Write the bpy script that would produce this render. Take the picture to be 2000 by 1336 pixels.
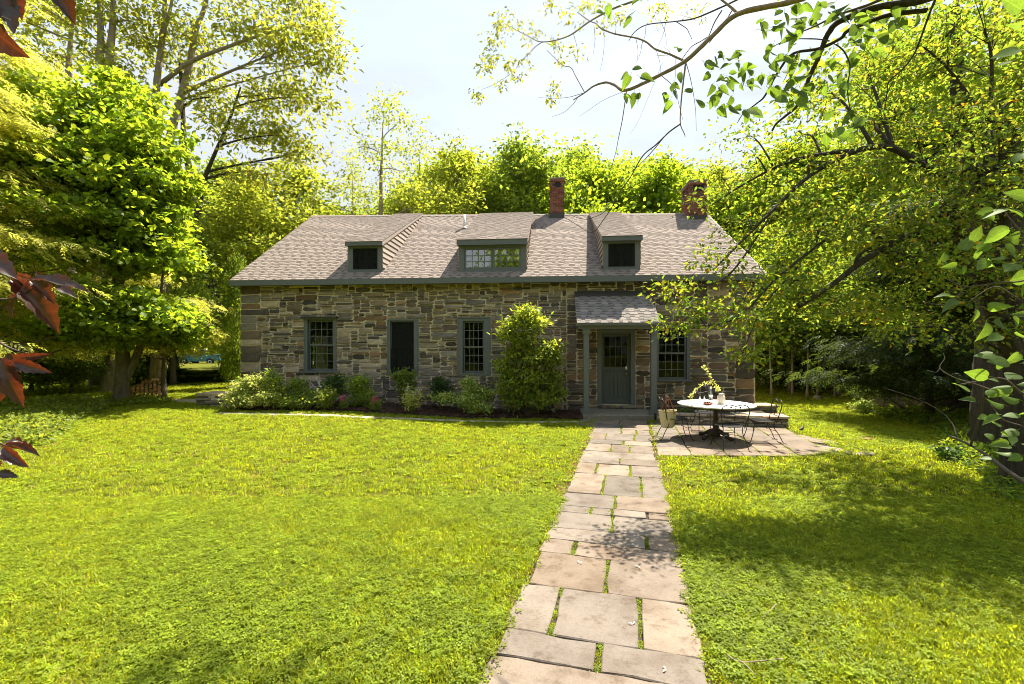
import bpy, math, random
import numpy as np
from mathutils import Vector, Matrix

for o in list(bpy.data.objects):
    bpy.data.objects.remove(o, do_unlink=True)
SC = bpy.context.scene
COL = SC.collection
R = math.radians

# ------------------------------------------------------------------ camera, sky, sun, exposure
CAM_H, F_PX, HZ = 2.0, 900.0, 676.0          # eye height, focal length and horizon row (2000 px wide frame)
cam_d = bpy.data.cameras.new('camera')
cam_d.sensor_width = 36.0
cam_d.lens = F_PX / 2000.0 * 36.0
cam_d.shift_y = (HZ - 668.0) / 2000.0
cam_d.clip_start = 0.05
cam_d.clip_end = 2000.0
cam = bpy.data.objects.new('camera', cam_d)
COL.objects.link(cam)
cam.location = (0, 0, CAM_H)
cam.rotation_euler = (R(90), 0, 0)
SC.camera = cam

SUN_AZ, SUN_EL = 40.0, 60.0                   # azimuth from +Y towards +X, elevation
sdir = Vector((math.sin(R(SUN_AZ)) * math.cos(R(SUN_EL)), math.cos(R(SUN_AZ)) * math.cos(R(SUN_EL)), math.sin(R(SUN_EL))))
sun_d = bpy.data.lights.new('sun', 'SUN')
sun_d.energy = 4.2
sun_d.angle = R(0.55)
sun_d.color = (1.0, 0.91, 0.76)
sun = bpy.data.objects.new('sun', sun_d)
COL.objects.link(sun)
sun.location = (20, 30, 40)
sun.rotation_euler = sdir.to_track_quat('Z', 'Y').to_euler()

W = bpy.data.worlds.new('World')
SC.world = W
W.use_nodes = True
wt = W.node_tree
wt.nodes.clear()
w_out = wt.nodes.new('ShaderNodeOutputWorld')
w_bg = wt.nodes.new('ShaderNodeBackground')
w_bg.inputs['Strength'].default_value = 0.15
w_sky = wt.nodes.new('ShaderNodeTexSky')
w_sky.sky_type = 'NISHITA'
w_sky.sun_disc = False
w_sky.sun_elevation = R(SUN_EL)
w_sky.sun_rotation = R(SUN_AZ)
w_sky.air_density = 1.0
w_sky.dust_density = 1.2
w_sky.ozone_density = 1.0
# thin high cloud: a pale veil, thicker towards the horizon, broken up by a stretched noise
w_tc = wt.nodes.new('ShaderNodeTexCoord')
w_map = wt.nodes.new('ShaderNodeMapping')
w_map.inputs['Scale'].default_value = (1.2, 1.2, 5.0)
w_map.inputs['Rotation'].default_value = (0.1, 0.25, 0.4)
w_nz = wt.nodes.new('ShaderNodeTexNoise')
w_nz.inputs['Scale'].default_value = 2.2
w_nz.inputs['Detail'].default_value = 7
w_nz.inputs['Roughness'].default_value = 0.55
w_sep = wt.nodes.new('ShaderNodeSeparateXYZ')
w_r1 = wt.nodes.new('ShaderNodeMapRange')
w_r1.inputs['From Min'].default_value = 0.30
w_r1.inputs['From Max'].default_value = 0.80
w_r1.inputs['To Min'].default_value = 0.60
w_r1.inputs['To Max'].default_value = 0.92
w_r2 = wt.nodes.new('ShaderNodeMapRange')
w_r2.inputs['From Min'].default_value = 0.0
w_r2.inputs['From Max'].default_value = 0.75
w_r2.inputs['To Min'].default_value = 0.40
w_r2.inputs['To Max'].default_value = 0.0
w_add = wt.nodes.new('ShaderNodeMath')
w_add.operation = 'ADD'
w_add.use_clamp = True
w_mix = wt.nodes.new('ShaderNodeMix')
w_mix.data_type = 'RGBA'
w_mix.inputs['B'].default_value = (1.58, 1.70, 1.86, 1)
L = wt.links.new
L(w_tc.outputs['Generated'], w_map.inputs['Vector'])
L(w_map.outputs['Vector'], w_nz.inputs['Vector'])
L(w_nz.outputs['Fac'], w_r1.inputs['Value'])
L(w_tc.outputs['Generated'], w_sep.inputs['Vector'])
L(w_sep.outputs['Z'], w_r2.inputs['Value'])
L(w_r1.outputs['Result'], w_add.inputs[0])
L(w_r2.outputs['Result'], w_add.inputs[1])
L(w_add.outputs[0], w_mix.inputs['Factor'])
L(w_sky.outputs['Color'], w_mix.inputs['A'])
L(w_mix.outputs['Result'], w_bg.inputs['Color'])
L(w_bg.outputs['Background'], w_out.inputs['Surface'])

SC.view_settings.view_transform = 'Standard'
SC.view_settings.look = 'None'
SC.view_settings.gamma = 1.0
SC.view_settings.use_curve_mapping = False
SC.view_settings.exposure = 1.8
SC.render.engine = 'CYCLES'
SC.cycles.filter_width = 1.0
SC.cycles.max_bounces = 7
SC.cycles.diffuse_bounces = 4
SC.cycles.glossy_bounces = 3
SC.cycles.transmission_bounces = 5
SC.cycles.transparent_max_bounces = 12
SC.cycles.caustics_reflective = False
SC.cycles.caustics_refractive = False

# ------------------------------------------------------------------ geometry helpers
def sstep(a, b, x):
    t = min(1.0, max(0.0, (x - a) / (b - a)))
    return t * t * (3 - 2 * t)

def gz(x, y):
    """height of the ground: the lawn rises a little towards the back left"""
    return 0.27 * sstep(0.3, -6.5, x) * sstep(6.5, 14.3, y)

def gp(u, v, lift=0.0):
    """where the line of sight through photograph pixel (u, v) meets the ground"""
    z = 0.0
    for _ in range(12):
        Y = (CAM_H - z) * F_PX / (v - HZ)
        X = (u - 1000) / F_PX * Y
        z = gz(X, Y) + lift
    return Vector((X, Y, z))

def at(u, v, Y):
    return Vector(((u - 1000) / F_PX * Y, Y, CAM_H + (HZ - v) / F_PX * Y))

class MB:
    """collects shapes; build() links them as ONE mesh object"""
    def __init__(self):
        self.V, self.F, self.C, self.M = [], [], [], []
        self.col = (1, 1, 1)
        self.mi = 0
    def add(self, vs, fs, col=None):
        b = len(self.V)
        self.V.extend([tuple(v) for v in vs])
        c = col or self.col
        for f in fs:
            self.F.append(tuple(b + i for i in f))
            self.C.append(c)
            self.M.append(self.mi)
        return self
    def box(self, x0, x1, y0, y1, z0, z1, col=None, mat=None):
        vs = [(x0, y0, z0), (x1, y0, z0), (x1, y1, z0), (x0, y1, z0), (x0, y0, z1), (x1, y0, z1), (x1, y1, z1), (x0, y1, z1)]
        if mat is not None:
            vs = [mat @ Vector(v) for v in vs]
        return self.add(vs, [(0, 3, 2, 1), (4, 5, 6, 7), (0, 1, 5, 4), (1, 2, 6, 5), (2, 3, 7, 6), (3, 0, 4, 7)], col)
    def hexa(self, b4, t4, col=None):
        """solid between two quads (bottom, top), both counter-clockwise from above"""
        return self.add(list(b4) + list(t4), [(3, 2, 1, 0), (4, 5, 6, 7), (0, 1, 5, 4), (1, 2, 6, 5), (2, 3, 7, 6), (3, 0, 4, 7)], col)
    def tube(self, pts, rad, n=6, cap=True, col=None, wob=0.0, rng=None):
        pts = [Vector(p) for p in pts]
        if not hasattr(rad, '__len__'):
            rad = [rad] * len(pts)
        vs, fs = [], []
        m = len(pts)
        prev = None
        for i, p in enumerate(pts):
            t = (pts[min(i + 1, m - 1)] - pts[max(i - 1, 0)])
            if t.length < 1e-9:
                t = Vector((0, 0, 1))
            t.normalize()
            if prev is None:
                a = Vector((1, 0, 0)) if abs(t.x) < 0.8 else Vector((0, 1, 0))
                a = (a - t * a.dot(t)).normalized()
            else:
                a = (prev - t * prev.dot(t))
                a = a.normalized() if a.length > 1e-6 else Vector((1, 0, 0))
            prev = a
            bb = t.cross(a)
            for k in range(n):
                an = 2 * math.pi * k / n
                r = rad[i]
                if wob and rng:
                    r *= 1 + wob * (rng.random() - .5)
                vs.append(p + (a * math.cos(an) + bb * math.sin(an)) * r)
        for i in range(m - 1):
            for k in range(n):
                k2 = (k + 1) % n
                fs.append((i * n + k, i * n + k2, (i + 1) * n + k2, (i + 1) * n + k))
        if cap:
            fs.append(tuple(range(n - 1, -1, -1)))
            fs.append(tuple((m - 1) * n + k for k in range(n)))
        return self.add(vs, fs, col)
    def lathe(self, prof, n=20, c=(0, 0, 0), col=None, cap=True):
        vs, fs = [], []
        for (r, z) in prof:
            for k in range(n):
                an = 2 * math.pi * k / n
                vs.append((c[0] + r * math.cos(an), c[1] + r * math.sin(an), c[2] + z))
        for i in range(len(prof) - 1):
            for k in range(n):
                k2 = (k + 1) % n
                fs.append((i * n + k, i * n + k2, (i + 1) * n + k2, (i + 1) * n + k))
        if cap:
            if prof[0][0] > 1e-4:
                fs.append(tuple(range(n - 1, -1, -1)))
            if prof[-1][0] > 1e-4:
                fs.append(tuple((len(prof) - 1) * n + k for k in range(n)))
        return self.add(vs, fs, col)
    def prism(self, poly, z0, z1, col=None, zf=None, top_in=0.0):
        """upright prism over an xy polygon (counter-clockwise)"""
        n = len(poly)
        cx = sum(p[0] for p in poly) / n
        cy = sum(p[1] for p in poly) / n
        f = zf or (lambda x, y: 0.0)
        vs = [(p[0], p[1], z0 + f(p[0], p[1])) for p in poly]
        if top_in:
            vs += [(p[0], p[1], z1 - top_in + f(p[0], p[1])) for p in poly]
        for p in poly:
            d = math.hypot(p[0] - cx, p[1] - cy) + 1e-6
            k = 1 - top_in * 1.1 / d
            x, y = cx + (p[0] - cx) * k, cy + (p[1] - cy) * k
            vs.append((x, y, z1 + f(x, y)))
        fs = [tuple(range(n - 1, -1, -1))]
        rings = 2 if top_in else 1
        for r in range(rings):
            for i in range(n):
                j = (i + 1) % n
                fs.append((r * n + i, r * n + j, (r + 1) * n + j, (r + 1) * n + i))
        fs.append(tuple(rings * n + i for i in range(n)))
        return self.add(vs, fs, col)
    def mesh(self, name, mats, smooth=False):
        me = bpy.data.meshes.new(name)
        me.from_pydata(self.V, [], self.F)
        for m in (mats if isinstance(mats, (list, tuple)) else [mats]):
            me.materials.append(m)
        at_ = me.attributes.new('Col', 'FLOAT_COLOR', 'FACE')
        c = np.ones((len(self.F), 4), np.float32)
        c[:, :3] = np.array(self.C, np.float32).reshape(-1, 3)
        at_.data.foreach_set('color', c.ravel())
        if any(self.M):
            me.polygons.foreach_set('material_index', self.M)
        if smooth:
            me.polygons.foreach_set('use_smooth', [True] * len(self.F))
        me.update()
        return me
    def build(self, name, mats, parent=None, smooth=False, loc=None):
        return link(name, self.mesh(name, mats, smooth), parent, loc)

def link(name, me, parent=None, loc=None, rot=None, scale=None):
    o = bpy.data.objects.new(name, me)
    COL.objects.link(o)
    if parent is not None:
        o.parent = parent
    if loc is not None:
        o.location = loc
    if rot is not None:
        o.rotation_euler = rot
    if scale is not None:
        o.scale = scale
    return o

def np_mesh(name, V, F, mat, col=None, smooth=False):
    """fast mesh from arrays: V (n,3), F (m,k) all faces with k corners, col (m,3) per face"""
    V = np.asarray(V, np.float32)
    F = np.asarray(F, np.int32)
    me = bpy.data.meshes.new(name)
    me.vertices.add(len(V))
    me.vertices.foreach_set('co', V.ravel())
    k = F.shape[1]
    me.loops.add(F.size)
    me.loops.foreach_set('vertex_index', F.ravel())
    me.polygons.add(len(F))
    me.polygons.foreach_set('loop_start', np.arange(len(F), dtype=np.int32) * k)
    if smooth:
        me.polygons.foreach_set('use_smooth', np.ones(len(F), bool))
    me.materials.append(mat)
    if col is not None:
        a = me.attributes.new('Col', 'FLOAT_COLOR', 'FACE')
        c = np.ones((len(F), 4), np.float32)
        c[:, :3] = col
        a.data.foreach_set('color', c.ravel())
    me.update(calc_edges=True)
    return me

def tag(o, label=None, cat=None, group=None, kind=None):
    if label: o['label'] = label
    if cat: o['category'] = cat
    if group: o['group'] = group
    if kind: o['kind'] = kind
    return o

def empty(name, loc, rz=0.0, label=None, cat=None, group=None):
    o = bpy.data.objects.new(name, None)
    o.empty_display_size = 0.2
    COL.objects.link(o)
    o.location = loc
    o.rotation_euler = (0, 0, rz)
    return tag(o, label, cat, group)

def copy_tree(o, parent=None):
    c = o.copy()
    COL.objects.link(c)
    if parent is not None:
        c.parent = parent
    for ch in o.children:
        copy_tree(ch, c)
    return c

def curve(pts, n=8):
    """smooth path through control points (Catmull-Rom)"""
    P = [Vector(p) for p in pts]
    if len(P) < 3:
        return [P[0].lerp(P[-1], i / n) for i in range(n + 1)]
    P = [P[0] * 2 - P[1]] + P + [P[-1] * 2 - P[-2]]
    out = []
    for i in range(1, len(P) - 2):
        a, b, c, d = P[i - 1], P[i], P[i + 1], P[i + 2]
        for j in range(n):
            t = j / n
            out.append(0.5 * ((2 * b) + (c - a) * t + (2 * a - 5 * b + 4 * c - d) * t * t + (3 * b - a - 3 * c + d) * t ** 3))
    out.append(P[-2])
    return out

# ------------------------------------------------------------------ materials
def new_mat(name):
    m = bpy.data.materials.new(name)
    m.use_nodes = True
    nt = m.node_tree
    nt.nodes.clear()
    return m, nt, nt.nodes.new('ShaderNodeOutputMaterial')

def _noise(nt, scale, detail=4, rough=.6, coord='Object', stretch=None):
    tc = nt.nodes.new('ShaderNodeTexCoord')
    nz = nt.nodes.new('ShaderNodeTexNoise')
    nz.inputs['Scale'].default_value = scale
    nz.inputs['Detail'].default_value = detail
    nz.inputs['Roughness'].default_value = rough
    if stretch:
        mp = nt.nodes.new('ShaderNodeMapping')
        mp.inputs['Scale'].default_value = stretch
        nt.links.new(tc.outputs[coord], mp.inputs['Vector'])
        nt.links.new(mp.outputs['Vector'], nz.inputs['Vector'])
    else:
        nt.links.new(tc.outputs[coord], nz.inputs['Vector'])
    return nz

def _ramp(nt, src, stops):
    r = nt.nodes.new('ShaderNodeValToRGB')
    e = r.color_ramp.elements
    while len(e) < len(stops):
        e.new(0.5)
    for el, (p, c) in zip(e, stops):
        el.position = p
        el.color = (*c, 1) if len(c) == 3 else c
    nt.links.new(src, r.inputs['Fac'])
    return r

def _mul(nt, a, b, fac=1.0):
    m = nt.nodes.new('ShaderNodeMix')
    m.data_type = 'RGBA'
    m.blend_type = 'MULTIPLY'
    m.inputs['Factor'].default_value = fac
    for s, i in ((a, 'A'), (b, 'B')):
        if hasattr(s, 'links'):
            nt.links.new(s, m.inputs[i])
        else:
            m.inputs[i].default_value = (*s, 1)
    return m.outputs['Result']

def solid(name, color, rough=.7, scale=12, var=.35, bump=.15, metal=0.0, spec=.4, attr=True, detail=5, stretch=None, tint=None):
    """matte material: colour (times each face's own colour) broken up by noise, with fine relief"""
    m, nt, out = new_mat(name)
    bs = nt.nodes.new('ShaderNodeBsdfPrincipled')
    bs.inputs['Roughness'].default_value = rough
    bs.inputs['Metallic'].default_value = metal
    bs.inputs['Specular IOR Level'].default_value = spec
    nz = _noise(nt, scale, detail, .65, stretch=stretch)
    t2 = tint or (1, 1, 1)
    rp = _ramp(nt, nz.outputs['Fac'], [(.28, (1 - var, 1 - var, 1 - var)), (.72, tuple((1 + var * .6) * k for k in t2))])
    c = _mul(nt, color, rp.outputs['Color'])
    if attr:
        a = nt.nodes.new('ShaderNodeAttribute')
        a.attribute_name = 'Col'
        c = _mul(nt, c, a.outputs['Color'])
    nt.links.new(c, bs.inputs['Base Color'])
    if bump:
        nz2 = _noise(nt, scale * 4, 6, .7, stretch=stretch)
        bp = nt.nodes.new('ShaderNodeBump')
        bp.inputs['Strength'].default_value = bump
        bp.inputs['Distance'].default_value = .05 if 'bark' in name else .02
        nt.links.new(nz2.outputs['Fac'], bp.inputs['Height'])
        nt.links.new(bp.outputs['Normal'], bs.inputs['Normal'])
    nt.links.new(bs.outputs['BSDF'], out.inputs['Surface'])
    return m

def leaf_mat(name, color, trans=(.30, .42, .04), tfac=.45, gloss=.018, rough=.5, by_object=False, var=.3, veins=0.0):
    """thin leaf: reflects one colour, lets a yellower one through"""
    m, nt, out = new_mat(name)
    a = nt.nodes.new('ShaderNodeAttribute')
    a.attribute_name = 'Col'
    mod = a.outputs['Color']
    if by_object:
        oi = nt.nodes.new('ShaderNodeObjectInfo')
        rp = _ramp(nt, oi.outputs['Random'], [(0, (1 - var,) * 3), (1, (1 + var,) * 3)])
        mod = _mul(nt, mod, rp.outputs['Color'])
    if veins:
        # midrib and side veins, in the leaf's own length units
        tc = nt.nodes.new('ShaderNodeTexCoord')
        sx = nt.nodes.new('ShaderNodeSeparateXYZ')
        nt.links.new(tc.outputs['Object'], sx.inputs[0])
        def mt(op, a, b=None, cl=False):
            n = nt.nodes.new('ShaderNodeMath')
            n.operation = op
            n.use_clamp = cl
            for k, s in ((0, a), (1, b)):
                if s is None: continue
                if hasattr(s, 'links'): nt.links.new(s, n.inputs[k])
                else: n.inputs[k].default_value = s
            return n.outputs[0]
        ax = mt('ABSOLUTE', sx.outputs['X'])
        ph = mt('FRACT', mt('MULTIPLY', mt('SUBTRACT', sx.outputs['Y'], mt('MULTIPLY', ax, .75)), 7.0))
        side = mt('SUBTRACT', 1.0, mt('MULTIPLY', mt('ABSOLUTE', mt('SUBTRACT', ph, .5)), 9.0), True)
        mid = mt('SUBTRACT', 1.0, mt('MULTIPLY', ax, 38.0), True)
        vv = mt('MAXIMUM', mt('MULTIPLY', side, .6), mid)
        vr = _ramp(nt, vv, [(0, (1, 1, 1)), (1, (1 + veins, 1 + veins, 1 + veins * .7))])
        mod = _mul(nt, mod, vr.outputs['Color'])
        bl = _noise(nt, 5, 5, .65)
        br_ = _ramp(nt, bl.outputs['Fac'], [(.3, (.72, .75, .7)), (.7, (1.2, 1.15, 1.1))])
        mod = _mul(nt, mod, br_.outputs['Color'])
    c1 = _mul(nt, color, mod)
    c2 = _mul(nt, trans, mod)
    d = nt.nodes.new('ShaderNodeBsdfDiffuse')
    t = nt.nodes.new('ShaderNodeBsdfTranslucent')
    nt.links.new(c1, d.inputs['Color'])
    nt.links.new(c2, t.inputs['Color'])
    mx = nt.nodes.new('ShaderNodeMixShader')
    mx.inputs['Fac'].default_value = tfac
    nt.links.new(d.outputs[0], mx.inputs[1])
    nt.links.new(t.outputs[0], mx.inputs[2])
    g = nt.nodes.new('ShaderNodeBsdfGlossy')
    g.inputs['Roughness'].default_value = rough
    g.inputs['Color'].default_value = (.7, .75, .65, 1)
    mx2 = nt.nodes.new('ShaderNodeMixShader')
    mx2.inputs['Fac'].default_value = gloss
    nt.links.new(mx.outputs[0], mx2.inputs[1])
    nt.links.new(g.outputs[0], mx2.inputs[2])
    nt.links.new(mx2.outputs[0], out.inputs['Surface'])
    return m

def glass_mat(name, tint=(.62, .68, .62), refl=.0):
    m, nt, out = new_mat(name)
    tr = nt.nodes.new('ShaderNodeBsdfTransparent')
    tr.inputs['Color'].default_value = (*tint, 1)
    gl = nt.nodes.new('ShaderNodeBsdfGlossy')
    gl.inputs['Roughness'].default_value = .015
    nz = _noise(nt, 3.0, 2, .5)
    bp = nt.nodes.new('ShaderNodeBump')
    bp.inputs['Strength'].default_value = .06
    bp.inputs['Distance'].default_value = .05
    nt.links.new(nz.outputs['Fac'], bp.inputs['Height'])
    nt.links.new(bp.outputs['Normal'], gl.inputs['Normal'])
    lw = nt.nodes.new('ShaderNodeFresnel')
    lw.inputs['IOR'].default_value = 1.27
    ad = nt.nodes.new('ShaderNodeMath')
    ad.operation = 'ADD'
    ad.use_clamp = True
    ad.inputs[1].default_value = refl
    nt.links.new(lw.outputs[0], ad.inputs[0])
    mx = nt.nodes.new('ShaderNodeMixShader')
    nt.links.new(ad.outputs[0], mx.inputs['Fac'])
    nt.links.new(tr.outputs[0], mx.inputs[1])
    nt.links.new(gl.outputs[0], mx.inputs[2])
    nt.links.new(mx.outputs[0], out.inputs['Surface'])
    return m

def slab_mat():
    """split sandstone: each slab's own colour, cloudy weathering, brown dirt stains, fine layered relief"""
    m, nt, out = new_mat('bluestone_slab')
    bs = nt.nodes.new('ShaderNodeBsdfPrincipled')
    bs.inputs['Roughness'].default_value = .85
    bs.inputs['Specular IOR Level'].default_value = .25
    a = nt.nodes.new('ShaderNodeAttribute')
    a.attribute_name = 'Col'
    ge = nt.nodes.new('ShaderNodeNewGeometry')
    def nz(scale, det, rough, st=None):
        n = nt.nodes.new('ShaderNodeTexNoise')
        n.inputs['Scale'].default_value = scale
        n.inputs['Detail'].default_value = det
        n.inputs['Roughness'].default_value = rough
        src = ge.outputs['Position']
        if st:
            mp = nt.nodes.new('ShaderNodeMapping')
            mp.inputs['Scale'].default_value = st
            nt.links.new(src, mp.inputs['Vector'])
            src = mp.outputs['Vector']
        nt.links.new(src, n.inputs['Vector'])
        return n.outputs['Fac']
    c = _mul(nt, a.outputs['Color'], _ramp(nt, nz(1.7, 6, .6), [(.32, (.66, .60, .54)), (.52, (1, 1, 1)), (.72, (1.15, 1.12, 1.08))]).outputs['Color'])
    c = _mul(nt, c, _ramp(nt, nz(6, 9, .72), [(.30, (.50, .42, .34)), (.47, (1, .98, .95)), (.75, (1.1, 1.1, 1.1))]).outputs['Color'])
    c = _mul(nt, c, _ramp(nt, nz(70, 4, .7), [(.30, (.80, .79, .77)), (.55, (1, 1, 1))]).outputs['Color'])
    nt.links.new(c, bs.inputs['Base Color'])
    bp = nt.nodes.new('ShaderNodeBump')
    bp.inputs['Strength'].default_value = .55
    bp.inputs['Distance'].default_value = .02
    nt.links.new(nz(7, 10, .68, (1, 1.8, 1)), bp.inputs['Height'])
    nt.links.new(bp.outputs['Normal'], bs.inputs['Normal'])
    nt.links.new(bs.outputs[0], out.inputs['Surface'])
    return m

M = {}
M['mortar'] = solid('lime_mortar', (.62, .525, .395), .95, 5, .30, .5, attr=False)
M['stone'] = solid('field_stone', (1, 1, 1), .9, 7, .42, .8, spec=.25, detail=8)
M['slab'] = slab_mat()
M['drywall'] = solid('stacked_stone', (1, 1, 1), .9, 9, .4, .7, spec=.25, detail=8)
M['shingle'] = solid('asphalt_shingle', (1, 1, 1), .93, 60, .3, .5, spec=.2)
M['trim'] = solid('grey_green_paint', (.122, .134, .138), .5, 25, .12, .06, attr=False)
M['trim_dark'] = solid('dark_grey_green_paint', (.078, .090, .090), .5, 25, .12, .06, attr=False)
M['siding'] = solid('weathered_siding', (.33, .275, .235), .85, 14, .25, .2, stretch=(1, 1, 6))
M['brick'] = solid('brick', (1, 1, 1), .9, 30, .35, .5, spec=.2)
M['brick_mortar'] = solid('brick_mortar', (.34, .29, .25), .95, 30, .3, .3, attr=False)
M['lead'] = solid('dark_flashing', (.06, .055, .05), .6, 20, .2, .1, attr=False)
M['white_metal'] = solid('white_painted_metal', (.72, .72, .70), .45, 20, .1, .02, attr=False)
M['white_top'] = solid('white_stone_top', (.78, .76, .73), .3, 5, .06, .02, attr=False)
M['iron'] = solid('black_iron', (.018, .017, .016), .5, 30, .3, .1, attr=False)
M['cast_iron'] = solid('rusty_cast_iron', (.045, .030, .022), .6, 20, .4, .3, attr=False)
M['glass'] = glass_mat('old_window_glass')
M['glass_refl'] = glass_mat('bright_window_glass', (.5, .55, .55), .26)
M['room'] = solid('room_plaster', (.16, .145, .12), .9, 4, .2, 0, attr=False)
M['floorboards'] = solid('dark_floorboards', (.10, .065, .04), .5, 6, .3, 0, attr=False)
M['screen'] = solid('insect_screen', (.012, .013, .012), .7, 40, .3, 0, attr=False)  # near-black that stands in for shade inside flues, attics and the knot hole
M['concrete'] = solid('worn_step_stone', (.225, .195, .155), .9, 10, .35, .4, attr=False, detail=8)
M['soil'] = solid('dark_soil', (.05, .034, .022), .95, 25, .5, .8, attr=False)
M['mulch'] = solid('bark_mulch', (.085, .050, .034), .95, 60, .6, 1.0)
M['gravel'] = solid('pale_gravel', (.42, .36, .29), .95, 40, .4, .7, attr=False)
M['drive'] = solid('drive_gravel', (.36, .32, .29), .95, 14, .25, .5, attr=False)
M['bark'] = solid('grey_brown_bark', (.20, .165, .12), .95, 5, .5, 1.0, stretch=(3, 3, .6), detail=8)
M['bark_dark'] = solid('dark_bark', (.085, .068, .05), .95, 6, .6, 1.0, stretch=(3, 3, .6), detail=8)
M['bark_pale'] = solid('pale_bark', (.34, .285, .215), .95, 4, .45, .9, stretch=(3, 3, .7), detail=8)
M['twig'] = solid('twig_bark', (.11, .085, .065), .9, 20, .4, .3)
M['twig_pale'] = solid('pale_twig_bark', (.30, .23, .18), .9, 20, .3, .3)
M['wood_end'] = solid('split_firewood', (.60, .29, .12), .85, 12, .35, .3)
M['rock'] = solid('field_rock', (.30, .24, .18), .95, 6, .4, .6)
M['fence'] = solid('old_fence_wood', (.36, .30, .235), .95, 10, .4, .4, stretch=(1, 1, 4))

M['lf_maple'] = leaf_mat('maple_leaf', (.115, .165, .018), (.48, .62, .03), .55)
M['lf_hemlock'] = leaf_mat('hemlock_spray', (.30, .30, .055), (.76, .76, .10), .58)
M['lf_dark'] = leaf_mat('dark_needle', (.034, .052, .014), (.13, .18, .02), .4)
M['lf_locust'] = leaf_mat('locust_leaf', (.14, .16, .030), (.56, .58, .06), .55)
M['lf_wood'] = leaf_mat('woodland_leaf', (.115, .155, .022), (.44, .56, .045), .55)
M['lf_wood_y'] = leaf_mat('yellow_woodland_leaf', (.155, .18, .026), (.54, .60, .05), .55)
M['lf_under'] = leaf_mat('understory_leaf', (.085, .13, .020), (.42, .54, .035), .5)
M['lf_crab'] = leaf_mat('crab_apple_leaf', (.112, .132, .022), (.45, .50, .038), .5, gloss=.02)
M['lf_heart'] = leaf_mat('heart_leaf', (.066, .11, .022), (.24, .38, .035), .5, gloss=.03, by_object=True, veins=.45)
M['lf_copper'] = leaf_mat('copper_leaf', (.034, .016, .018), (.12, .022, .008), .42, gloss=.08, rough=.42, by_object=True, veins=.9)
M['lf_shrub'] = leaf_mat('shrub_leaf', (.11, .155, .026), (.45, .56, .05), .5, gloss=.05)
M['lf_box'] = leaf_mat('box_leaf', (.034, .070, .015), (.13, .23, .02), .4, gloss=.04)
M['lf_varieg'] = leaf_mat('variegated_leaf', (.46, .46, .13), (.78, .78, .20), .45, gloss=.03)
M['lf_grass'] = leaf_mat('grass_blade', (.215, .245, .022), (.57, .65, .034), .5, gloss=.01, by_object=True, var=.3)
M['lf_clover'] = leaf_mat('clover_leaf', (.185, .235, .022), (.52, .64, .034), .45, gloss=.012, by_object=True, var=.35)
M['lf_cover'] = leaf_mat('ground_cover_leaf', (.16, .20, .030), (.44, .52, .05), .45, gloss=.025)
M['petal_pink'] = leaf_mat('pink_flower', (.62, .10, .22), (.7, .15, .25), .4, gloss=.03)
M['petal_pale'] = leaf_mat('pale_lilac_flower', (.55, .45, .55), (.6, .5, .55), .4, gloss=.03)
M['petal_white'] = leaf_mat('white_petal', (.75, .73, .66), (.6, .6, .5), .3, gloss=.03)
# ================================================================== THE GROUND
rng = random.Random(11)
nprng = np.random.default_rng(5)

def lawn_material():
    m, nt, out = new_mat('lawn_ground')
    n1 = _noise(nt, .55, 4, .6)
    n2 = _noise(nt, 9.0, 6, .75)
    r1 = _ramp(nt, n1.outputs['Fac'], [(.30, (.085, .105, .010)), (.55, (.12, .125, .012)), (.75, (.16, .14, .020))])
    r2 = _ramp(nt, n2.outputs['Fac'], [(.25, (.55, .6, .5)), (.75, (1.25, 1.2, 1.1))])
    c = _mul(nt, r1.outputs['Color'], r2.outputs['Color'])
    bs = nt.nodes.new('ShaderNodeBsdfPrincipled')
    bs.inputs['Roughness'].default_value = .9
    bs.inputs['Specular IOR Level'].default_value = .1
    nt.links.new(c, bs.inputs['Base Color'])
    n3 = _noise(nt, 40, 6, .8)
    bp = nt.nodes.new('ShaderNodeBump')
    bp.inputs['Strength'].default_value = .8
    bp.inputs['Distance'].default_value = .04
    nt.links.new(n3.outputs['Fac'], bp.inputs['Height'])
    nt.links.new(bp.outputs['Normal'], bs.inputs['Normal'])
    nt.links.new(bs.outputs[0], out.inputs['Surface'])
    return m
M['lawn'] = lawn_material()

xs = [-600, -250, -120, -70] + [-40 + i * .8 for i in range(101)] + [70, 120, 250, 600]
ys = [-400, -150, -60, -25] + [-8 + i * .6 for i in range(71)] + [40, 50, 65, 90, 150, 300, 700]
gv = [(x, y, gz(x, y)) for y in ys for x in xs]
nx = len(xs)
gf = [(j * nx + i, j * nx + i + 1, (j + 1) * nx + i + 1, (j + 1) * nx + i) for j in range(len(ys) - 1) for i in range(nx - 1)]
tag(link('lawn', np_mesh('lawn', gv, gf, M['lawn'], smooth=True)), 'lawn of grass and clover sloping gently up to the stone house', kind='structure')

def strip_sheet(name, poly, lift, mat, kind='structure', label=None, step=.35):
    """thin sheet that follows the ground inside a polygon (drawn as a triangulated fan of cells)"""
    P = [Vector((p[0], p[1], 0)) for p in poly]
    mb = MB()
    vs = [(p.x, p.y, gz(p.x, p.y) + lift) for p in P]
    mb.add(vs, [tuple(range(len(vs)))])
    o = mb.build(name, mat)
    return tag(o, label, kind=kind)

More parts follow.
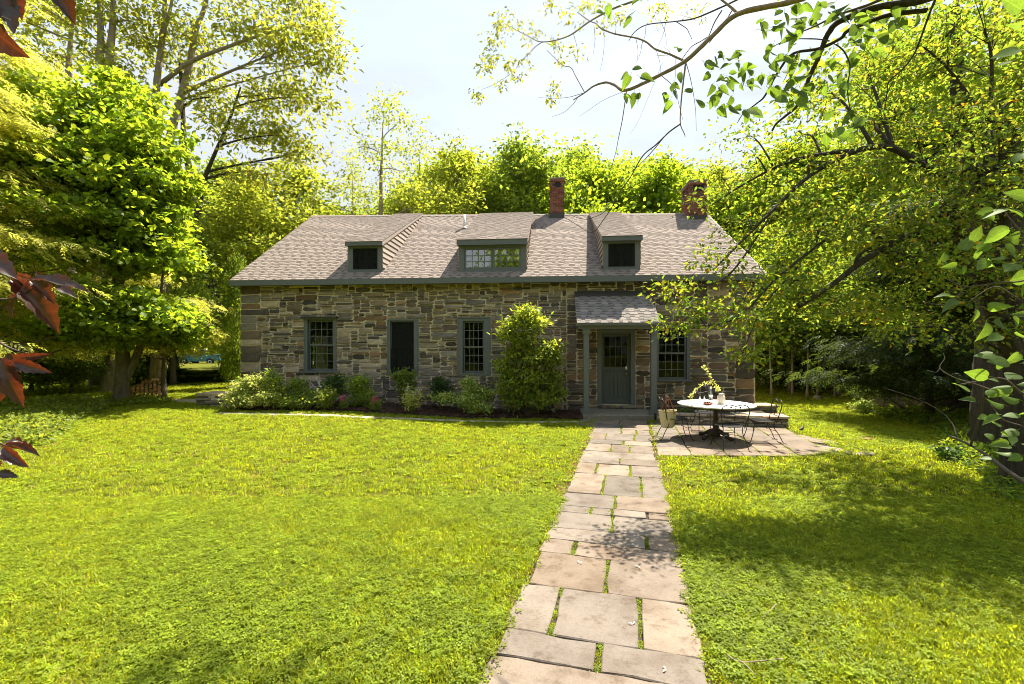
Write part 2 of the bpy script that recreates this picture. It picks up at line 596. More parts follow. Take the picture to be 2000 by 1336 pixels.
def ribbon(name, center, half, lift, mat, label=None, kind='structure', jit=.0, seed=3):
    r = random.Random(seed)
    c = curve(center, 10)
    mb = MB()
    vs = []
    for i, p in enumerate(c):
        t = c[min(i + 1, len(c) - 1)] - c[max(i - 1, 0)]
        t.z = 0
        t.normalize()
        n = Vector((-t.y, t.x, 0))
        for s in (1, -1):
            q = p + n * s * (half + jit * (r.random() - .5))
            vs.append((q.x, q.y, gz(q.x, q.y) + lift))
    mb.add(vs, [(2 * i, 2 * i + 1, 2 * i + 3, 2 * i + 2) for i in range(len(c) - 1)])
    return tag(mb.build(name, mat), label, kind=kind)

# ---- path frame: s runs up the path towards the door, t across it (towards the left)
PHI = math.atan(230 / 900)
Qp = gp(1281, 892)
PD = Vector((math.sin(PHI), math.cos(PHI), 0))
PL = Vector((-math.cos(PHI), math.sin(PHI), 0))
PW = 1.30
def pst(s, t, z=0.0):
    p = Vector((Qp.x, Qp.y, 0)) + PD * s + PL * t
    p.z = z
    return p
def s_of_left(v):
    Y = CAM_H * F_PX / (v - HZ)
    return (Y - Qp.y - PW * PL.y) / PD.y

SLAB_COLS = [(.235, .188, .146), (.205, .168, .135), (.255, .208, .164), (.185, .160, .136), (.225, .176, .132), (.215, .185, .156)]
def flag_poly(pts, jit=.014, step=.16):
    out = []
    n = len(pts)
    for i in range(n):
        a, b = Vector(pts[i]), Vector(pts[(i + 1) % n])
        d = (b - a).length
        k = max(2, int(d / step))
        for j in range(k):
            t = j / k
            p = a.lerp(b, t)
            e = jit * .5 if j == 0 else jit
            p.x += (rng.random() - .5) * 2 * e
            p.y += (rng.random() - .5) * 2 * e
            if j == 0:
                c = sum((Vector(q) for q in pts), Vector()) / n
                p = p.lerp(c, .012 + .01 * rng.random())
            out.append(p)
    return out
def flagstone(pts, parent, z=.032, tilt=.006):
    """one slab over ground points pts (counter-clockwise): uneven edges, slightly tilted top"""
    c = sum((Vector(q) for q in pts), Vector()) / len(pts)
    ax, ay = (rng.random() - .5) * tilt, (rng.random() - .5) * tilt
    col = rng.choice(SLAB_COLS)
    k = .74 + .24 * rng.random()
    col = tuple(x * k for x in col)
    mb = MB()
    mb.col = col
    poly = [(p.x - c.x, p.y - c.y) for p in flag_poly(pts)]
    top = z + rng.uniform(-.005, .006)
    mb.prism(poly, -.03, top, zf=lambda x, y: ax * x + ay * y, top_in=.007)
    return mb.build('flagstone', M['slab'], parent, loc=(c.x, c.y, 0))

walk = tag(MB().add([tuple(pst(s, t, .006)) for s, t in ((-7.5, -.06), (5.3, -.06), (5.3, PW + .06), (-7.5, PW + .06))], [(0, 1, 2, 3)]).build('walkway', M['soil']), 'flagstone walkway running up to the porch step', kind='structure')
zy = [1640, 1520, 1336 + 40, 1215, 1085, 862, 705, 640, 583, 505, 475, 410, 315, 265, 235, 205, 170, 150, 120, 97, 72, 50]
joints = [[.45], [.6], [], [.50], [.235, .70], [.50], [.24], [.78], [.50], [.30, .49, .80], [.51], [.37, .77], [.25, .65], [.52], [], [.38, .64], [.55], [.26, .72], [.5, .76], [.5], [.45]]
GRASS_JOINTS = []
for i in range(len(zy) - 1):
    s0, s1 = s_of_left(800 + zy[i] / 2.4925), s_of_left(800 + zy[i + 1] / 2.4925)
    s1 = min(s1, 4.05)
    cuts = [0] + joints[i] + [1]
    g = .005
    over0, over1 = rng.uniform(-.03, .03), rng.uniform(-.03, .03)
    for a, b in zip(cuts[:-1], cuts[1:]):
        ta = PW * (1 - a) - (.015 if a > 0 else over0)
        tb = PW * (1 - b) + (.015 if b < 1 else over1)
        sk = rng.uniform(-.012, .012)
        flagstone([pst(s0 + g, tb), pst(s1 - g + sk, tb), pst(s1 - g - sk, ta), pst(s0 + g, ta)][::-1] if False else
                  [pst(s0 + g, ta), pst(s0 + g, tb), pst(s1 - g + sk, tb), pst(s1 - g - sk, ta)], walk)
        if b < 1:
            GRASS_JOINTS.append((s0, s1, PW * (1 - b)))

# ---- patio: slabs in columns parallel to the path
patio_outline = [pst(0.0, -.02), gp(1420, 895), gp(1562, 893), gp(1648, 879), gp(1560, 846), gp(1536, 836), gp(1285, 828)]
patio = tag(MB().add([(p.x, p.y, .006) for p in patio_outline], [tuple(range(len(patio_outline)))]).build('patio', M['soil']), 'flagstone patio beside the walkway under the round table', kind='structure')
tcol = [-.03, -.62, -1.25, -1.87, -2.50, -3.15]
YF = 8.28
back_a, back_b = gp(1285, 828.5), gp(1538, 836.5)
for i in range(len(tcol) - 1):
    ta, tb = tcol[i] - .012, tcol[i + 1] + .012
    def sfront(t):
        y = YF if t > -2.55 else YF + (-2.55 - t) * .9
        return (y - Qp.y - t * PL.y) / PD.y
    def sback(t):
        # meets the wall line
        lo, hi = 0, 6
        for _ in range(30):
            mid = (lo + hi) / 2
            p = pst(mid, t)
            f = (p.x - back_a.x) / (back_b.x - back_a.x)
            yb = back_a.y + f * (back_b.y - back_a.y)
            if p.y < yb: lo = mid
            else: hi = mid
        return lo
    f0, f1, b0, b1 = sfront(ta), sfront(tb), sback(ta), sback(tb)
    n = [4, 3, 4, 3, 3][i]
    fr = sorted([0] + [(k + rng.uniform(-.22, .22)) / n for k in range(1, n)] + [1])
    for a, b in zip(fr[:-1], fr[1:]):
        g = .012
        flagstone([pst(f0 + (b0 - f0) * a + g, ta), pst(f1 + (b1 - f1) * b - g, tb)] if False else
                  [pst(f1 + (b1 - f1) * a + g, tb), pst(f0 + (b0 - f0) * a + g, ta), pst(f0 + (b0 - f0) * b - g, ta), pst(f1 + (b1 - f1) * b - g, tb)][::-1], patio)
        GRASS_JOINTS.append((f1 + (b1 - f1) * a, f1 + (b1 - f1) * b, tb - .012))
for q in ([(1560, 893.5), (1640, 884), (1646, 879), (1600, 872), (1560, 880)][:5], [(1640, 890), (1712, 890), (1700, 883), (1650, 881)], [(1548, 858), (1590, 866), (1640, 872), (1632, 864), (1560, 851)]):
    pts = [gp(u, v) for u, v in q]
    a = sum(pts[i].x * pts[(i + 1) % len(pts)].y - pts[(i + 1) % len(pts)].x * pts[i].y for i in range(len(pts)))
    flagstone(pts if a > 0 else pts[::-1], patio, z=.026)
flagstone([gp(1126, 832), gp(1166, 835), gp(1176, 821.5), gp(1132, 820.5)], walk, z=.028)

# ---- narrow pale strip along the bed, driveway, flower bed
strip_px = [(425, 807.5), (500, 809), (580, 810.5), (650, 812.5), (720, 816), (800, 819), (880, 822), (980, 824.5), (1060, 825.5), (1136, 824.5)]
STRIP = [gp(*p) for p in strip_px]
ribbon('narrow_path', STRIP, .13, .012, M['gravel'], 'narrow pale gravel strip curving along the flower bed', jit=.10)
drive_px = [(296, 786), (360, 787.5), (500, 788), (500, 780), (395, 779), (312, 780)]
DRIVE = [gp(*p) for p in drive_px]
tag(MB().add([(p.x, p.y, gz(p.x, p.y) + .012) for p in DRIVE], [tuple(range(len(DRIVE)))]).build('driveway', M['drive']), 'grey gravel driveway passing behind the left trees', kind='structure')

# ---- house frame: x along the facade (to the right), y into the house
HO = Vector((-8.67, 14.72, 0.0))
HA = -math.atan(.0832)
EX = Vector((math.cos(HA), math.sin(HA), 0))
EY = Vector((-math.sin(HA), math.cos(HA), 0))
HL = 15.80
def h2w(x, y, z=0.0):
    return HO + EX * x + EY * y + Vector((0, 0, z))
def fpx(u, v, y=0.0):
    """photograph pixel -> (x, z) on the plane parallel to the facade at depth y"""
    d = Vector(((u - 1000) / F_PX, 1, (HZ - v) / F_PX))
    o = Vector((0, 0, CAM_H)) - HO
    t = (y - o.dot(EY)) / d.dot(EY)
    p = o + d * t
    return p.dot(EX), p.z

bed_px = [(438, 801), (480, 803), (530, 803.5), (600, 803.5), (660, 804.5), (720, 807), (800, 812), (860, 816), (925, 818.5), (1000, 819), (1060, 819), (1110, 820.5), (1138, 822)]
BED_F = [gp(*p) for p in bed_px]
bed_c = curve(BED_F, 4)
mb = MB()
vs = []
NB = 9
for i, p in enumerate(bed_c):
    w = p - HO
    xx = min(max(w.dot(EX), -.9), 15.0)
    b = h2w(xx, .12 if xx > 0 else 1.2)
    for k in range(NB + 1):
        t = k / NB
        q = p.lerp(b, t)
        e = min(1, t * 5)
        vs.append((q.x, q.y, gz(q.x, q.y) + .008 + .06 * e + .03 * e * (rng.random() - .5)))
for i in range(len(bed_c) - 1):
    for k in range(NB):
        a = i * (NB + 1) + k
        mb.F.append((a, a + NB + 1, a + NB + 2, a + 1)); mb.C.append((1, 1, 1)); mb.M.append(0)
mb.V = vs
tag(mb.build('flower_bed', M['mulch'], smooth=True), 'bed of dark bark mulch along the foot of the stone facade', kind='structure')
# loose chips on the bed
n = 4200
V, F, C = [], [], []
for i in range(n):
    j = rng.randrange(len(bed_c) - 1)
    p = bed_c[j].lerp(bed_c[j + 1], rng.random())
    w = p - HO
    xx = min(max(w.dot(EX), -.9), 15.0)
    q = p.lerp(h2w(xx, .12 if xx > 0 else 1.2), rng.random() ** 1.5 * .95)
    z = gz(q.x, q.y) + .07 + rng.uniform(-.01, .02)
    l, wd, h = rng.uniform(.015, .05), rng.uniform(.006, .016), rng.uniform(.004, .01)
    a = rng.random() * 6.3
    ca, sa = math.cos(a), math.sin(a)
    tl = rng.uniform(-.5, .5)
    b = len(V)
    for dx, dy, dz in ((-l, -wd, -h), (l, -wd, -h), (l, wd, -h), (-l, wd, -h), (-l, -wd, h), (l, -wd, h), (l, wd, h), (-l, wd, h)):
        V.append((q.x + dx * ca - dy * sa, q.y + dx * sa + dy * ca, z + dz + dx * tl))
    k = rng.choice([(1, 1, 1), (1.6, 1.3, 1.2), (2.6, 2.1, 1.9), (.6, .6, .6), (2.0, 1.5, 1.3)])
    for f in ((4, 5, 6, 7), (0, 1, 5, 4), (1, 2, 6, 5), (2, 3, 7, 6), (3, 0, 4, 7)):
        F.append(tuple(b + t for t in f)); C.append(k)
tag(link('mulch', np_mesh('mulch', V, F, M['mulch'], C)), 'loose brown bark chips covering the flower bed', kind='stuff')
# ================================================================== THE HOUSE
rng = random.Random(23)
house = empty('stone_house', HO, HA, 'old fieldstone house with grey shingle roof, three dormers and two brick chimneys', 'house')
WT = .48                                     # wall thickness
WH = 3.96                                    # wall height at the eave
HB = 9.45                                    # depth of the house
RY, RZL, RZR = 4.72, 7.48, 7.20              # ridge line; it has sagged towards the right
EY0, EZ = -.30, 4.06                         # front edge of the roof
def ridge_z(x):
    return RZL + (RZR - RZL) * x / HL
def roof_z(x, y):
    t = (y - EY0) / (RY - EY0)
    return EZ + (ridge_z(x) - EZ) * t
def on_roof(u, v):
    """sight line meets the front roof slope -> (x, y, z)"""
    lo, hi = EY0 - .2, RY
    for _ in range(40):
        mid = (lo + hi) / 2
        x, z = fpx(u, v, mid)
        if z < roof_z(x, mid): hi = mid if False else hi; lo = mid if z > roof_z(x, mid) else lo
        f = z - roof_z(x, mid)
        # moving back along the line of sight the ray climbs slower than the roof
        if f > 0: lo = mid
        else: hi = mid
    x, z = fpx(u, v, mid)
    return x, mid, z

# ---- openings in the front wall: outer frame rectangles taken from the facade plane
def rect(u0, u1, v0, v1):
    vm, um = (v0 + v1) / 2, (u0 + u1) / 2
    return fpx(u0, vm)[0], fpx(u1, vm)[0], fpx(um, v1)[1], fpx(um, v0)[1]
WINS = [rect(595.5, 657, 621, 727), rect(757.3, 817.6, 624, 733.3), rect(893.7, 958, 620, 733.3), rect(1281, 1346.5, 637, 744)]
DOOR = rect(1166.7, 1240.8, 644.8, 789.3)
DOOR = (DOOR[0], DOOR[1], .26, DOOR[3])
OPEN = WINS + [DOOR]
SEAM = fpx(1106, 650)[0]

# ---- front wall: mortar body with holes
def wall_body(mb, xa, xb, z0, z1, y0, y1, openings, flip=False):
    X = sorted(set([xa, xb] + [o[0] for o in openings] + [o[1] for o in openings]))
    Z = sorted(set([z0, z1] + [o[2] for o in openings] + [o[3] for o in openings]))
    def hole(x, z):
        return any(o[0] < x < o[1] and o[2] < z < o[3] for o in openings)
    nX, nZ = len(X), len(Z)
    base = len(mb.V)
    vs = [(x, y, z) for y in (y0, y1) for z in Z for x in X]
    def idx(i, j, k): return (k * nZ + j) * nX + i
    fs = []
    for j in range(nZ - 1):
        for i in range(nX - 1):
            h = hole((X[i] + X[i + 1]) / 2, (Z[j] + Z[j + 1]) / 2)
            if not h:
                fs.append((idx(i, j, 0), idx(i + 1, j, 0), idx(i + 1, j + 1, 0), idx(i, j + 1, 0)))
                fs.append((idx(i, j, 1), idx(i, j + 1, 1), idx(i + 1, j + 1, 1), idx(i + 1, j, 1)))
            def solid_at(a, b):
                return 0 <= a < nX - 1 and 0 <= b < nZ - 1 and not hole((X[a] + X[a + 1]) / 2, (Z[b] + Z[b + 1]) / 2)
            if h:
                if solid_at(i - 1, j): fs.append((idx(i, j, 0), idx(i, j + 1, 0), idx(i, j + 1, 1), idx(i, j, 1)))
                if solid_at(i + 1, j): fs.append((idx(i + 1, j, 0), idx(i + 1, j, 1), idx(i + 1, j + 1, 1), idx(i + 1, j + 1, 0)))
                if solid_at(i, j - 1): fs.append((idx(i, j, 0), idx(i, j, 1), idx(i + 1, j, 1), idx(i + 1, j, 0)))
                if solid_at(i, j + 1): fs.append((idx(i, j + 1, 0), idx(i + 1, j + 1, 0), idx(i + 1, j + 1, 1), idx(i, j + 1, 1)))
    for (j0, i_) in ((0, 0),):
        fs.append(tuple(idx(0, j, 0) for j in range(nZ)) + tuple(idx(0, j, 1) for j in range(nZ - 1, -1, -1)))
        fs.append(tuple(idx(nX - 1, j, 1) for j in range(nZ)) + tuple(idx(nX - 1, j, 0) for j in range(nZ - 1, -1, -1)))
        fs.append(tuple(idx(i, nZ - 1, 0) for i in range(nX)) + tuple(idx(i, nZ - 1, 1) for i in range(nX - 1, -1, -1)))
        fs.append(tuple(idx(i, 0, 1) for i in range(nX)) + tuple(idx(i, 0, 0) for i in range(nX - 1, -1, -1)))
    mb.add(vs, fs)
mb = MB()
wall_body(mb, 0, HL, -.3, WH, 0, WT, OPEN)
front = mb.build('wall', M['mortar'], house)
tag(front, 'long facade of grey and brown fieldstones in pale mortar')

# ---- rubble stones packed over the facade
CW, CH = .03, .024
sid = {}
gnx, gnz = int(HL / CW), int((WH - .0) / CH)
occ = [[False] * gnx for _ in range(gnz)]
for o in OPEN:
    for j in range(gnz):
        for i in range(gnx):
            x, z = (i + .5) * CW, (j + .5) * CH
            if o[0] - .015 < x < o[1] + .015 and o[2] - .02 < z < o[3] + .02:
                occ[j][i] = True
seam_i = int(SEAM / CW)
stones = []
for j in range(gnz):
    for i in range(gnx):
        if occ[j][i]: continue
        z = j * CH
        right = i > seam_i
        if right:
            w = int(rng.choice([8, 11, 14, 17, 20, 24, 28]))
            h = int(rng.choice([2, 3, 4, 5, 6, 7, 8, 9]))
        elif z < 1.5 and rng.random() < .55:
            w = int(rng.choice([8, 11, 13, 16, 19, 22]))
            h = int(rng.choice([2, 2, 3, 4, 4, 5, 6, 8]))
        else:
            w = int(rng.choice([6, 8, 10, 12, 15, 18, 22, 26]))
            h = int(rng.choice([1, 2, 2, 2, 2, 3, 3, 3, 4, 4, 5, 7]))
        if i == 0 or i > gnx - 20:
            w, h = int(rng.choice([11, 14, 18])), int(rng.choice([4, 6, 8, 10, 12]))
        w = max(w, int(h * (rng.uniform(1.3, 2.6) if right else rng.uniform(1.7, 3.8))))
        if j:
            for _ in range(4):          # stagger the joints
                if any(sid.get((j - 1, i + w + e - 1)) != sid.get((j - 1, i + w + e)) for e in (-1, 0, 1)):
                    w += 3
        k = 0
        lim = seam_i if i <= seam_i else gnx
        while k < w + 4 and i + k < lim + (1 if lim == seam_i else 0) and i + k < gnx and not occ[j][i + k]: k += 1
        w = k if k <= w + 3 else w
        w = max(1, w)
        hh = 1
        while hh < h and j + hh < gnz and not any(occ[j + hh][i + q] for q in range(w)): hh += 1
        if j + hh >= gnz - 1: hh = gnz - j
        # a free sliver above, under an opening or a stone: swallow it
        for a in range(hh):
            for q in range(w):
                occ[min(j + a, gnz - 1)][i + q] = True
                sid[(j + a, i + q)] = len(stones)
        stones.append((i * CW, (i + w) * CW, j * CH, (j + hh) * CH))
PAL = [(.185, .160, .125), (.120, .104, .084), (.235, .205, .155), (.195, .178, .150), (.290, .245, .175), (.095, .086, .075), (.230, .155, .090), (.150, .136, .122), (.320, .280, .210), (.205, .160, .115), (.120, .114, .108)]
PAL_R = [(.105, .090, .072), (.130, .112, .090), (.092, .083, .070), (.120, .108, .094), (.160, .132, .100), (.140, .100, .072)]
def stone_geo(mb, x0, x1, z0, z1, col, square=False):
    g = rng.uniform(.006, .018) if x0 < SEAM else rng.uniform(.006, .014)
    gs = [rng.choice([.003, .004, .008, .010, .014, .022]) for _ in range(4)]
    x0, x1, z0, z1 = x0 + gs[0] * .9, x1 - gs[1] * .9, z0 + gs[2] * .7, z1 - gs[3] * .7
    w, h = x1 - x0, z1 - z0
    if w < .02 or h < .012: return False
    cx, cz = (x0 + x1) / 2, (z0 + z1) / 2
    rc = min(w * .34, h * 1.1) * rng.uniform(.15, .8)
    rz = h * rng.uniform(.12, .42)
    if w < 2.1 * h or square:
        rc, rz = min(w, h) * rng.uniform(.06, .20), h * rng.uniform(.06, .20)
    jt = min(.024, h * .17)
    base = []
    tl, tr = rng.uniform(-.5, .5) * min(.05, h * .35), rng.uniform(-.5, .5) * min(.05, h * .35)
    for (px, pz) in ((x0 + rc, z0), (cx + rng.uniform(-.2, .2) * w, z0), (x1 - rc, z0), (x1, z0 + rz), (x1, z1 - rz), (x1 - rc, z1), (cx + rng.uniform(-.2, .2) * w, z1), (x0 + rc, z1), (x0, z1 - rz), (x0, z0 + rz)):
        f = (px - x0) / w
        pz += (tl * (1 - f) + tr * f) * (1 if pz > cz else -.6) * .5
        base.append((px + rng.uniform(-jt, jt) * .8, pz + rng.uniform(-jt, jt) * .6))
    pr = rng.uniform(.012, .034)
    n = len(base)
    vs = [(p[0], .004, p[1]) for p in base]
    for k, yy in ((.965, -pr * .75), (.72, -pr)):
        for p in base:
            vs.append((cx + (p[0] - cx) * k, yy + rng.uniform(-.004, .004), cz + (p[1] - cz) * k))
    fs = []
    for r_ in range(2):
        for i in range(n):
            q = (i + 1) % n
            fs.append((r_ * n + i, r_ * n + q, (r_ + 1) * n + q, (r_ + 1) * n + i))
    fs.append(tuple(2 * n + i for i in range(n)))
    mb.add(vs, fs, col)
    return True
order = sorted(range(len(stones)), key=lambda k: -(stones[k][1] - stones[k][0]) * (stones[k][3] - stones[k][2]))
rest = MB()
made = 0
for k in order:
    s = stones[k]
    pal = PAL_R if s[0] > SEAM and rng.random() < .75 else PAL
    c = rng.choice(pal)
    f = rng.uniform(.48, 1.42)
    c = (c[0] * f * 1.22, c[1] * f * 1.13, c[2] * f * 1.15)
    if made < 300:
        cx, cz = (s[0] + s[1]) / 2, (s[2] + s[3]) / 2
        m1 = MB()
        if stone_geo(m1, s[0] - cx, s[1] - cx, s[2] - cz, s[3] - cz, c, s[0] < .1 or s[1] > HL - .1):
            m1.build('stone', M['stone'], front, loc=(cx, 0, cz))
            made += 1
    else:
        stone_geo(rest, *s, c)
tag(rest.build('small_stones', M['stone'], front), kind='stuff')

# ---- other walls, floors
mb = MB()
bw = [(13.55, 13.85, 1.0, 2.3)]
wall_body(mb, WT, HL - WT, -.3, WH, HB - WT, HB, bw)
mb.build('back_wall', M['mortar'], house)
for xx, rz in ((0, RZL), (HL - WT, RZR)):
    mb = MB()
    pr = [(xx, WT, -.3), (xx, HB, -.3), (xx, HB, WH), (xx, RY, rz - .25), (xx, WT, WH)]
    q = [(xx + WT, p[1], p[2]) for p in pr]
    if xx == 0:                              # the left gable has a window that lets light through
        y0, y1, za, zb = 2.75, 4.75, .85, 2.45
        mb.box(xx, xx + WT, WT, y0, -.3, WH)
        mb.box(xx, xx + WT, y1, HB, -.3, WH)
        mb.box(xx, xx + WT, y0, y1, -.3, za)
        mb.box(xx, xx + WT, y0, y1, zb, WH)
        mb.add([(xx, WT, WH), (xx, HB, WH), (xx, RY, rz - .25), (xx + WT, WT, WH), (xx + WT, HB, WH), (xx + WT, RY, rz - .25)], [(0, 2, 1), (3, 4, 5), (0, 1, 4, 3), (1, 2, 5, 4), (2, 0, 3, 5)])
    else:
        mb.add(pr + q, [(4, 3, 2, 1, 0), (5, 6, 7, 8, 9)] + [(i, (i + 1) % 5, 5 + (i + 1) % 5, 5 + i) for i in range(5)])
    mb.build('gable_wall', M['mortar'], house)
MB().box(WT, HL - WT, WT, HB - WT, .10, .22).build('floor', M['floorboards'], house)
MB().box(WT, HL - WT, WT, HB - WT, 2.55, 2.70).build('ceiling', M['room'], house)
MB().box(7.3, 7.42, WT, HB - WT, .22, 2.55).build('partition', M['room'], house)
MB().box(10.3, 10.42, 3.2, HB - WT, .22, 2.55).build('partition', M['room'], house)

# ---- main roof
TH = .10
def roof_slab(mb, xa, xb, ya, yb, fz, th, n=1):
    b4 = [(xa, ya, fz(xa, ya) - th), (xb, ya, fz(xb, ya) - th), (xb, yb, fz(xb, yb) - th), (xa, yb, fz(xa, yb) - th)]
    t4 = [(p[0], p[1], p[2] + th) for p in b4]
    mb.hexa(b4, t4)
XA, XB = -.15, HL + .19
mb = MB()
mb.col = (.24, .20, .17)
roof_slab(mb, XA, XB, EY0, RY, roof_z, TH)
def back_z(x, y):
    t = (y - RY) / (HB + .3 - RY)
    return ridge_z(x) + (EZ - ridge_z(x)) * t
roof_slab(mb, XA, XB, RY, HB + .3, back_z, TH)
roof = mb.build('roof', M['shingle'], house)
tag(roof, 'brown grey asphalt shingle roof')
SH_COLS = [(.270, .224, .194), (.256, .212, .184), (.282, .235, .205), (.244, .203, .178), (.265, .219, .188)]
def shingle_box(mb, xa, xb, ya, yb, fz, lift, th, col):
    """flat tab lying on the slope; its lower edge stands proud"""
    b = [(xa, ya, fz(xa, ya) + lift - .001), (xb, ya, fz(xb, ya) + lift - .001), (xb, yb, fz(xb, yb) + .001), (xa, yb, fz(xa, yb) + .001)]
    t = [(b[0][0], ya, b[0][2] + th), (b[1][0], ya, b[1][2] + th), (b[2][0], yb, b[2][2] + .003), (b[3][0], yb, b[3][2] + .003)]
    mb.hexa(b, t, col)
def shingle_rows(xa, xb, ya, yb, fz, rows, single_rows, parent, stuff_name='shingle_courses', tabw=(.12, .34), clip=None):
    dy = (yb - ya) / rows
    st = MB()
    for r in range(rows):
        y0 = ya + r * dy - .012
        y1 = ya + (r + 1) * dy + .05
        x_lo, x_hi = (xa, xb) if clip is None else clip(ya + (r + .5) * dy)
        c = tuple(k * .42 for k in SH_COLS[0])  # darkened strip: the tabs' shadow lines put into the colour
        shingle_box(st, x_lo, x_hi, y0 + .014, min(y1, yb), fz, .006, .006, c)
        x = x_lo
        tab = rng.random() < .5
        while x < x_hi - .02:
            w = rng.uniform(*tabw) * (1.0 if not tab else .62)
            e = min(x + w, x_hi)
            if tab:
                kk = rng.uniform(.80, .95)
                shingle_box(st, x - .003, e - .003, y0 + dy * .42, min(y1, yb), fz, .009, .008, tuple(k * kk for k in rng.choice(SH_COLS)))
            tab = not tab
            if tab:
                kk = rng.uniform(.93, 1.07)
                c = tuple(k * kk for k in rng.choice(SH_COLS))
                if r < single_rows:
                    m1 = MB()
                    zc = fz(x, y0)
                    shingle_box(m1, 0, e - x - .006, 0, min(y1, yb) - y0, lambda a, b: fz(x + a, y0 + b) - zc, .012, .012, c)
                    m1.build('shingle', M['shingle'], parent, loc=(x, y0, zc))
                else:
                    shingle_box(st, x, e - .006, y0, min(y1, yb), fz, .012, .012, c)
            x = e
    tag(st.build(stuff_name, M['shingle'], parent), kind='stuff')
shingle_rows(XA, XB, EY0 - .02, RY, roof_z, 48, 4, roof, tabw=(.11, .28))
# ridge cap
mb = MB()
x = XA
while x < XB - .05:
    e = min(x + .3, XB)
    c = tuple(k * rng.uniform(.9, 1.1) for k in rng.choice(SH_COLS))
    z0, z1 = ridge_z(x) + .02, ridge_z(e) + .028
    mb.hexa([(x, RY - .15, z0 - .105), (e, RY - .15, z1 - .105), (e, RY, z1 - .005), (x, RY, z0 - .005)], [(x, RY - .15, z0 - .09), (e, RY - .15, z1 - .09), (e, RY, z1 + .01), (x, RY, z0 + .01)], c)
    mb.hexa([(x, RY, z0 - .005), (e, RY, z1 - .005), (e, RY + .15, z1 - .105), (x, RY + .15, z0 - .105)], [(x, RY, z0 + .01), (e, RY, z1 + .01), (e, RY + .15, z1 - .09), (x, RY + .15, z0 - .09)], c)
    x = e
tag(mb.build('ridge_cap', M['shingle'], roof))
# eave board, soffit, rake boards
MB().box(XA, XB, EY0 - .03, EY0 + .0, EZ - .175, EZ - .008).build('fascia', M['trim'], house)
MB().box(XA + .01, XB - .01, EY0 + .003, -.003, EZ - .15, EZ - .12).build('soffit', M['trim'], house)
for xa in (XA - .028, XB + .003):
    mb = MB()
    for (ya, yb, fz) in ((EY0, RY, roof_z), (RY, HB + .3, back_z)):
        b4 = [(xa, ya, fz(xa, ya) - .2), (xa + .025, ya, fz(xa, ya) - .2), (xa + .025, yb, fz(xa, yb) - .2), (xa, yb, fz(xa, yb) - .2)]
        mb.hexa(b4, [(p[0], p[1], p[2] + .19) for p in b4])
    mb.build('rake_board', M['trim'], house)
# vent pipe
vx, vy, vz = on_roof(907, 446)
mb = MB()
mb.lathe([(.11, .0), (.105, .03), (.06, .09), (.055, .09)], 14)
mb.lathe([(.046, -.1), (.046, .54), (.038, .54), (.038, .3)], 14)
mb.build('vent_pipe', M['white_metal'], house, True, (vx, vy, vz - .02))

# ---- chimneys
def chimney(xc, yf, w, d, z0, z1, single_faces, opening_side):
    """brick shaft: front face at y = yf, bricks laid in running bond"""
    bw_, bh, mj = .205, .065, .012
    core = MB().box(xc - w / 2 + .012, xc + w / 2 - .012, yf + .012, yf + d - .012, z0, z1 - .002)
    core.box(xc - w / 2 - .02, xc + w / 2 + .02, yf - .02, yf + d + .02, z1 + .001, z1 + .05)
    ch = core.build('chimney', M['brick_mortar'], house)
    st = MB()
    nrow = int((z1 - z0) / (bh + mj))
    pal = [(.25, .095, .062), (.30, .120, .078), (.20, .075, .050), (.27, .105, .075), (.17, .068, .050)]
    for r in range(nrow):
        za = z0 + r * (bh + mj)
        if za + bh > z1: break
        out = .028 if r >= nrow - 1 else (.014 if r == nrow - 7 else 0)
        for face in ('front', 'right', 'back', 'left'):
            ln = w if face in ('front', 'back') else d - .20
            off = 0 if face in ('front', 'back') else .10
            x = (0 if r % 2 == 0 else -bw_ / 2)
            while x < ln - .01:
                a, b = max(0, x), min(ln, x + bw_ - mj)
                x += bw_
                if b - a < .03: continue
                # openings just below the top course
                top = nrow - 1 - r
                if 1 <= top <= 3:
                    m_ = (a + b) / 2 / ln
                    if face == 'front' and .18 < m_ < .82: continue
                    if face == 'left' and opening_side and (.12 < m_ < .42 or .58 < m_ < .88): continue
                c = tuple(k * rng.uniform(.85, 1.15) for k in rng.choice(pal))
                pr = out + rng.uniform(0, .005)
                if face == 'front': bx = (xc - w / 2 + a, xc - w / 2 + b, yf - pr, yf + .095)
                elif face == 'back': bx = (xc - w / 2 + a, xc - w / 2 + b, yf + d - .095, yf + d + pr)
                elif face == 'left': bx = (xc - w / 2 - pr, xc - w / 2 + .095, yf + off + a, yf + off + b)
                else: bx = (xc + w / 2 - .095, xc + w / 2 + pr, yf + off + a, yf + off + b)
                if face in single_faces:
                    m1 = MB()
                    m1.box(0, bx[1] - bx[0], 0, bx[3] - bx[2], 0, bh, c)
                    m1.build('brick', M['brick'], ch, loc=(bx[0], bx[2], za))
                else:
                    st.box(*bx, za, za + bh, c)
    tag(st.build('far_side_bricks', M['brick'], ch), kind='stuff')
    # near-black panels stand in for the flue's shade behind the gaps; flashing at the foot
    mb = MB()
    za = z0 + (nrow - 4) * (bh + mj)
    mb.box(xc - w * .32, xc + w * .32, yf + .004, yf + .02, za, za + 3 * (bh + mj) - mj)
    if opening_side:
        for f in (.27, .73):
            yc = yf + .1 + (d - .2) * f
            mb.box(xc - w / 2 + .004, xc - w / 2 + .02, yc - .14, yc + .14, za, za + 3 * (bh + mj) - mj)
    mb.build('flue_dark_panel', M['screen'], ch)
    MB().box(xc - w / 2 - .012, xc + w / 2 + .012, yf - .014, yf + d + .012, z0 - .6, z0 + .06).build('flashing', M['lead'], ch)
    return ch
c1x, c1y, c1z = on_roof(1088.5, 426.5)
x0_, z1_ = fpx(1074, 349.5, c1y)
x1_, _ = fpx(1102, 349.5, c1y)
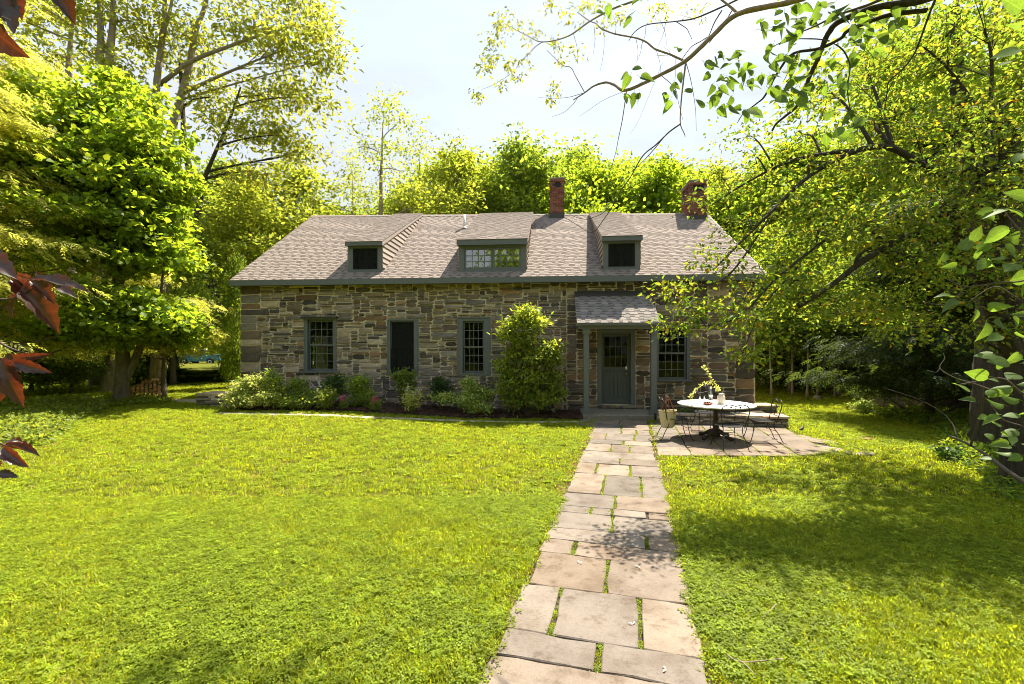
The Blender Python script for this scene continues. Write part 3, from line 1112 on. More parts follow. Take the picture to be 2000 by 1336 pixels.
chimney((x0_ + x1_) / 2, c1y, x1_ - x0_, .62, c1z + .15, z1_, ('front',), False)
c2x, c2y, c2z = on_roof(1363, 429)
x0_, z1_ = fpx(1347.5, 352, c2y)
x1_, _ = fpx(1381, 352, c2y)
tag(chimney((x0_ + x1_) / 2, c2y, x1_ - x0_, 1.15, c2z + .1, z1_ - .03, ('front', 'left'), True), 'wide brick chimney with openings in its side')

# ---- windows
PANE_ME = {}
def pane_mesh(w, h, mat):
    key = (round(w, 3), round(h, 3), mat)
    if key not in PANE_ME:
        PANE_ME[key] = MB().box(-w / 2, w / 2, -.002, .002, -h / 2, h / 2).mesh('pane', M[mat])
    return PANE_ME[key]
def sash_with_panes(x0, x1, z0, z1, y, cols, rows, parent, name='sash', st=.045, mun=.018, mat='trim', glass='glass', top=None, dep=.04):
    """wooden sash (stiles, rails and glazing bars in one piece) with each pane a piece of its own"""
    mb = MB()
    mb.box(x0, x0 + st, y, y + dep, z0, z1)
    mb.box(x1 - st, x1, y, y + dep, z0, z1)
    mb.box(x0 + st, x1 - st, y + .001, y + dep - .001, z0, z0 + st)
    mb.box(x0 + st, x1 - st, y + .001, y + dep - .001, z1 - st, z1)
    xa, xb, za, zb = x0 + st, x1 - st, z0 + st, z1 - st
    pw, ph = (xb - xa) / cols, (zb - za) / rows
    for c in range(1, cols):
        mb.box(xa + c * pw - mun / 2, xa + c * pw + mun / 2, y + .004, y + dep - .006, za, zb)
    for r in range(1, rows):
        for c in range(cols):
            a = xa + c * pw + (mun / 2 if c else 0)
            b = xa + (c + 1) * pw - (mun / 2 if c < cols - 1 else 0)
            mb.box(a, b, y + .005, y + dep - .007, za + r * ph - mun / 2, za + r * ph + mun / 2)
    mb.build(name, M[mat], parent)
    me = pane_mesh(pw - mun * .6, ph - mun * .6, glass)
    for c in range(cols):
        for r in range(rows):
            link('pane', me, parent, (xa + (c + .5) * pw, y + dep * .55, za + (r + .5) * ph), (R(rng.uniform(-.5, .5)), 0, R(rng.uniform(-.6, .6))))
def window(o, glass_px, cols, rows2, hood=False, sill=True, label=None, screen=False, rail_v=None):
    x0, x1, z0, z1 = o
    u0, u1, v0, v1 = glass_px
    um, vm = (u0 + u1) / 2, (v0 + v1) / 2
    gx0, gx1, gz0, gz1 = fpx(u0, vm, .1)[0] - .03, fpx(u1, vm, .1)[0] + .03, fpx(um, v1, .1)[1] - .05, fpx(um, v0, .1)[1] + .05
    a, b = max(gx0 - .015, x0 + .06), min(gx1 + .015, x1 - .06)
    c, d = max(gz0 - .015, z0 + .05), min(gz1 + .015, z1 - .06)
    mb = MB()
    mb.box(x0 + .003, a, -.035, .12, z0 + .003, z1 - .003)
    mb.box(b, x1 - .003, -.035, .12, z0 + .003, z1 - .003)
    mb.box(a, b, -.032, .12, d, z1 - .003)
    mb.box(a, b, -.032, .12, z0 + .003, c)
    # outer bead
    for bx in ((x0 - .012, x0 + .02), (x1 - .02, x1 + .012)):
        mb.box(*bx, -.05, -.036, z0, z1)
    mb.box(x0 + .021, x1 - .021, -.05, -.036, z1 - .03, z1 + .01)
    w = mb.build('window', M['trim'], house)
    tag(w, label)
    if hood:
        m2 = MB()
        m2.box(x0 - .07, x1 + .07, -.16, .0, z1 + .012, z1 + .035)
        m2.box(x0 - .05, x1 + .05, -.11, -.051, z1 - .03, z1 + .0115)
        m2.build('hood', M['trim_dark'], w)
        for k in range(7):
            m3 = MB()
            m3.col = rng.choice(PAL)
            xa = x0 - .07 + k * (x1 - x0 + .14) / 7
            m3.prism([(0, -.14), (.125, -.14 + rng.uniform(0, .05)), (.12, 0), (.01, 0)], 0, .035, top_in=.01)
            m3.build('stone', M['stone'], w, loc=(xa, 0, z1 + .036))
    if sill:
        MB().box(x0 - .03, x1 + .03, -.075, -.051, z0 - .012, z0 + .04).build('sill', M['trim'], w)
    zr = fpx(um, rail_v, .08)[1] if rail_v else (c + d) / 2
    sash_with_panes(a + .006, b - .006, zr - .018, d - .006, .045, cols, rows2, w)
    sash_with_panes(a + .006, b - .006, c + .006, zr + .018, .088, cols, rows2, w)
    if screen:
        m2 = MB()
        m2.box(a + .03, b - .03, .028, .031, c + .03, d - .03)
        m2.build('insect_screen', M['mesh_screen'], w)
    return w
def mesh_screen_mat():
    m, nt, out = new_mat('insect_screen_mesh')
    tr = nt.nodes.new('ShaderNodeBsdfTransparent')
    d = nt.nodes.new('ShaderNodeBsdfDiffuse')
    d.inputs['Color'].default_value = (.022, .024, .022, 1)
    mx = nt.nodes.new('ShaderNodeMixShader')
    mx.inputs['Fac'].default_value = .62
    nt.links.new(tr.outputs[0], mx.inputs[1])
    nt.links.new(d.outputs[0], mx.inputs[2])
    nt.links.new(mx.outputs[0], out.inputs['Surface'])
    return m
M['mesh_screen'] = mesh_screen_mat()
window(WINS[0], (607.3, 651.6, 629.5, 719.3), 4, 3, hood=True, label='left sash window under a stone topped hood, light showing through', rail_v=674)
window(WINS[1], (767.7, 808, 630.3, 726), 4, 3, sill=False, screen=True, label='sash window behind a dark insect screen', rail_v=678)
window(WINS[2], (908, 943.7, 631.3, 723.5), 4, 3, sill=False, label='sash window reflecting green leaves', rail_v=678)
window(WINS[3], (1286, 1336.4, 643, 737.8), 4, 3, label='sash window right of the porch post', rail_v=690)

# ---- dutch door
x0, x1, z0, z1 = DOOR
lx0, lx1 = fpx(1174.7, 715, .1)[0], fpx(1230, 715, .1)[0]
lz1 = fpx(1200, 652, .1)[1]
lz0 = .27
zs = fpx(1200, 722.6, .1)[1]
mb = MB()
mb.box(x0 + .003, lx0 - .006, -.03, .16, z0, z1 - .003)
mb.box(lx1 + .006, x1 - .003, -.03, .16, z0, z1 - .003)
mb.box(lx0 - .006, lx1 + .006, -.027, .16, lz1 + .006, z1 - .003)
mb.box(x0 - .02, x1 + .02, -.06, -.031, z1 - .03, z1 + .02)
mb.build('door_casing', M['trim'], house)
mb = MB()
y = .08
st = .10
mb.box(lx0, lx0 + st, y, y + .045, lz0, zs - .004)
mb.box(lx1 - st, lx1, y, y + .045, lz0, zs - .004)
mb.box(lx0 + st, lx1 - st, y + .001, y + .044, zs - .004 - .11, zs - .004)
mb.box(lx0 + st, lx1 - st, y + .001, y + .044, lz0, lz0 + .17)
mb.box(lx0 + .02, lx1 - .02, y - .025, y - .001, zs - .03, zs - .006)
door = mb.build('door', M['trim_dark'], house)
tag(door, 'dutch door with a boarded lower half and glazed upper half')
nb = 5
bwid = (lx1 - lx0 - 2 * st) / nb
for k in range(nb):
    MB().box(lx0 + st + k * bwid + .004, lx0 + st + (k + 1) * bwid - .004, y + .012, y + .035, lz0 + .171, zs - .115).build('plank', M['trim_dark'], door)
sash_with_panes(lx0, lx1, zs + .004, lz1, y, 4, 3, door, name='upper_leaf', st=.085, mun=.02, mat='trim_dark')
kx, kz = fpx(1223, 730.7, y)
MB().lathe([(.0, 0), (.030, .012), (.036, .03), (.028, .05), (.012, .058), (.012, .09)], 14).build('knob', solid('brass', (.75, .58, .25), .25, 20, .1, 0, metal=1.0, attr=False), door, True, (kx, y - .085, kz))
bpy.data.objects['knob'].rotation_euler = (R(-90), 0, 0)
MB().box(kx - .03, kx + .03, y - .006, y - .001, zs + .02, zs + .10).build('latch_plate', M['white_metal'], door)
# rough threshold stones under the door
for k in range(9):
    m1 = MB()
    m1.col = rng.choice(PAL)
    wd = rng.uniform(.12, .2)
    xa = x0 + .0 + k * (x1 - x0) / 9
    m1.prism([(0, -.10 + rng.uniform(0, .05)), (wd, -.10 + rng.uniform(0, .05)), (wd, .1), (0, .1)], 0, rng.uniform(.06, .085), top_in=.012)
    m1.build('threshold_stone', M['stone'], door, loc=(xa, -.01, .165))

# ---- porch
PY = -1.44
pz0, pz1 = 2.635, 3.56
pxa, _ = fpx(1128, 628, PY)
pxb, _ = fpx(1290, 628, PY)
def porch_z(x, y):
    t = (y - PY) / (0 - PY)
    return pz0 + (pz1 - pz0) * t
mb = MB()
roof_slab(mb, pxa, pxb, PY, -.03, porch_z, .05)
mb.box(pxa + .05, pxb - .05, PY + .10, PY + .22, pz0 - .17, pz0 - .012)          # front beam
mb.box(pxa + .05, pxa + .15, PY + .221, -.035, pz0 - .165, pz0 - .02)
mb.box(pxb - .15, pxb - .05, PY + .221, -.035, pz0 - .165, pz0 - .02)
mb.box(pxa + .16, pxb - .16, PY + .225, -.04, pz0 - .05, pz0 - .03)              # ceiling
for xx in (pxa + .06, pxb - .11):                                                 # side cheeks
    mb.add([(xx, PY + .06, pz0 - .02), (xx, -.035, pz0 - .02), (xx, -.035, pz1 - .08), (xx + .05, PY + .06, pz0 - .02), (xx + .05, -.035, pz0 - .02), (xx + .05, -.035, pz1 - .08)], [(0, 2, 1), (3, 4, 5), (0, 1, 4, 3), (1, 2, 5, 4), (2, 0, 3, 5)])
porch = mb.build('porch', M['trim'], house)
tag(porch, 'small shingled porch on two square posts over the door')
MB().box(pxa - .01, pxb + .01, PY - .03, PY + .0, pz0 - .075, pz0 - .004).build('fascia', M['trim'], porch)
SV = SH_COLS
SH_COLS = [(.26, .23, .21), (.235, .21, .195), (.275, .243, .22), (.22, .20, .186)]
shingle_rows(pxa - .015, pxb + .015, PY - .035, -.05, porch_z, 11, 11, porch, tabw=(.12, .26))
SH_COLS = SV
MB().hexa([(pxa - .01, -.16, porch_z(0, -.16) + .02), (pxb + .01, -.16, porch_z(0, -.16) + .02), (pxb + .01, -.026, porch_z(0, -.03) + .02), (pxa - .01, -.026, porch_z(0, -.03) + .02)],
          [(pxa - .01, -.16, porch_z(0, -.16) + .03), (pxb + .01, -.16, porch_z(0, -.16) + .03), (pxb + .01, -.026, porch_z(0, -.03) + .10), (pxa - .01, -.026, porch_z(0, -.03) + .10)]).build('flashing', M['lead'], porch)
for u in (1145, 1277):
    cx, _ = fpx(u, 720, PY + .16)
    mb = MB()
    s = .072
    yb = PY + .20
    mb.box(cx - s, cx + s, yb - s, yb + s, .30, pz0 - .30)
    for (a, za, zb) in ((.105, .148, .30), (.095, pz0 - .30, pz0 - .19), (.112, pz0 - .19, pz0 - .17)):
        mb.box(cx - a, cx + a, yb - a, yb + a, za, zb)
    mb.build('post', M['trim'], porch)

# ---- dormers
def dormer(ul, ur, vbot, vtop, vfas, wins, label, plank_side, glass, sh_single=0):
    um = (ul + ur) / 2
    x, yd, zb = on_roof(um, vbot)
    xl, xr = fpx(ul, (vbot + vtop) / 2, yd)[0], fpx(ur, (vbot + vtop) / 2, yd)[0]
    zt = fpx(um, vtop, yd)[1]
    zf = fpx(um, vfas, yd)[1]
    YT = RY - .25
    def dz(x, y):
        t = (y - (yd - .12)) / (YT - (yd - .12))
        return zt + (ridge_z(xl) - .015 - zt) * t
    zb_ = roof_z(xl, yd) - .04
    fw = .15
    mb = MB()                                   # front frame
    y0, y1 = yd, yd + .10
    mb.box(xl, xl + fw, y0, y1, zb_, zf)
    mb.box(xr - fw, xr, y0, y1, zb_, zf)
    sb = zb + .10
    mb.box(xl + fw, xr - fw, y0 + .002, y1, zb_, sb)
    mb.box(xl + fw, xr - fw, y0 + .002, y1, zf - .06, zf)
    d = mb.build('dormer', M['trim'], house)
    tag(d, label)
    MB().box(xl - .05, xr + .05, yd - .13, yd - .10, zf, zt - .012).build('fascia', M['trim'], d)
    MB().box(xl - .04, xr + .04, yd - .099, yd + .1, zf + .001, zf + .025).build('soffit', M['trim'], d)
    # cheeks: body plus siding boards on the side that shows
    for side in (-1, 1):
        xo = xl if side < 0 else xr
        a, b = (xo + .004, xo + .05) if side < 0 else (xo - .05, xo - .004)
        poly = [(yd + .101, zb_), (YT, roof_z(xo, YT) - .05), (YT, dz(xo, YT) - .03), (yd + .101, dz(xo, yd + .1) - .05)]
        mb = MB()
        vs = [(a, p[0], p[1]) for p in poly] + [(b, p[0], p[1]) for p in poly]
        mb.add(vs, [(0, 1, 2, 3), (7, 6, 5, 4)] + [(i, (i + 1) % 4, 4 + (i + 1) % 4, 4 + i) for i in range(4)][::1])
        mb.build('cheek', M['siding'], d)
        zz = zb_ + .02
        top_front = dz(xo, yd) - .06
        while zz < ridge_z(xo) - .25:
            # board from the front back to where it meets the roof
            za, zb2 = zz, zz + .165
            def y_on_roof(z): return EY0 + (z - EZ) / (ridge_z(xo) - EZ) * (RY - EY0)
            def y_on_dorm(z):
                k = (ridge_z(xl) - .015 - zt) / (YT - (yd - .12))
                return yd - .12 + (z + .07 - zt) / k
            fa, fb = max(yd + .0, y_on_dorm(za)), max(yd + .0, y_on_dorm(zb2))
            ra, rb = y_on_roof(za), y_on_roof(zb2)
            zz += .17
            if ra - fa < .10: continue
            rb = max(rb, fb + .02)
            o0, o1 = (.034, .006)
            sx = -1 if side < 0 else 1
            c = rng.uniform(.85, 1.12)
            m1 = MB()
            m1.col = (c, c * rng.uniform(.97, 1.02), c * rng.uniform(.95, 1.03))
            q = [(xo + sx * o0, fa, za), (xo + sx * o0, ra + .05, za), (xo + sx * o1, rb + .05, zb2), (xo + sx * o1, fb, zb2)]
            q2 = [(xo, p[1], p[2]) for p in q]
            m1.add(q + q2, [(0, 1, 2, 3), (7, 6, 5, 4), (0, 4, 5, 1), (1, 5, 6, 2), (2, 6, 7, 3), (3, 7, 4, 0)])
            m1.build('plank', M['siding'], d)
        # rake trim
        xo2 = (xl - .052, xl - .02) if side < 0 else (xr + .02, xr + .052)
        mb = MB()
        ya, yb = yd - .12, YT
        mb.hexa([(xo2[0], ya, dz(0, ya) - .13), (xo2[1], ya, dz(0, ya) - .13), (xo2[1], yb, dz(0, yb) - .09), (xo2[0], yb, dz(0, yb) - .09)],
                [(xo2[0], ya, dz(0, ya) - .01), (xo2[1], ya, dz(0, ya) - .01), (xo2[1], yb, dz(0, yb) - .01), (xo2[0], yb, dz(0, yb) - .01)])
        mb.build('rake_board', M['siding'], d)
    mb = MB()
    mb.col = (.24, .20, .17)
    roof_slab(mb, xl - .05, xr + .05, yd - .12, YT + .1, lambda x, y: dz(x, y), .05)
    rf = mb.build('dormer_roof', M['shingle'], d)
    shingle_rows(xl - .06, xr + .06, yd - .14, YT + .1, lambda x, y: dz(x, y), max(8, int((YT - yd) / .115)), 0, d)
    # sashes
    xa, xb = xl + fw + .004, xr - fw - .004
    zlo, zhi = sb + .004, zf - .064
    n = wins[0]
    w = (xb - xa) / n
    for k in range(n):
        sash_with_panes(xa + k * w + .003, xa + (k + 1) * w - .003, zlo, zhi, yd + .03, wins[1], wins[2], d, st=wins[3], mun=.02, mat='trim_dark' if n == 2 and wins[1] < 3 else 'trim', glass=glass)
    if n == 2 and wins[1] < 3:
        MB().box(xa + .01, xb - .01, yd + .012, yd + .015, zlo + .01, zhi - .01).build('insect_screen', M['mesh_screen'], d)
    # near-black panel stands in for the attic's darkness behind the glass
    MB().box(xa - .05, xb + .05, yd + 1.0, yd + 1.02, zb_ - .1, zt + .5).build('attic_dark_panel', M['screen'], d)
dormer(680, 746.5, 532.5, 473.5, 481, (2, 2, 3, .05), 'left dormer with a small dark screened window', 1, 'glass')
dormer(896.6, 1027.6, 531.5, 469, 479.5, (2, 4, 3, .05), 'wide middle dormer with a bright reflecting window', 1, 'glass_refl')
dormer(1178, 1250.4, 527.5, 462.5, 471.4, (2, 2, 3, .05), 'right dormer with a small dark window', -1, 'glass')

# ---- step in front of the porch
sx0, _ = fpx(1137, 815, -1.29)
sx1, _ = fpx(1283, 815, -1.29)
ws = [h2w(sx0, -1.38), h2w(sx1, -1.38), h2w(sx1, -.02), h2w(sx0, -.02)]
cs = sum(ws, Vector()) / 4
mb = MB()
mb.prism([(p.x - cs.x + rng.uniform(-.004, .004), p.y - cs.y) for p in flag_poly(ws, .006, .3)], 0, .146, top_in=.015)
tag(mb.build('doorstep', M['concrete'], loc=(cs.x, cs.y, 0)), 'broad worn stone step under the porch posts', 'step')
# ================================================================== TREES AND PLANTS
def unit(v):
    return v / (np.linalg.norm(v, axis=-1, keepdims=True) + 1e-9)

def leaf_arrays(pos, axis, nrm, ln, wd, fold=.25, hexa=False):
    """leaf blades: 2 (or 4) triangles each, folded along the midrib"""
    n = len(pos)
    axis = unit(axis)
    side = unit(np.cross(axis, nrm))
    up = np.cross(side, axis)
    ln = np.broadcast_to(ln, (n,))[:, None]
    wd = np.broadcast_to(wd, (n,))[:, None]
    b = pos
    t = pos + axis * ln - up * ln * .10
    if not hexa:
        m = pos + axis * ln * .45
        l = m + side * wd * .5 + up * wd * fold * .5
        r = m - side * wd * .5 + up * wd * fold * .5
        V = np.stack([b, l, t, r], 1).reshape(-1, 3)
        k = np.arange(n)[:, None] * 4
        F = np.concatenate([k + [0, 2, 1], k + [0, 3, 2]], 1).reshape(-1, 3)
        return V, F, 2
    m1 = pos + axis * ln * .30
    m2 = pos + axis * ln * .68
    l1, r1 = m1 + side * wd * .5 + up * wd * fold * .5, m1 - side * wd * .5 + up * wd * fold * .5
    l2, r2 = m2 + side * wd * .38 + up * wd * fold * .3, m2 - side * wd * .38 + up * wd * fold * .3
    V = np.stack([b, l1, l2, t, r2, r1], 1).reshape(-1, 3)
    k = np.arange(n)[:, None] * 6
    F = np.concatenate([k + [0, 3, 2], k + [0, 2, 1], k + [0, 5, 4], k + [0, 4, 3]], 1).reshape(-1, 3)
    return V, F, 4

def leaf_cols(g, n, per, var=.25, hue=.12, accents=()):
    v = 1 + var * (g.random(n) * 2 - 1)
    h = hue * (g.random(n) * 2 - 1)
    c = np.stack([v * (1 + h), v, v * (1 - h * .6)], 1)
    for frac, col in accents:
        k = g.random(n) < frac
        c[k] = np.array(col) * v[k, None]
    return np.repeat(c, per, 0)

def noisy_ellipsoid(g, n, c, r, shell=.45):
    d = unit(g.normal(size=(n, 3)))
    ph = g.random(6) * 6.28
    bump = 1 + .16 * np.sin(3 * d[:, 0] * 2 + ph[0]) * np.cos(3 * d[:, 1] + ph[1]) + .14 * np.sin(5 * d[:, 2] + 4 * d[:, 0] + ph[2]) + .10 * np.sin(8 * d[:, 1] + ph[3])
    u = g.random(n) ** shell
    return np.array(c) + d * np.array(r) * (u * bump)[:, None]

def clump_leaves(g, centers, per, cr, ln, aspect, flat=.6, droop=.2, upbias=.8, hexa=False, out_from=None, lnvar=.35):
    """per leaves around each clump centre"""
    n = len(centers) * per
    C = np.repeat(centers, per, 0)
    sz = np.repeat(cr * (.6 + .8 * g.random(len(centers))), per)
    off = g.normal(size=(n, 3)) * .55
    off[:, 2] *= flat
    P = C + off * sz[:, None]
    ax = off * [1, 1, .5] + g.normal(size=(n, 3)) * .6
    if out_from is not None:
        ax = ax + unit(C - np.array(out_from)) * .6
    ax[:, 2] -= droop
    nr = g.normal(size=(n, 3)) * .75
    nr[:, 2] += upbias
    l = ln * (1 + lnvar * (g.random(n) * 2 - 1))
    return leaf_arrays(P, ax, nr, l, l * aspect, hexa=hexa), n

def spray_leaves(g, centers, dirs, ln, droop=.35, m=5):
    """flat evergreen sprays: a twig with paired narrow leaflets, drooping at the tip"""
    n = len(centers)
    d = dirs.copy()
    d[:, 2] -= droop * (.6 + .8 * g.random(n))
    d = unit(d)
    up = np.tile([0, 0, 1.0], (n, 1)) + g.normal(size=(n, 3)) * .35
    side = unit(np.cross(d, up))
    nrm = np.cross(side, d)
    L_ = ln * (.7 + .6 * g.random(n))
    Ps, As, Ns, Ls = [], [], [], []
    for k in range(m):
        t = (k + .4) / m
        for s in (-1, 1):
            Ps.append(centers + d * (L_ * t)[:, None] - np.array([0, 0, 1]) * (L_ * .25 * t * t)[:, None])
            As.append(d * .75 + side * s * .8 + g.normal(size=(n, 3)) * .12 - np.array([0, 0, .18]))
            Ns.append(nrm + g.normal(size=(n, 3)) * .15)
            Ls.append(L_ * (.42 - .22 * t))
    P, A, N_, Q = np.concatenate(Ps), np.concatenate(As), np.concatenate(Ns), np.concatenate(Ls)
    return leaf_arrays(P, A, N_, Q, Q * .34, fold=.1), len(P)

def bez(a, b, sag, n=7, bow=None):
    a, b = Vector(a), Vector(b)
    m = a.lerp(b, .5) + Vector((0, 0, sag)) + (bow or Vector())
    return [(a * (1 - t) ** 2 + m * 2 * t * (1 - t) + b * t * t) for t in (i / (n - 1) for i in range(n))]

def make_tree(name, label, base, trunk, lobes, leaf, bark='bark', cat='tree', group=None, seed=1, twigs=.35, limb_r=.30, accents=(), trunk_n=10, style='clump', limb_sag=.6, extra_limbs=(), crown_name='crown', flare=1.5, var=.3, hue=.14, twig_r=.012):
    """trunk: [(x, y, z, radius)...] in metres from the base; lobes: [(centre, radii, clumps)];
    leaf: dict(mat, ln, aspect, per, cr, ...)"""
    g = np.random.default_rng(seed)
    r = random.Random(seed)
    root = empty(name, base, 0, label, cat, group)
    tb = MB()
    trunks = trunk if isinstance(trunk[0][0], (list, tuple)) else [trunk]
    allp = []
    for tk in trunks:
        P = curve([p[:3] for p in tk], 6)
        rad = []
        for i in range(len(P)):
            f = i / (len(P) - 1) * (len(tk) - 1)
            k = min(int(f), len(tk) - 2)
            rr = tk[k][3] * (1 - (f - k)) + tk[k + 1][3] * (f - k)
            rad.append(rr)
        if tk[0][2] <= .05:
            rad[0] *= flare
            rad[1] *= 1 + (flare - 1) * .35
        tb.tube(P, rad, trunk_n, True, wob=.16, rng=r)
        allp += list(zip(P, rad))
    for (pts, r0, r1) in extra_limbs:
        cp = curve(pts, 6)
        rr_ = [r0 + (r1 - r0) * i / (len(cp) - 1) for i in range(len(cp))]
        tb.tube(cp, rr_, 7, True, wob=.1, rng=r)
        allp += list(zip(cp, rr_))
    cents = []
    for (c, rr, k) in lobes:
        cc = noisy_ellipsoid(g, k, c, rr, leaf.get('shell', .45))
        cents.append(cc)
        cv = Vector(c)
        # limb from the trunk up into this lobe
        best = min(allp, key=lambda pr: abs((cv - pr[0]).length * .5 + max(0, pr[0].z - (cv.z - .25 * (cv - Vector((pr[0].x, pr[0].y, cv.z))).length)) * 2.0))
        lr = min(best[1] * .75, limb_r * max(rr) ** .8 * .13 + .02)
        lb = bez(best[0], cv, limb_sag * .4, 9, Vector((r.uniform(-.3, .3), r.uniform(-.3, .3), 0)))
        tb.tube(lb, [lr * (1 - .7 * i / 8) for i in range(9)], 6, True, wob=.1, rng=r)
        for q in range(len(cc)):
            if r.random() < twigs:
                st_ = lb[r.randrange(3, 9)]
                tg = bez(st_, Vector(cc[q]), .12 * (Vector(cc[q]) - st_).length * r.uniform(-.6, 1), 5)
                tb.tube(tg, [max(lr * .28, twig_r) * (1 - .75 * i / 4) for i in range(5)], 4, False)
    tb.build('trunk', M[bark], root, smooth=True)
    C = np.concatenate(cents)
    if style == 'spray':
        ax = np.array([trunks[0][0][0], trunks[0][0][1]])
        per = leaf['per']
        CC = np.repeat(C, per, 0)
        D = np.concatenate([CC[:, :2] - ax, np.zeros((len(CC), 1))], 1)
        D = unit(D) + g.normal(size=D.shape) * [.5, .5, .12]
        CC = CC + g.normal(size=CC.shape) * leaf['cr'] * [1, 1, .22]
        (V, F, k), n = spray_leaves(g, CC, D, leaf['ln'], leaf.get('droop', .35))
    else:
        (V, F, k), n = clump_leaves(g, C, leaf['per'], leaf['cr'], leaf['ln'], leaf['aspect'], leaf.get('flat', .6), leaf.get('droop', .2), leaf.get('up', .8), leaf.get('hexa', False), (trunks[0][-1][0], trunks[0][-1][1], 0) if leaf.get('out') else None)
    link(crown_name, np_mesh(crown_name, V, F, M[leaf['mat']], leaf_cols(g, n, k, var, hue, accents)), root)
    return root

def copy_thing(src, loc, rz, sc, label):
    c = copy_tree(src)
    c.location = loc
    c.rotation_euler = (0, 0, rz)
    c.scale = (sc, sc, sc) if not hasattr(sc, '__len__') else sc
    c['label'] = label
    return c

def P(u, v, Y, base):
    """pixel at depth Y, relative to a tree base"""
    return tuple(at(u, v, Y) - Vector(base))

# ---- left: maple with the knot hole (bright, layered)
b = gp(237, 787)
b = Vector((b.x, b.y, gz(b.x, b.y) - .05))
Y0 = b.y
tr_main = [(0, 0, 0, .225), (.02, 0, .6, .195), (.03, .02, 1.5, .175), (.0, 0, 2.6, .16), (-.3, .2, 4.2, .15), (-.5, .3, 6.2, .11), (-.5, .2, 8.2, .05)]
tr_side = [(.10, .03, .75, .12), (.34, .08, 1.35, .105), (.62, .12, 2.1, .09), (1.1, .1, 3.1, .06)]
lob = []
for (u, v, dY, rx, ry, rz, k) in [(150, 250, 0, 1.5, 1.5, .9, 60), (215, 215, .6, 1.4, 1.4, .8, 55), (270, 290, -.3, 1.1, 1.3, .8, 55), (120, 330, -.8, 1.3, 1.4, .8, 55), (200, 360, -.6, 1.5, 1.5, .8, 65), (300, 350, 0, .9, 1.2, .7, 40),
                                  (290, 420, -.2, 1.0, 1.2, .6, 40), (190, 430, -.8, 1.4, 1.3, .6, 50), (240, 500, -.4, 1.4, 1.3, .55, 38), (325, 490, 0, .9, 1.1, .5, 28), (215, 590, -1.0, 1.2, 1.2, .45, 28), (300, 620, -.6, 1.1, 1.1, .38, 34), (335, 655, .3, .8, .9, .26, 26), (250, 645, -.8, .9, .9, .3, 26), (150, 640, -1.2, .9, .9, .4, 28)]:
    lob.append((P(u, v, Y0 + dY, b), (rx * 1.15, ry * 1.2, rz * 1.25), k))
maple = make_tree('maple_tree', 'bright green maple with a knot hole low in its trunk beside the firewood', b, [tr_main, tr_side], lob,
                  dict(mat='lf_maple', ln=.145, aspect=.9, per=70, cr=.40, flat=.42, droop=.25, up=1.1, hexa=True), seed=3, twigs=.3, trunk_n=14, flare=1.25, limb_r=.3)
kn = MB()
kb = Vector((.03, -.20, .50))
ringv = []
for i in range(14):
    a = i / 14 * 6.283
    ringv.append((kb.x + .105 * math.cos(a), kb.y, kb.z + .145 * math.sin(a)))
kn.tube(ringv + [ringv[0]], .032, 6, False)
kn.build('knot_rim', M['bark'], maple, True)
kn = MB()
kn.add([(kb.x + .09 * math.cos(i / 14 * 6.283), kb.y + .012, kb.z + .125 * math.sin(i / 14 * 6.283)) for i in range(14)] + [(kb.x, kb.y + .14, kb.z)], [(i, (i + 1) % 14, 14) for i in range(14)])
kn.build('knot_hole', M['screen'], maple)

# ---- left: hemlocks with yellow green drooping sprays
def hemlock(label, base, H, rad, seed, mat='lf_hemlock', zlo=.5, n=26, per=20, ln=.30, group=None, bark='bark', droop=.4, tiers=9, top=.25, tr=.2, var=.32):
    g = np.random.default_rng(seed)
    lobes = []
    for t in range(tiers):
        z = zlo + (H - zlo) * (t / tiers) ** .95
        rr = rad * (1 - (t / tiers) * (1 - top))
        m = max(4, int(7 - 3 * t / tiers))
        for k in range(m):
            a = 2 * math.pi * (k + g.random()) / m
            d = rr * (.45 + .45 * g.random())
            lobes.append(((math.cos(a) * d, math.sin(a) * d, z + g.normal() * .3 - .10 * d), (rr * .42, rr * .42, .22), n // 2))
    trunk = [(0, 0, 0, tr), (.03, .05, H * .4, tr * .7), (.06, 0, H, tr * .15)]
    return make_tree('hemlock_tree', label, base, trunk, lobes, dict(mat=mat, ln=ln, per=per, cr=.30, droop=droop), bark=bark, seed=seed, style='spray', twigs=.12, limb_sag=-.2, limb_r=.15, group=group, var=var, hue=.12)
hb = Vector((-13.5, 11.6, 0)); hb.z = gz(hb.x, hb.y)
hemlock('yellow green hemlock with drooping sprays, nearest at the left lawn edge', hb, 8.9, 3.0, 31, zlo=2.1, n=22, per=10, ln=.34, droop=.32)
hb = Vector((-15.2, 13.0, gz(-15, 13)))
hemlock('tall yellow green hemlock farthest left, behind the copper leaves', hb, 12.5, 3.4, 32, zlo=2.5, n=22, per=9, ln=.40, tiers=11)
hb = Vector((-11.6, 15.3, gz(-11.6, 15.3)))
hemlock('low pale hemlock between the maple and the house', hb, 4.0, 1.7, 33, zlo=2.0, n=16, per=10, ln=.30, tiers=4, tr=.09)

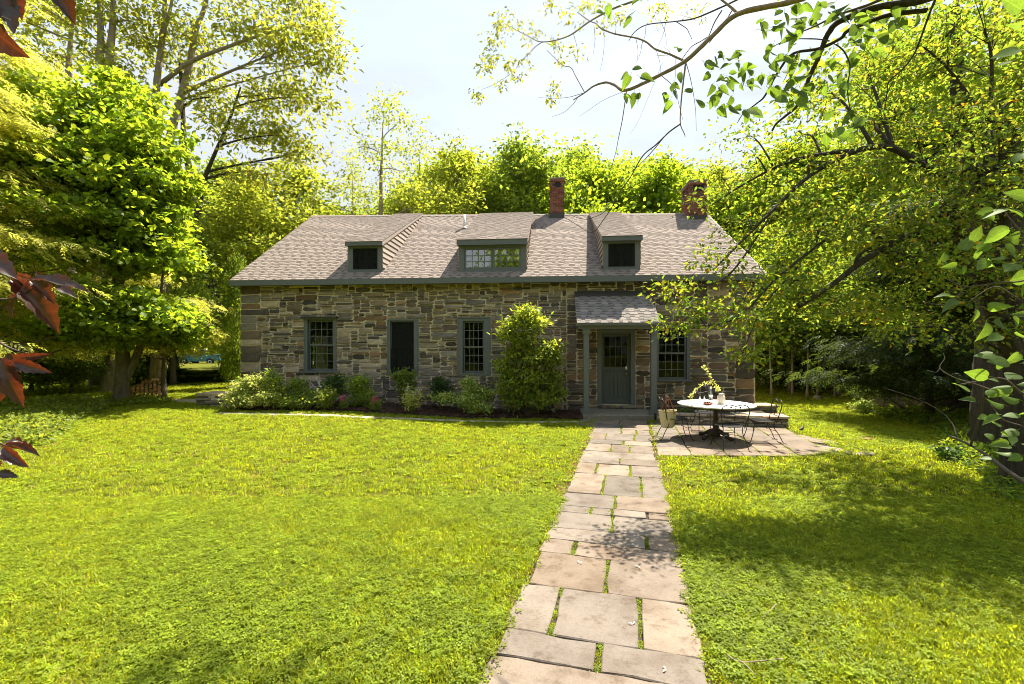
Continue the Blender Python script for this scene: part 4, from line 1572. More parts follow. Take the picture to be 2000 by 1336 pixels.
# ---- left: tall pale trunks with airy crowns
LOC = dict(mat='lf_locust', ln=.26, aspect=.42, per=30, cr=.75, flat=.5, droop=.35, up=.6, shell=.6)
def tall_tree(label, u_base, Y, path, lobes, seed, r0=.28, bark='bark_pale', **kw):
    b = Vector(((u_base - 1000) / 900 * Y, Y, .25))
    tks = []
    for pth in path:
        pts = [P(u, v, Y + dy, b) for (u, v, dy) in pth]
        n = len(pts)
        rs = r0 if pth[0][1] > 700 else r0 * .48
        tks.append([(p[0], p[1], max(p[2], 0) if i else p[2], rs * (1 - .72 * i / (n - 1))) for i, p in enumerate(pts)])
    lb = [(P(u, v, Y + dy, b), (rx, rx, rz), k) for (u, v, dy, rx, rz, k) in lobes]
    lf = dict(LOC)
    lf.update(kw.pop('leaf', {}))
    return make_tree('tall_tree', label, b, tks, lb, lf, bark=bark, seed=seed, trunk_n=10, flare=1.3, limb_sag=.5, **kw)
tall_tree('tall dark trunked tree forking low just left of the roof', 452, 22,
          [[(452, 775, 0), (446, 690, 0), (412, 560, 0), (384, 450, 0), (373, 355, 0), (360, 277, .2), (357, 225, .3), (352, 120, .4)],
           [(383, 440, 0), (397, 360, -.2), (415, 311, -.4), (449, 232, -.6), (470, 170, -.6)]],
          [(450, 240, -.8, 1.6, .9, 24), (550, 265, 0, 1.6, .9, 22), (600, 300, .3, 1.1, .7, 12), (490, 335, .4, 1.5, .8, 20), (420, 190, .3, 1.5, .9, 18), (520, 190, .3, 1.7, 1.0, 26), (600, 190, .3, 1.5, .9, 22), (350, 130, .4, 1.0, .8, 10)],
          41, r0=.26, bark='bark_dark', group='tall trees behind the maple')
tall_tree('tall pale trunk leaning right with the highest crown over the lawn', 302, 21.5,
          [[(300, 775, 0), (306, 450, 0), (333, 270, 0), (352, 195, .1), (371, 124, .2), (382, 60, .3), (401, 8, .3), (424, -110, .4)], [(312, 165, 0), (374, 120, -.3), (449, 90, -.5), (524, 64, -.6), (580, 50, -.6)]],
          [(480, 55, -.5, 2.2, 1.1, 28), (560, 95, -1, 1.9, 1.0, 28), (625, 65, -.5, 1.3, .8, 20), (430, -60, 0, 2.6, 1.4, 30), (560, -40, .5, 2.4, 1.3, 30), (590, 10, .8, 1.6, 1.0, 20), (640, 115, 0, .8, .5, 10), (400, 90, .8, 1.5, .9, 14)],
          47, r0=.23, group='tall trees behind the maple')
tall_tree('slim tall pale tree rising just right of the maple crown', 290, 21,
          [[(292, 775, 0), (296, 450, 0), (300, 258, 0), (307, 157, .1), (318, 64, .1), (322, 0, .1), (326, -140, 0)], [(318, 70, 0), (332, 20, -.2), (345, -50, -.4)]],
          [(330, 40, 0, 1.4, .9, 16), (290, 90, .4, 1.2, .7, 12), (345, -80, 0, 2.2, 1.3, 24), (280, -60, .5, 2.0, 1.2, 22), (265, 180, 0, .9, .6, 8)],
          42, r0=.21, group='tall trees behind the maple')
tall_tree('pair of close pale trunks rising behind the top of the maple', 192, 20,
          [[(188, 775, 0), (189, 400, 0), (193, 170, 0), (197, 80, 0), (195, 0, 0), (192, -160, .2)], [(208, 775, .1), (211, 400, .1), (213, 150, .1), (219, 60, .1), (222, 0, .1), (230, -170, .2)]],
          [(210, -40, 0, 1.8, 1.1, 20), (250, 40, .2, 1.1, .7, 12), (150, 20, 0, 1.2, .8, 13), (180, 100, .4, 1.0, .6, 10), (240, 130, -.3, .8, .5, 7)],
          43, r0=.22, group='tall trees behind the maple')
tall_tree('thin tall tree with few leaves above the hemlock at far left', 140, 21,
          [[(140, 775, 0), (140, 400, 0), (134, 160, 0), (138, 80, 0), (150, -120, 0)]],
          [(150, -20, 0, 1.8, 1.2, 20), (90, 20, 0, 1.6, 1.0, 18), (110, 110, .4, 1.2, .8, 12), (40, 40, .3, 1.6, 1.2, 18)],
          44, r0=.2, group='tall trees behind the maple')
tall_tree('thick leaning trunk beside the firewood, dark leaves above', 298, 17.2,
          [[(303, 782, 0), (305, 730, 0), (311, 670, 0), (318, 600, .1), (322, 500, .3), (318, 380, .6)]],
          [(330, 430, .6, 1.0, .8, 14), (360, 520, .8, .9, .6, 14), (300, 380, 1.0, 1.0, .8, 12)],
          45, r0=.26, bark='bark', leaf=dict(mat='lf_under', ln=.2, aspect=.6, cr=.5))
tall_tree('grey broken trunk behind the knot hole maple', 212, 17.5,
          [[(208, 770, 0), (214, 735, 0), (222, 690, .1), (228, 620, .2)]], [(232, 600, .3, .7, .4, 8)], 46, r0=.26, bark='bark_pale', leaf=dict(mat='lf_under', ln=.2, aspect=.6))

# ---- woodland trees: four kinds, then copies
WD = dict(ln=.31, aspect=.62, per=62, cr=1.05, flat=.62, droop=.15, up=.8, shell=.42)
def wood_kind(label, base, H, rad, seed, mat, bark='bark', k=26, airy=1.0, group=None, name='woodland_tree', z0=.18, **lf):
    g = np.random.default_rng(seed)
    lobes = []
    m = 12
    for i in range(m):
        t = (i + .5) / m
        z = H * (z0 + (1 - z0) * t)
        env = math.sin(math.pi * min(1, .18 + t * .80)) ** .7
        a = i * 2.4 + g.random()
        d = rad * env * (.25 + .62 * g.random()) * (0.35 if t > .93 else 1)
        lobes.append(((math.cos(a) * d, math.sin(a) * d, z), (rad * .52 * env + .5, rad * .52 * env + .5, H * .085 + .35), int(k * airy)))
    tr = H * .017
    trunk = [(0, 0, 0, tr), (.1, .1, H * .3, tr * .8), (-.1, .15, H * .6, tr * .5), (.1, 0, H * .93, tr * .12)]
    d = dict(WD, mat=mat)
    d.update(lf)
    return make_tree(name, label, base, trunk, lobes, d, bark=bark, seed=seed, group=group, twigs=.10, limb_r=.35, hue=.10, var=.3)
GBACK = 'trees standing behind the house'
GLEFT = 'trees behind the left side of the lawn'
GRIGHT = 'trees in the wood right of the house'
def wp(u, Y):
    x = (u - 1000) / 900 * Y
    return Vector((x, Y, gz(x, Y) if Y < 40 else .2))
k_maple = wood_kind('dense green tree behind the roof between the two chimneys, left one', wp(1160, 34), 14.6, 4.6, 51, 'lf_maple', k=30, group=GBACK)
k_wood = wood_kind('dense rounded tree behind the roof just left of the narrow chimney', wp(1010, 35), 16.6, 5.0, 52, 'lf_wood', k=32, group=GBACK)
k_yel = wood_kind('loose yellow green tree behind the roof above the white vent pipe', wp(890, 33), 15.6, 4.4, 53, 'lf_wood_y', k=22, group=GBACK, ln=.26, cr=.8)
k_birch = wood_kind('sparse pale stemmed tree with thin leaves rising highest behind the left roof', wp(745, 32), 18.4, 3.6, 54, 'lf_wood_y', bark='bark_pale', k=11, group=GBACK, ln=.20, per=34, cr=.7, z0=.3)
k_under = wood_kind('dark understory tree at the back of the right lawn, beside the house corner', wp(1545, 20), 6.5, 2.6, 55, 'lf_under', k=24, group=GRIGHT, name='understory_tree', ln=.17, cr=.55, z0=.12)
copy_thing(k_maple, wp(1290, 33), 2.1, (1.0, 1.0, .98), 'dense green tree behind the roof right beside the wide chimney')
copy_thing(k_wood, wp(1240, 38), 4.0, .93, 'rounded tree between the two chimneys, right one')
copy_thing(k_yel, wp(1080, 41), 1.0, 1.04, 'yellow green tree behind the narrow chimney')
copy_thing(k_yel, wp(800, 36), 3.0, .84, 'low yellow green tree at the foot of the sparse pale tree')
copy_thing(k_birch, wp(690, 36), 2.5, .86, 'thin sparse tree left of the tallest sparse tree behind the roof')
copy_thing(k_birch, wp(820, 37), 4.4, .98, 'thin sparse tree right of the tallest sparse tree behind the roof')
copy_thing(k_yel, wp(700, 40), 5.0, .70, 'small yellow tree behind the left half of the roof')
copy_thing(k_wood, wp(935, 44), 2.6, .92, 'rounded tree farther back above the wide dormer')
for (src, u, Y, rz, sc, lab) in [
        (k_wood, 860, 40, .9, 1.0, 'rounded tree between the white vent pipe and the sparse tall tree'),
        (k_maple, 950, 39, 3.6, 1.12, 'green tree rising above the vent pipe and the wide dormer'),
        (k_wood, 1120, 40, 5.2, 1.06, 'rounded tree just right of the narrow chimney'),
        (k_yel, 1190, 43, 2.9, 1.10, 'yellow green tree farther back between the chimneys'),
        (k_wood, 1320, 41, 1.7, 1.02, 'rounded tree just left of the wide chimney'),
        (k_yel, 1390, 37, 3.8, 1.0, 'yellow green tree just right of the wide chimney'),
        (k_wood, 760, 43, 4.7, .88, 'rounded tree behind the foot of the sparse tall trees'),
        (k_wood, 905, 47, 1.1, 1.20, 'far rounded tree filling the gap above the vent pipe'),
        (k_maple, 1045, 48, 2.2, 1.38, 'far green tree filling the gap left of the narrow chimney'),
        (k_wood, 1130, 50, 3.1, 1.26, 'far rounded tree filling the gap right of the narrow chimney'),
        (k_maple, 1225, 47, 4.4, 1.34, 'far green tree in the middle of the gap between the chimneys'),
        (k_wood, 1275, 50, .6, 1.22, 'far rounded tree left of the wide chimney'),
        (k_maple, 1355, 48, 5.0, 1.30, 'far green tree behind the wide chimney'),
        (k_maple, 660, 38, .3, .86, 'green tree over the left end of the roof ridge')]:
    copy_thing(src, wp(u, Y), rz, sc, lab)['group'] = GBACK
for (src, u, Y, rz, sc, lab) in [
        (k_yel, 575, 27, .5, (.9, .9, .78), 'yellow green tree touching the left end of the roof'),
        (k_yel, 490, 25, 2.2, (.85, .85, .66), 'yellow green tree behind the left gable'),
        (k_wood, 440, 31, 1.2, (.8, .8, .80), 'green tree behind the forked tall trunk'),
        (k_yel, 620, 42, 4.2, (.9, .9, .86), 'far yellow tree left of the roof ridge'),
        (k_wood, 338, 20.5, 2.0, (.40, .40, .46), 'small green tree in front of the forked tall trunk'),
        (k_wood, 340, 34, 5.1, (.9, .9, .72), 'green tree behind the slim tall trunk'),
        (k_maple, 90, 24, .7, (.9, .9, .78), 'green tree behind the far left hemlock'),
        (k_wood, -60, 22, 2.7, .85, 'green tree at the far left behind the hemlocks'),
        (k_yel, 235, 30, 3.3, (.8, .8, .74), 'yellow green tree seen past the maple crown')]:
    copy_thing(src, wp(u, Y), rz, sc, lab)['group'] = GLEFT
for (src, u, Y, rz, sc, lab) in [
        (k_wood, 1440, 30, 1.5, (.9, .9, .70), 'green tree past the right end of the roof'),
        (k_maple, 1560, 27, 3.1, (1, 1, .92), 'bright green tree in the wood behind the patio'),
        (k_yel, 1660, 30, .4, (1, 1, .95), 'yellow green tree deep in the wood behind the fence'),
        (k_wood, 1770, 25, 4.4, (1, 1, .98), 'large green tree behind the dark hemlock'),
        (k_maple, 1890, 22, 1.9, (.9, .9, .95), 'green tree right behind the old trunk'),
        (k_wood, 2030, 20, 5.5, .95, 'green tree at the right edge of the wood'),
        (k_yel, 1500, 38, 2.4, 1.0, 'tall yellow tree far back right of the wide chimney'),
        (k_maple, 1730, 36, 5.2, 1.05, 'far green tree high above the rail fence'),
        (k_wood, 2180, 24, 5.5, 1.0, 'green tree beyond the right edge of the lawn')]:
    copy_thing(src, wp(u, Y), rz, sc, lab)['group'] = GRIGHT
for (u, Y, rz, sc, lab) in [
        (1620, 21, 1.1, .9, 'understory tree at the back of the lawn, second from the house'),
        (1690, 19.5, 2.6, .85, 'understory tree behind the rail fence'),
        (1770, 18.5, 3.9, .9, 'understory tree behind the dark hemlock trunk'),
        (1490, 23, 5.0, 1.0, 'understory tree tucked behind the house corner'),
        (1860, 17, .2, .95, 'understory tree left of the old trunk'),
        (1960, 15.5, 1.6, .9, 'understory tree behind the old trunk'),
        (2060, 14.5, 2.9, 1.0, 'understory tree at the far right edge')]:
    copy_thing(k_under, wp(u, Y), rz, sc, lab)
for (u, Y, rz, sc, lab) in [
        (60, 17.5, .6, .55, 'dark bush behind the ground cover at far left'),
        (140, 17, 1.9, .5, 'dark bush between the left edge and the maple trunk'),
        (-30, 15.5, 3.3, .6, 'dark bush at the left edge of the lawn'),
        (520, 27, 4.1, (.8, .8, .95), 'green tree close to the left house corner'),
        (464, 19, 1.3, (.28, .28, .78), 'slender green bush tree against the left house corner'),
        (345, 22.5, 5.3, (.6, .6, .09), 'low green bush across the driveway below the blue car'),
        (430, 23, 2.2, (.6, .6, .08), 'low bush across the driveway left of the house'),
        (270, 21, 2.9, (.6, .6, .45), 'bush behind the firewood')]:
    copy_thing(k_under, wp(u, Y), rz, sc, lab)['group'] = GLEFT

# ---- slim saplings at the back of the right lawn
def sapling(u, v, topv, seed, label):
    b = gp(u, v)
    r = random.Random(seed)
    H = (v - topv) / 900 * b.y
    lob = [((r.uniform(-.4, .4), r.uniform(-.4, .4), H * (.75 + .08 * i)), (.7, .7, .35), 8) for i in range(4)]
    return make_tree('sapling', label, b, [(0, 0, 0, .04), (r.uniform(-.1, .1), 0, H * .5, .032), (r.uniform(-.2, .2), 0, H, .012)], lob, dict(mat='lf_under', ln=.16, aspect=.6, per=40, cr=.4), bark='bark_pale', seed=seed, trunk_n=7, group='slim saplings at the lawn edge')
for i, (u, v, tv, lab) in enumerate([(1576, 778, 620, 'slim pale sapling with a yellow leaf tuft at the lawn edge'), (1631, 775, 600, 'left of two close slim pale saplings'), (1637, 775, 640, 'right of two close slim pale saplings'), (1508, 776, 620, 'slim sapling near the house corner'), (1548, 774, 630, 'slim dark sapling between the house and the yellow tufted one'), (1596, 774, 650, 'slim sapling right of the yellow tufted one')]):
    sapling(u, v, tv, 70 + i, lab)

# ---- dark hemlock over the fence, old trunk, stump cluster
hb = gp(1815, 818)
hemlock('dark green hemlock spreading low over the rail fence', hb, 6.8, 2.5, 61, mat='lf_dark', zlo=1.15, n=30, per=14, ln=.32, bark='bark_dark', tiers=8, tr=.10, var=.4)
b = gp(1958, 880)
old = make_tree('old_tree', 'thick old trunk with rough dark bark at the right edge of the lawn', b,
                [[(0, 0, 0, .50), (-.05, 0, .5, .41), (-.05, 0, 1.6, .37), (0, 0, 2.8, .36), (.1, .1, 4.4, .32), (.1, .1, 6.5, .22)], [(-.05, 0, 3.2, .22), (-.7, -.2, 4.4, .17), (-1.1, -.3, 6.2, .12), (-1.3, -.4, 8.2, .07)]],
                [((-1.2, .6, 7.6), (1.9, 1.9, .9), 26), ((1.2, .5, 7.2), (1.8, 1.8, 1.0), 24), ((-.4, -1.0, 6.4), (1.7, 1.5, .8), 22), ((0, 1.5, 8.6), (2.2, 2.0, 1.2), 28)],
                dict(mat='lf_wood', ln=.15, aspect=.6, per=60, cr=.6, hexa=True), bark='bark_dark', seed=62, trunk_n=18, flare=1.35)
for i, (u, v, w, H, lab) in enumerate([(1874, 806, .42, 3.2, 'broad dark trunk under the hemlock, left of the old trunk'), (1915, 803, .36, 3.0, 'dark trunk half hidden between the hemlock and the old trunk')]):
    b = gp(u, v)
    make_tree('dark_trunk_tree', lab, b, [(0, 0, 0, w), (.05, 0, 1.0, w * .8), (.1, .1, 2.4, w * .7), (.2, .2, 6, w * .4)], [((.2, .2, 6.2), (1.6, 1.6, .9), 20)], dict(mat='lf_under', ln=.18, aspect=.6, per=60, cr=.6), bark='bark_dark', seed=63 + i, trunk_n=14)

# ---- crab apple whose yellowing branches hang in from the right
b = Vector((7.3, 6.6, 0))
CR = []
for (u, v, Y, rx, ry, rz, k) in [(1480, 330, 6.6, .55, .7, .38, 34), (1560, 270, 6.8, .6, .8, .4, 40), (1640, 330, 6.4, .7, .9, .5, 52), (1720, 250, 6.8, .7, .9, .5, 48), (1800, 330, 6.2, .7, .9, .6, 54), (1880, 230, 6.6, .8, 1.0, .6, 54), (1950, 330, 6.2, .8, 1.0, .7, 60),
                                 (1440, 450, 6.2, .45, .6, .34, 34), (1520, 420, 6.4, .6, .8, .4, 46), (1600, 470, 6.0, .65, .8, .45, 54), (1690, 440, 6.2, .7, .9, .5, 58), (1770, 500, 6.0, .7, .8, .5, 54), (1860, 430, 6.2, .8, .9, .6, 58), (1960, 520, 6.0, .8, .9, .6, 50),
                                 (1400, 520, 5.8, .34, .5, .2, 22), (1460, 560, 5.9, .42, .6, .24, 30), (1540, 560, 6.0, .55, .7, .28, 40), (1620, 590, 6.0, .5, .7, .26, 36), (1700, 610, 6.1, .5, .7, .24, 26), (1780, 640, 6.2, .4, .5, .3, 16),
                                 (1375, 395, 6.4, .28, .4, .16, 14), (1420, 370, 6.6, .36, .5, .2, 18), (1340, 560, 5.7, .26, .35, .10, 14), (1370, 600, 5.6, .26, .3, .11, 14), (1330, 635, 5.6, .22, .25, .05, 10), (1440, 630, 5.7, .26, .35, .13, 16), (1460, 690, 5.6, .18, .25, .08, 10), (1500, 640, 5.8, .3, .35, .14, 14),
                                 (1600, 170, 7.0, .6, .8, .35, 26), (1690, 130, 7.2, .7, .9, .45, 32), (1800, 90, 7.0, .8, 1.0, .5, 34), (1920, 60, 6.8, .9, 1.0, .6, 40), (1980, 640, 6.2, .5, .6, .4, 20), (1450, 275, 7.0, .4, .5, .2, 14), (2080, 300, 6.3, .8, 1.0, 1.0, 50), (2080, 100, 6.8, 1.0, 1.0, 1.0, 50)]:
    CR.append((P(u, v, Y, b), (rx, ry, rz), max(5, int(k * ((.14 if v < 470 else .20) if u < 1500 else .42 if u < 1650 else .62)))))
xl_ = [([P(2050, 420, 6.6, b), P(1900, 400, 6.4, b), P(1810, 440, 6.2, b), P(1700, 500, 6.0, b), P(1620, 560, 5.9, b), P(1560, 600, 5.9, b)], .075, .02),
       ([P(2060, 330, 6.6, b), P(1900, 330, 6.4, b), P(1835, 341, 6.3, b), P(1725, 286, 6.3, b), P(1600, 330, 6.3, b), P(1500, 420, 6.2, b), P(1400, 520, 5.8, b)], .07, .012),
       ([P(1700, 290, 6.3, b), P(1560, 310, 6.4, b), P(1470, 350, 6.5, b), P(1390, 400, 6.4, b)], .03, .008),
       ([P(1610, 470, 6.0, b), P(1520, 540, 5.8, b), P(1440, 620, 5.7, b), P(1345, 642, 5.6, b)], .02, .006),
       ([P(1560, 520, 5.9, b), P(1490, 600, 5.8, b), P(1450, 690, 5.6, b)], .014, .005),
       ([P(1500, 430, 6.1, b), P(1420, 540, 5.8, b), P(1340, 560, 5.7, b)], .016, .005)]
make_tree('crab_apple_tree', 'crab apple with drooping branches of small yellowing leaves reaching in from the right', b,
          [[(0, 0, 0, .22), (-.05, 0, 1.0, .19), (-.1, .05, 2.2, .17), (-.2, .1, 3.6, .12), (-.3, .2, 5.2, .06)], [(-.05, 0, 1.7, .13), (-.7, -.1, 3.0, .10), (-1.2, -.1, 3.9, .08)]],
          CR, dict(mat='lf_crab', ln=.068, aspect=.46, per=36, cr=.22, flat=.6, droop=.25, up=.5, hexa=True, shell=.5), bark='bark_dark', seed=66, twigs=.5, limb_r=.10, extra_limbs=xl_, twig_r=.004, limb_sag=.9,
          accents=((.025, (2.0, 1.0, .7)), (.07, (1.6, 1.5, .8)), (.35, (.55, .80, .8))), var=.35, hue=.18, flare=1.3)

# ---- far wood all round, so the sky never meets the bare lawn
g = np.random.default_rng(77)
cs_ = []
for i in range(5200):
    a = g.random() * 2 * math.pi
    d = 58 + 26 * g.random() ** .8
    if math.cos(a) < -.2: d *= .62
    x, y = math.sin(a) * d, math.cos(a) * d + 4
    hmax = (8.0 + 3.0 * math.sin(a * 7) + 2.0 * math.sin(a * 17 + 1)) * (1.0 if y > 0 else 2.2)
    cs_.append((x, y, .3 + hmax * g.random() ** .75))
cs_ = np.array(cs_)
(V, F, k), n = clump_leaves(g, cs_, 34, 2.0, .75, .7, flat=.75)
tag(link('woods', np_mesh('woods', V, F, M['lf_wood'], leaf_cols(g, n, k, .3, .15))), 'distant green woods closing off the view all round', kind='stuff')

# ---- left ground cover, right undergrowth
def ground_cover(name, label, poly_px, n, h, ln, mat, seed, mound=0.0):
    poly = [gp(*p) for p in poly_px]
    g = np.random.default_rng(seed)
    xsv = [p.x for p in poly]; ysv = [p.y for p in poly]
    pts = []
    def inside(x, y):
        c = False
        for i in range(len(poly)):
            a, b2 = poly[i], poly[i - 1]
            if (a.y > y) != (b2.y > y) and x < (b2.x - a.x) * (y - a.y) / (b2.y - a.y) + a.x: c = not c
        return c
    def edge(x, y):
        return min((Vector((x, y, 0)) - Vector((p.x, p.y, 0))).length for p in curve(list(poly) + [poly[0]], 4))
    while len(pts) < n:
        x, y = g.uniform(min(xsv), max(xsv)), g.uniform(min(ysv), max(ysv))
        if inside(x, y):
            pts.append((x, y, gz(x, y) + h * (.4 + .9 * g.random()) * min(1, .35 + edge(x, y) * 1.2) + mound * min(1, edge(x, y) * .5)))
    (V, F, k), nn = clump_leaves(g, np.array(pts), 7, ln * 1.1, ln, .5, flat=.25, droop=.15, upbias=1.3)
    return tag(link(name, np_mesh(name, V, F, M[mat], leaf_cols(g, nn, k, .35, .15))), label, kind='stuff')
ground_cover('ground_cover', 'low leafy ground cover at the left edge of the lawn', [(-150, 800), (60, 792), (150, 786), (215, 788), (222, 797), (185, 806), (140, 826), (118, 850), (70, 872), (-60, 900), (-200, 900)], 4600, .16, .10, 'lf_cover', 81, mound=.10)
ground_cover('ground_cover', 'ground cover round the foot of the maple and the firewood', [(150, 784), (225, 779), (300, 781), (330, 784), (330, 789), (260, 793), (200, 792)], 900, .12, .10, 'lf_cover', 82)
ground_cover('undergrowth', 'leafy undergrowth below the dark hemlock and the old trunk', [(1700, 812), (1800, 832), (1840, 850), (1850, 895), (1905, 925), (1985, 1010), (2250, 1010), (2250, 790), (1850, 790)], 5200, .16, .09, 'lf_under', 83)
# ================================================================== BED PLANTS
def shrub(name, label, u, v, lobes_px, mat, seed, ln=.07, aspect=.5, per=40, cr=.12, group='shrubs in the bed along the facade', stems=6, accents=(), hexa=False, dYs=0.0, up=.7, var=.3, flat=.75, stem_mat='twig', droop=.1, cat='shrub'):
    """lobes_px: (u, v, depth offset, half width, half height in px, clumps)"""
    b = gp(u, v)
    g = np.random.default_rng(seed)
    r = random.Random(seed)
    root = empty(name, b, 0, label, cat, group)
    Y = b.y + dYs
    s = Y / 900
    cents = []
    st = MB()
    for (lu, lv, dY, hw, hh, k) in lobes_px:
        c = at(lu, lv, Y + dY) - b
        cents.append(noisy_ellipsoid(g, k, tuple(c), (hw * s, hw * s * .8, hh * s), .5))
        for i in range(max(2, stems // 2)):
            e = cents[-1][r.randrange(k)]
            st.tube(bez((r.uniform(-.05, .05), r.uniform(-.05, .05), 0), tuple(e), r.uniform(0, .15), 6), [.014 - .0018 * j for j in range(6)], 5, False)
    st.build('stem', M[stem_mat], root)
    C = np.concatenate(cents)
    C[:, 2] = np.maximum(C[:, 2], .05)
    (V, F, k), n = clump_leaves(g, C, per, cr, ln, aspect, flat, droop, up, hexa)
    V[:, 2] = np.maximum(V[:, 2], .01)
    link('foliage', np_mesh('foliage', V, F, M[mat], leaf_cols(g, n, k, var, .15, accents)), root)
    return root
shrub('variegated_shrub', 'bright yellow variegated shrub at the left end of the bed', 490, 800, [(490, 762, 0, 38, 22, 60), (470, 780, -.15, 26, 14, 34), (515, 778, -.2, 30, 15, 38), (495, 746, 0, 18, 10, 20)], 'lf_varieg', 101, ln=.075, aspect=.55, per=34, accents=((.35, (.45, .65, .35)),))
shrub('green_shrub', 'upright green shrub with a bright yellow tip next to the variegated shrub', 552, 800, [(548, 768, 0, 28, 24, 46), (540, 748, 0, 14, 12, 16), (528, 732, 0, 5, 7, 5), (570, 782, -.15, 24, 12, 26)], 'lf_shrub', 102, ln=.07, accents=((.2, (2.6, 2.2, 1.2)),))
shrub('dark_shrub', 'dark green shrub left of the hooded window', 592, 800, [(588, 770, 0, 24, 22, 34), (605, 782, -.1, 20, 14, 22), (575, 750, .1, 16, 12, 16)], 'lf_shrub', 103, ln=.07, var=.35)
shrub('small_rhododendron', 'small dark rhododendron under the hooded window', 652, 797, [(652, 748, 0, 20, 17, 34), (660, 765, 0, 20, 14, 22)], 'lf_box', 104, ln=.10, aspect=.36, per=26, accents=((.12, (2.4, 2.0, 1.4)),))
shrub('andromeda_shrub', 'bright narrow leaved shrub between the hooded and the screened window', 704, 799, [(705, 748, 0, 20, 14, 34), (704, 768, 0, 24, 16, 34), (712, 784, 0, 20, 10, 20)], 'lf_shrub', 105, ln=.11, aspect=.24, per=26, accents=((.25, (2.0, 2.0, 1.2)),))
shrub('green_bush', 'green bush in front of the screened window', 790, 801, [(788, 736, 0, 19, 11, 34), (792, 752, 0, 15, 10, 20), (790, 772, 0, 10, 14, 12)], 'lf_shrub', 106, ln=.085, aspect=.5, per=34)
shrub('box_bush', 'small clipped dark green bush between the screened and the third window', 860, 803, [(859, 752, 0, 20, 19, 60), (860, 768, 0, 17, 12, 26)], 'lf_box', 107, ln=.05, aspect=.45, per=44, cr=.10)
shrub('spreading_shrub', 'low spreading variegated shrub under the third window', 915, 812, [(915, 782, -.1, 38, 14, 56), (868, 776, -.1, 26, 5, 18), (930, 760, 0, 22, 9, 22), (918, 747, 0, 10, 8, 12), (940, 797, -.2, 24, 8, 22), (955, 768, 0, 12, 7, 10)], 'lf_varieg', 108, ln=.075, aspect=.5, per=30, accents=((.5, (.40, .65, .35)),), var=.35)
shrub('large_rhododendron', 'tall rounded broadleaf shrub beside the porch with sunlit top', 1035, 815, [(1030, 612, -.25, 22, 10, 26), (1005, 632, -.3, 24, 10, 26), (1048, 632, -.25, 24, 13, 30), (992, 655, -.3, 16, 9, 16), (1020, 664, -.25, 26, 13, 32), (1055, 690, -.2, 28, 12, 34), (1076, 678, -.2, 14, 9, 16), (1030, 698, -.1, 34, 14, 44), (1000, 690, -.15, 14, 8, 12), (1078, 706, -.15, 16, 12, 20), (1035, 735, -.1, 42, 18, 70), (1000, 732, -.1, 22, 12, 26), (1078, 738, -.1, 18, 14, 24), (1035, 765, -.1, 40, 16, 60), (1062, 780, -.15, 26, 12, 30), (1012, 782, -.15, 26, 12, 30), (982, 712, -.1, 18, 12, 20), (984, 758, -.1, 14, 12, 16), (1084, 762, -.1, 12, 12, 14)], 'lf_shrub', 109, ln=.125, aspect=.40, per=20, cr=.16, stems=10, accents=((.14, (2.6, 2.0, 1.6)), (.30, (1.9, 1.6, 1.1))), var=.35)  # pale accent leaves put sunlight into the foliage colour
def fan_plant(name, label, u, v, H, n, seed, mat, petal=None, spread=.4, ln=.09, group=None, cat='plant', flower_n=0, flower_h=.16):
    b = gp(u, v)
    r = random.Random(seed)
    g = np.random.default_rng(seed)
    root = empty(name, b, 0, label, cat, group)
    st = MB()
    pts, fl = [], []
    for i in range(n):
        a = r.random() * 6.28
        s = spread * r.random() ** .6
        e = Vector((math.cos(a) * s * H, math.sin(a) * s * H, H * (.75 + .3 * r.random())))
        c = bez((math.cos(a) * .03, math.sin(a) * .03, 0), tuple(e), .1 * H, 6)
        st.tube(c, [.006 - .0008 * j for j in range(6)], 4, False)
        for k in range(2, 6):
            pts.append(c[k])
        if i < flower_n:
            fl.append(e)
    st.build('stem', M['lf_shrub'], root)
    (V, F, k), nn = clump_leaves(g, np.array([tuple(p) for p in pts]), 7, ln * 1.1, ln, .3, .8, .1, .5)
    V[:, 2] = np.maximum(V[:, 2], .01)
    link('foliage', np_mesh('foliage', V, F, M[mat], leaf_cols(g, nn, k, .3, .15)), root)
    for e in fl:
        m1 = MB()
        for j in range(46):
            t = j / 46
            a = j * 2.4
            rr = .034 * (1 - t) + .006
            p = Vector((math.cos(a) * rr, math.sin(a) * rr, t * flower_h))
            q = Vector((math.cos(a) * .016, math.sin(a) * .016, .012))
            sd = Vector((-math.sin(a) * .010, math.cos(a) * .010, 0))
            m1.add([p - sd, p + q * .6 - Vector((0, 0, .006)), p + sd, p + q], [(0, 1, 2), (0, 2, 3)])
        m1.build('flower_spike', M[petal], root, loc=tuple(e))
    return root
fan_plant('astilbe', 'left of two small pink astilbes on the mulch', 671, 803, .30, 12, 111, 'lf_shrub', 'petal_pink', .42, .07, 'pink astilbes', 'flower', 7)
fan_plant('astilbe', 'right of two small pink astilbes on the mulch', 736, 806.5, .30, 13, 112, 'lf_shrub', 'petal_pink', .45, .07, 'pink astilbes', 'flower', 8)
fan_plant('pale_flowered_plant', 'upright fan of pale green stems with lilac white flower spikes', 803, 809.5, .66, 22, 113, 'lf_varieg', 'petal_pale', .34, .10, None, 'flower', 7, .2)
fan_plant('grey_leaved_plant', 'grey green fan shaped plant under the hooded window', 634, 803, .58, 26, 114, 'lf_cover', None, .5, .10)
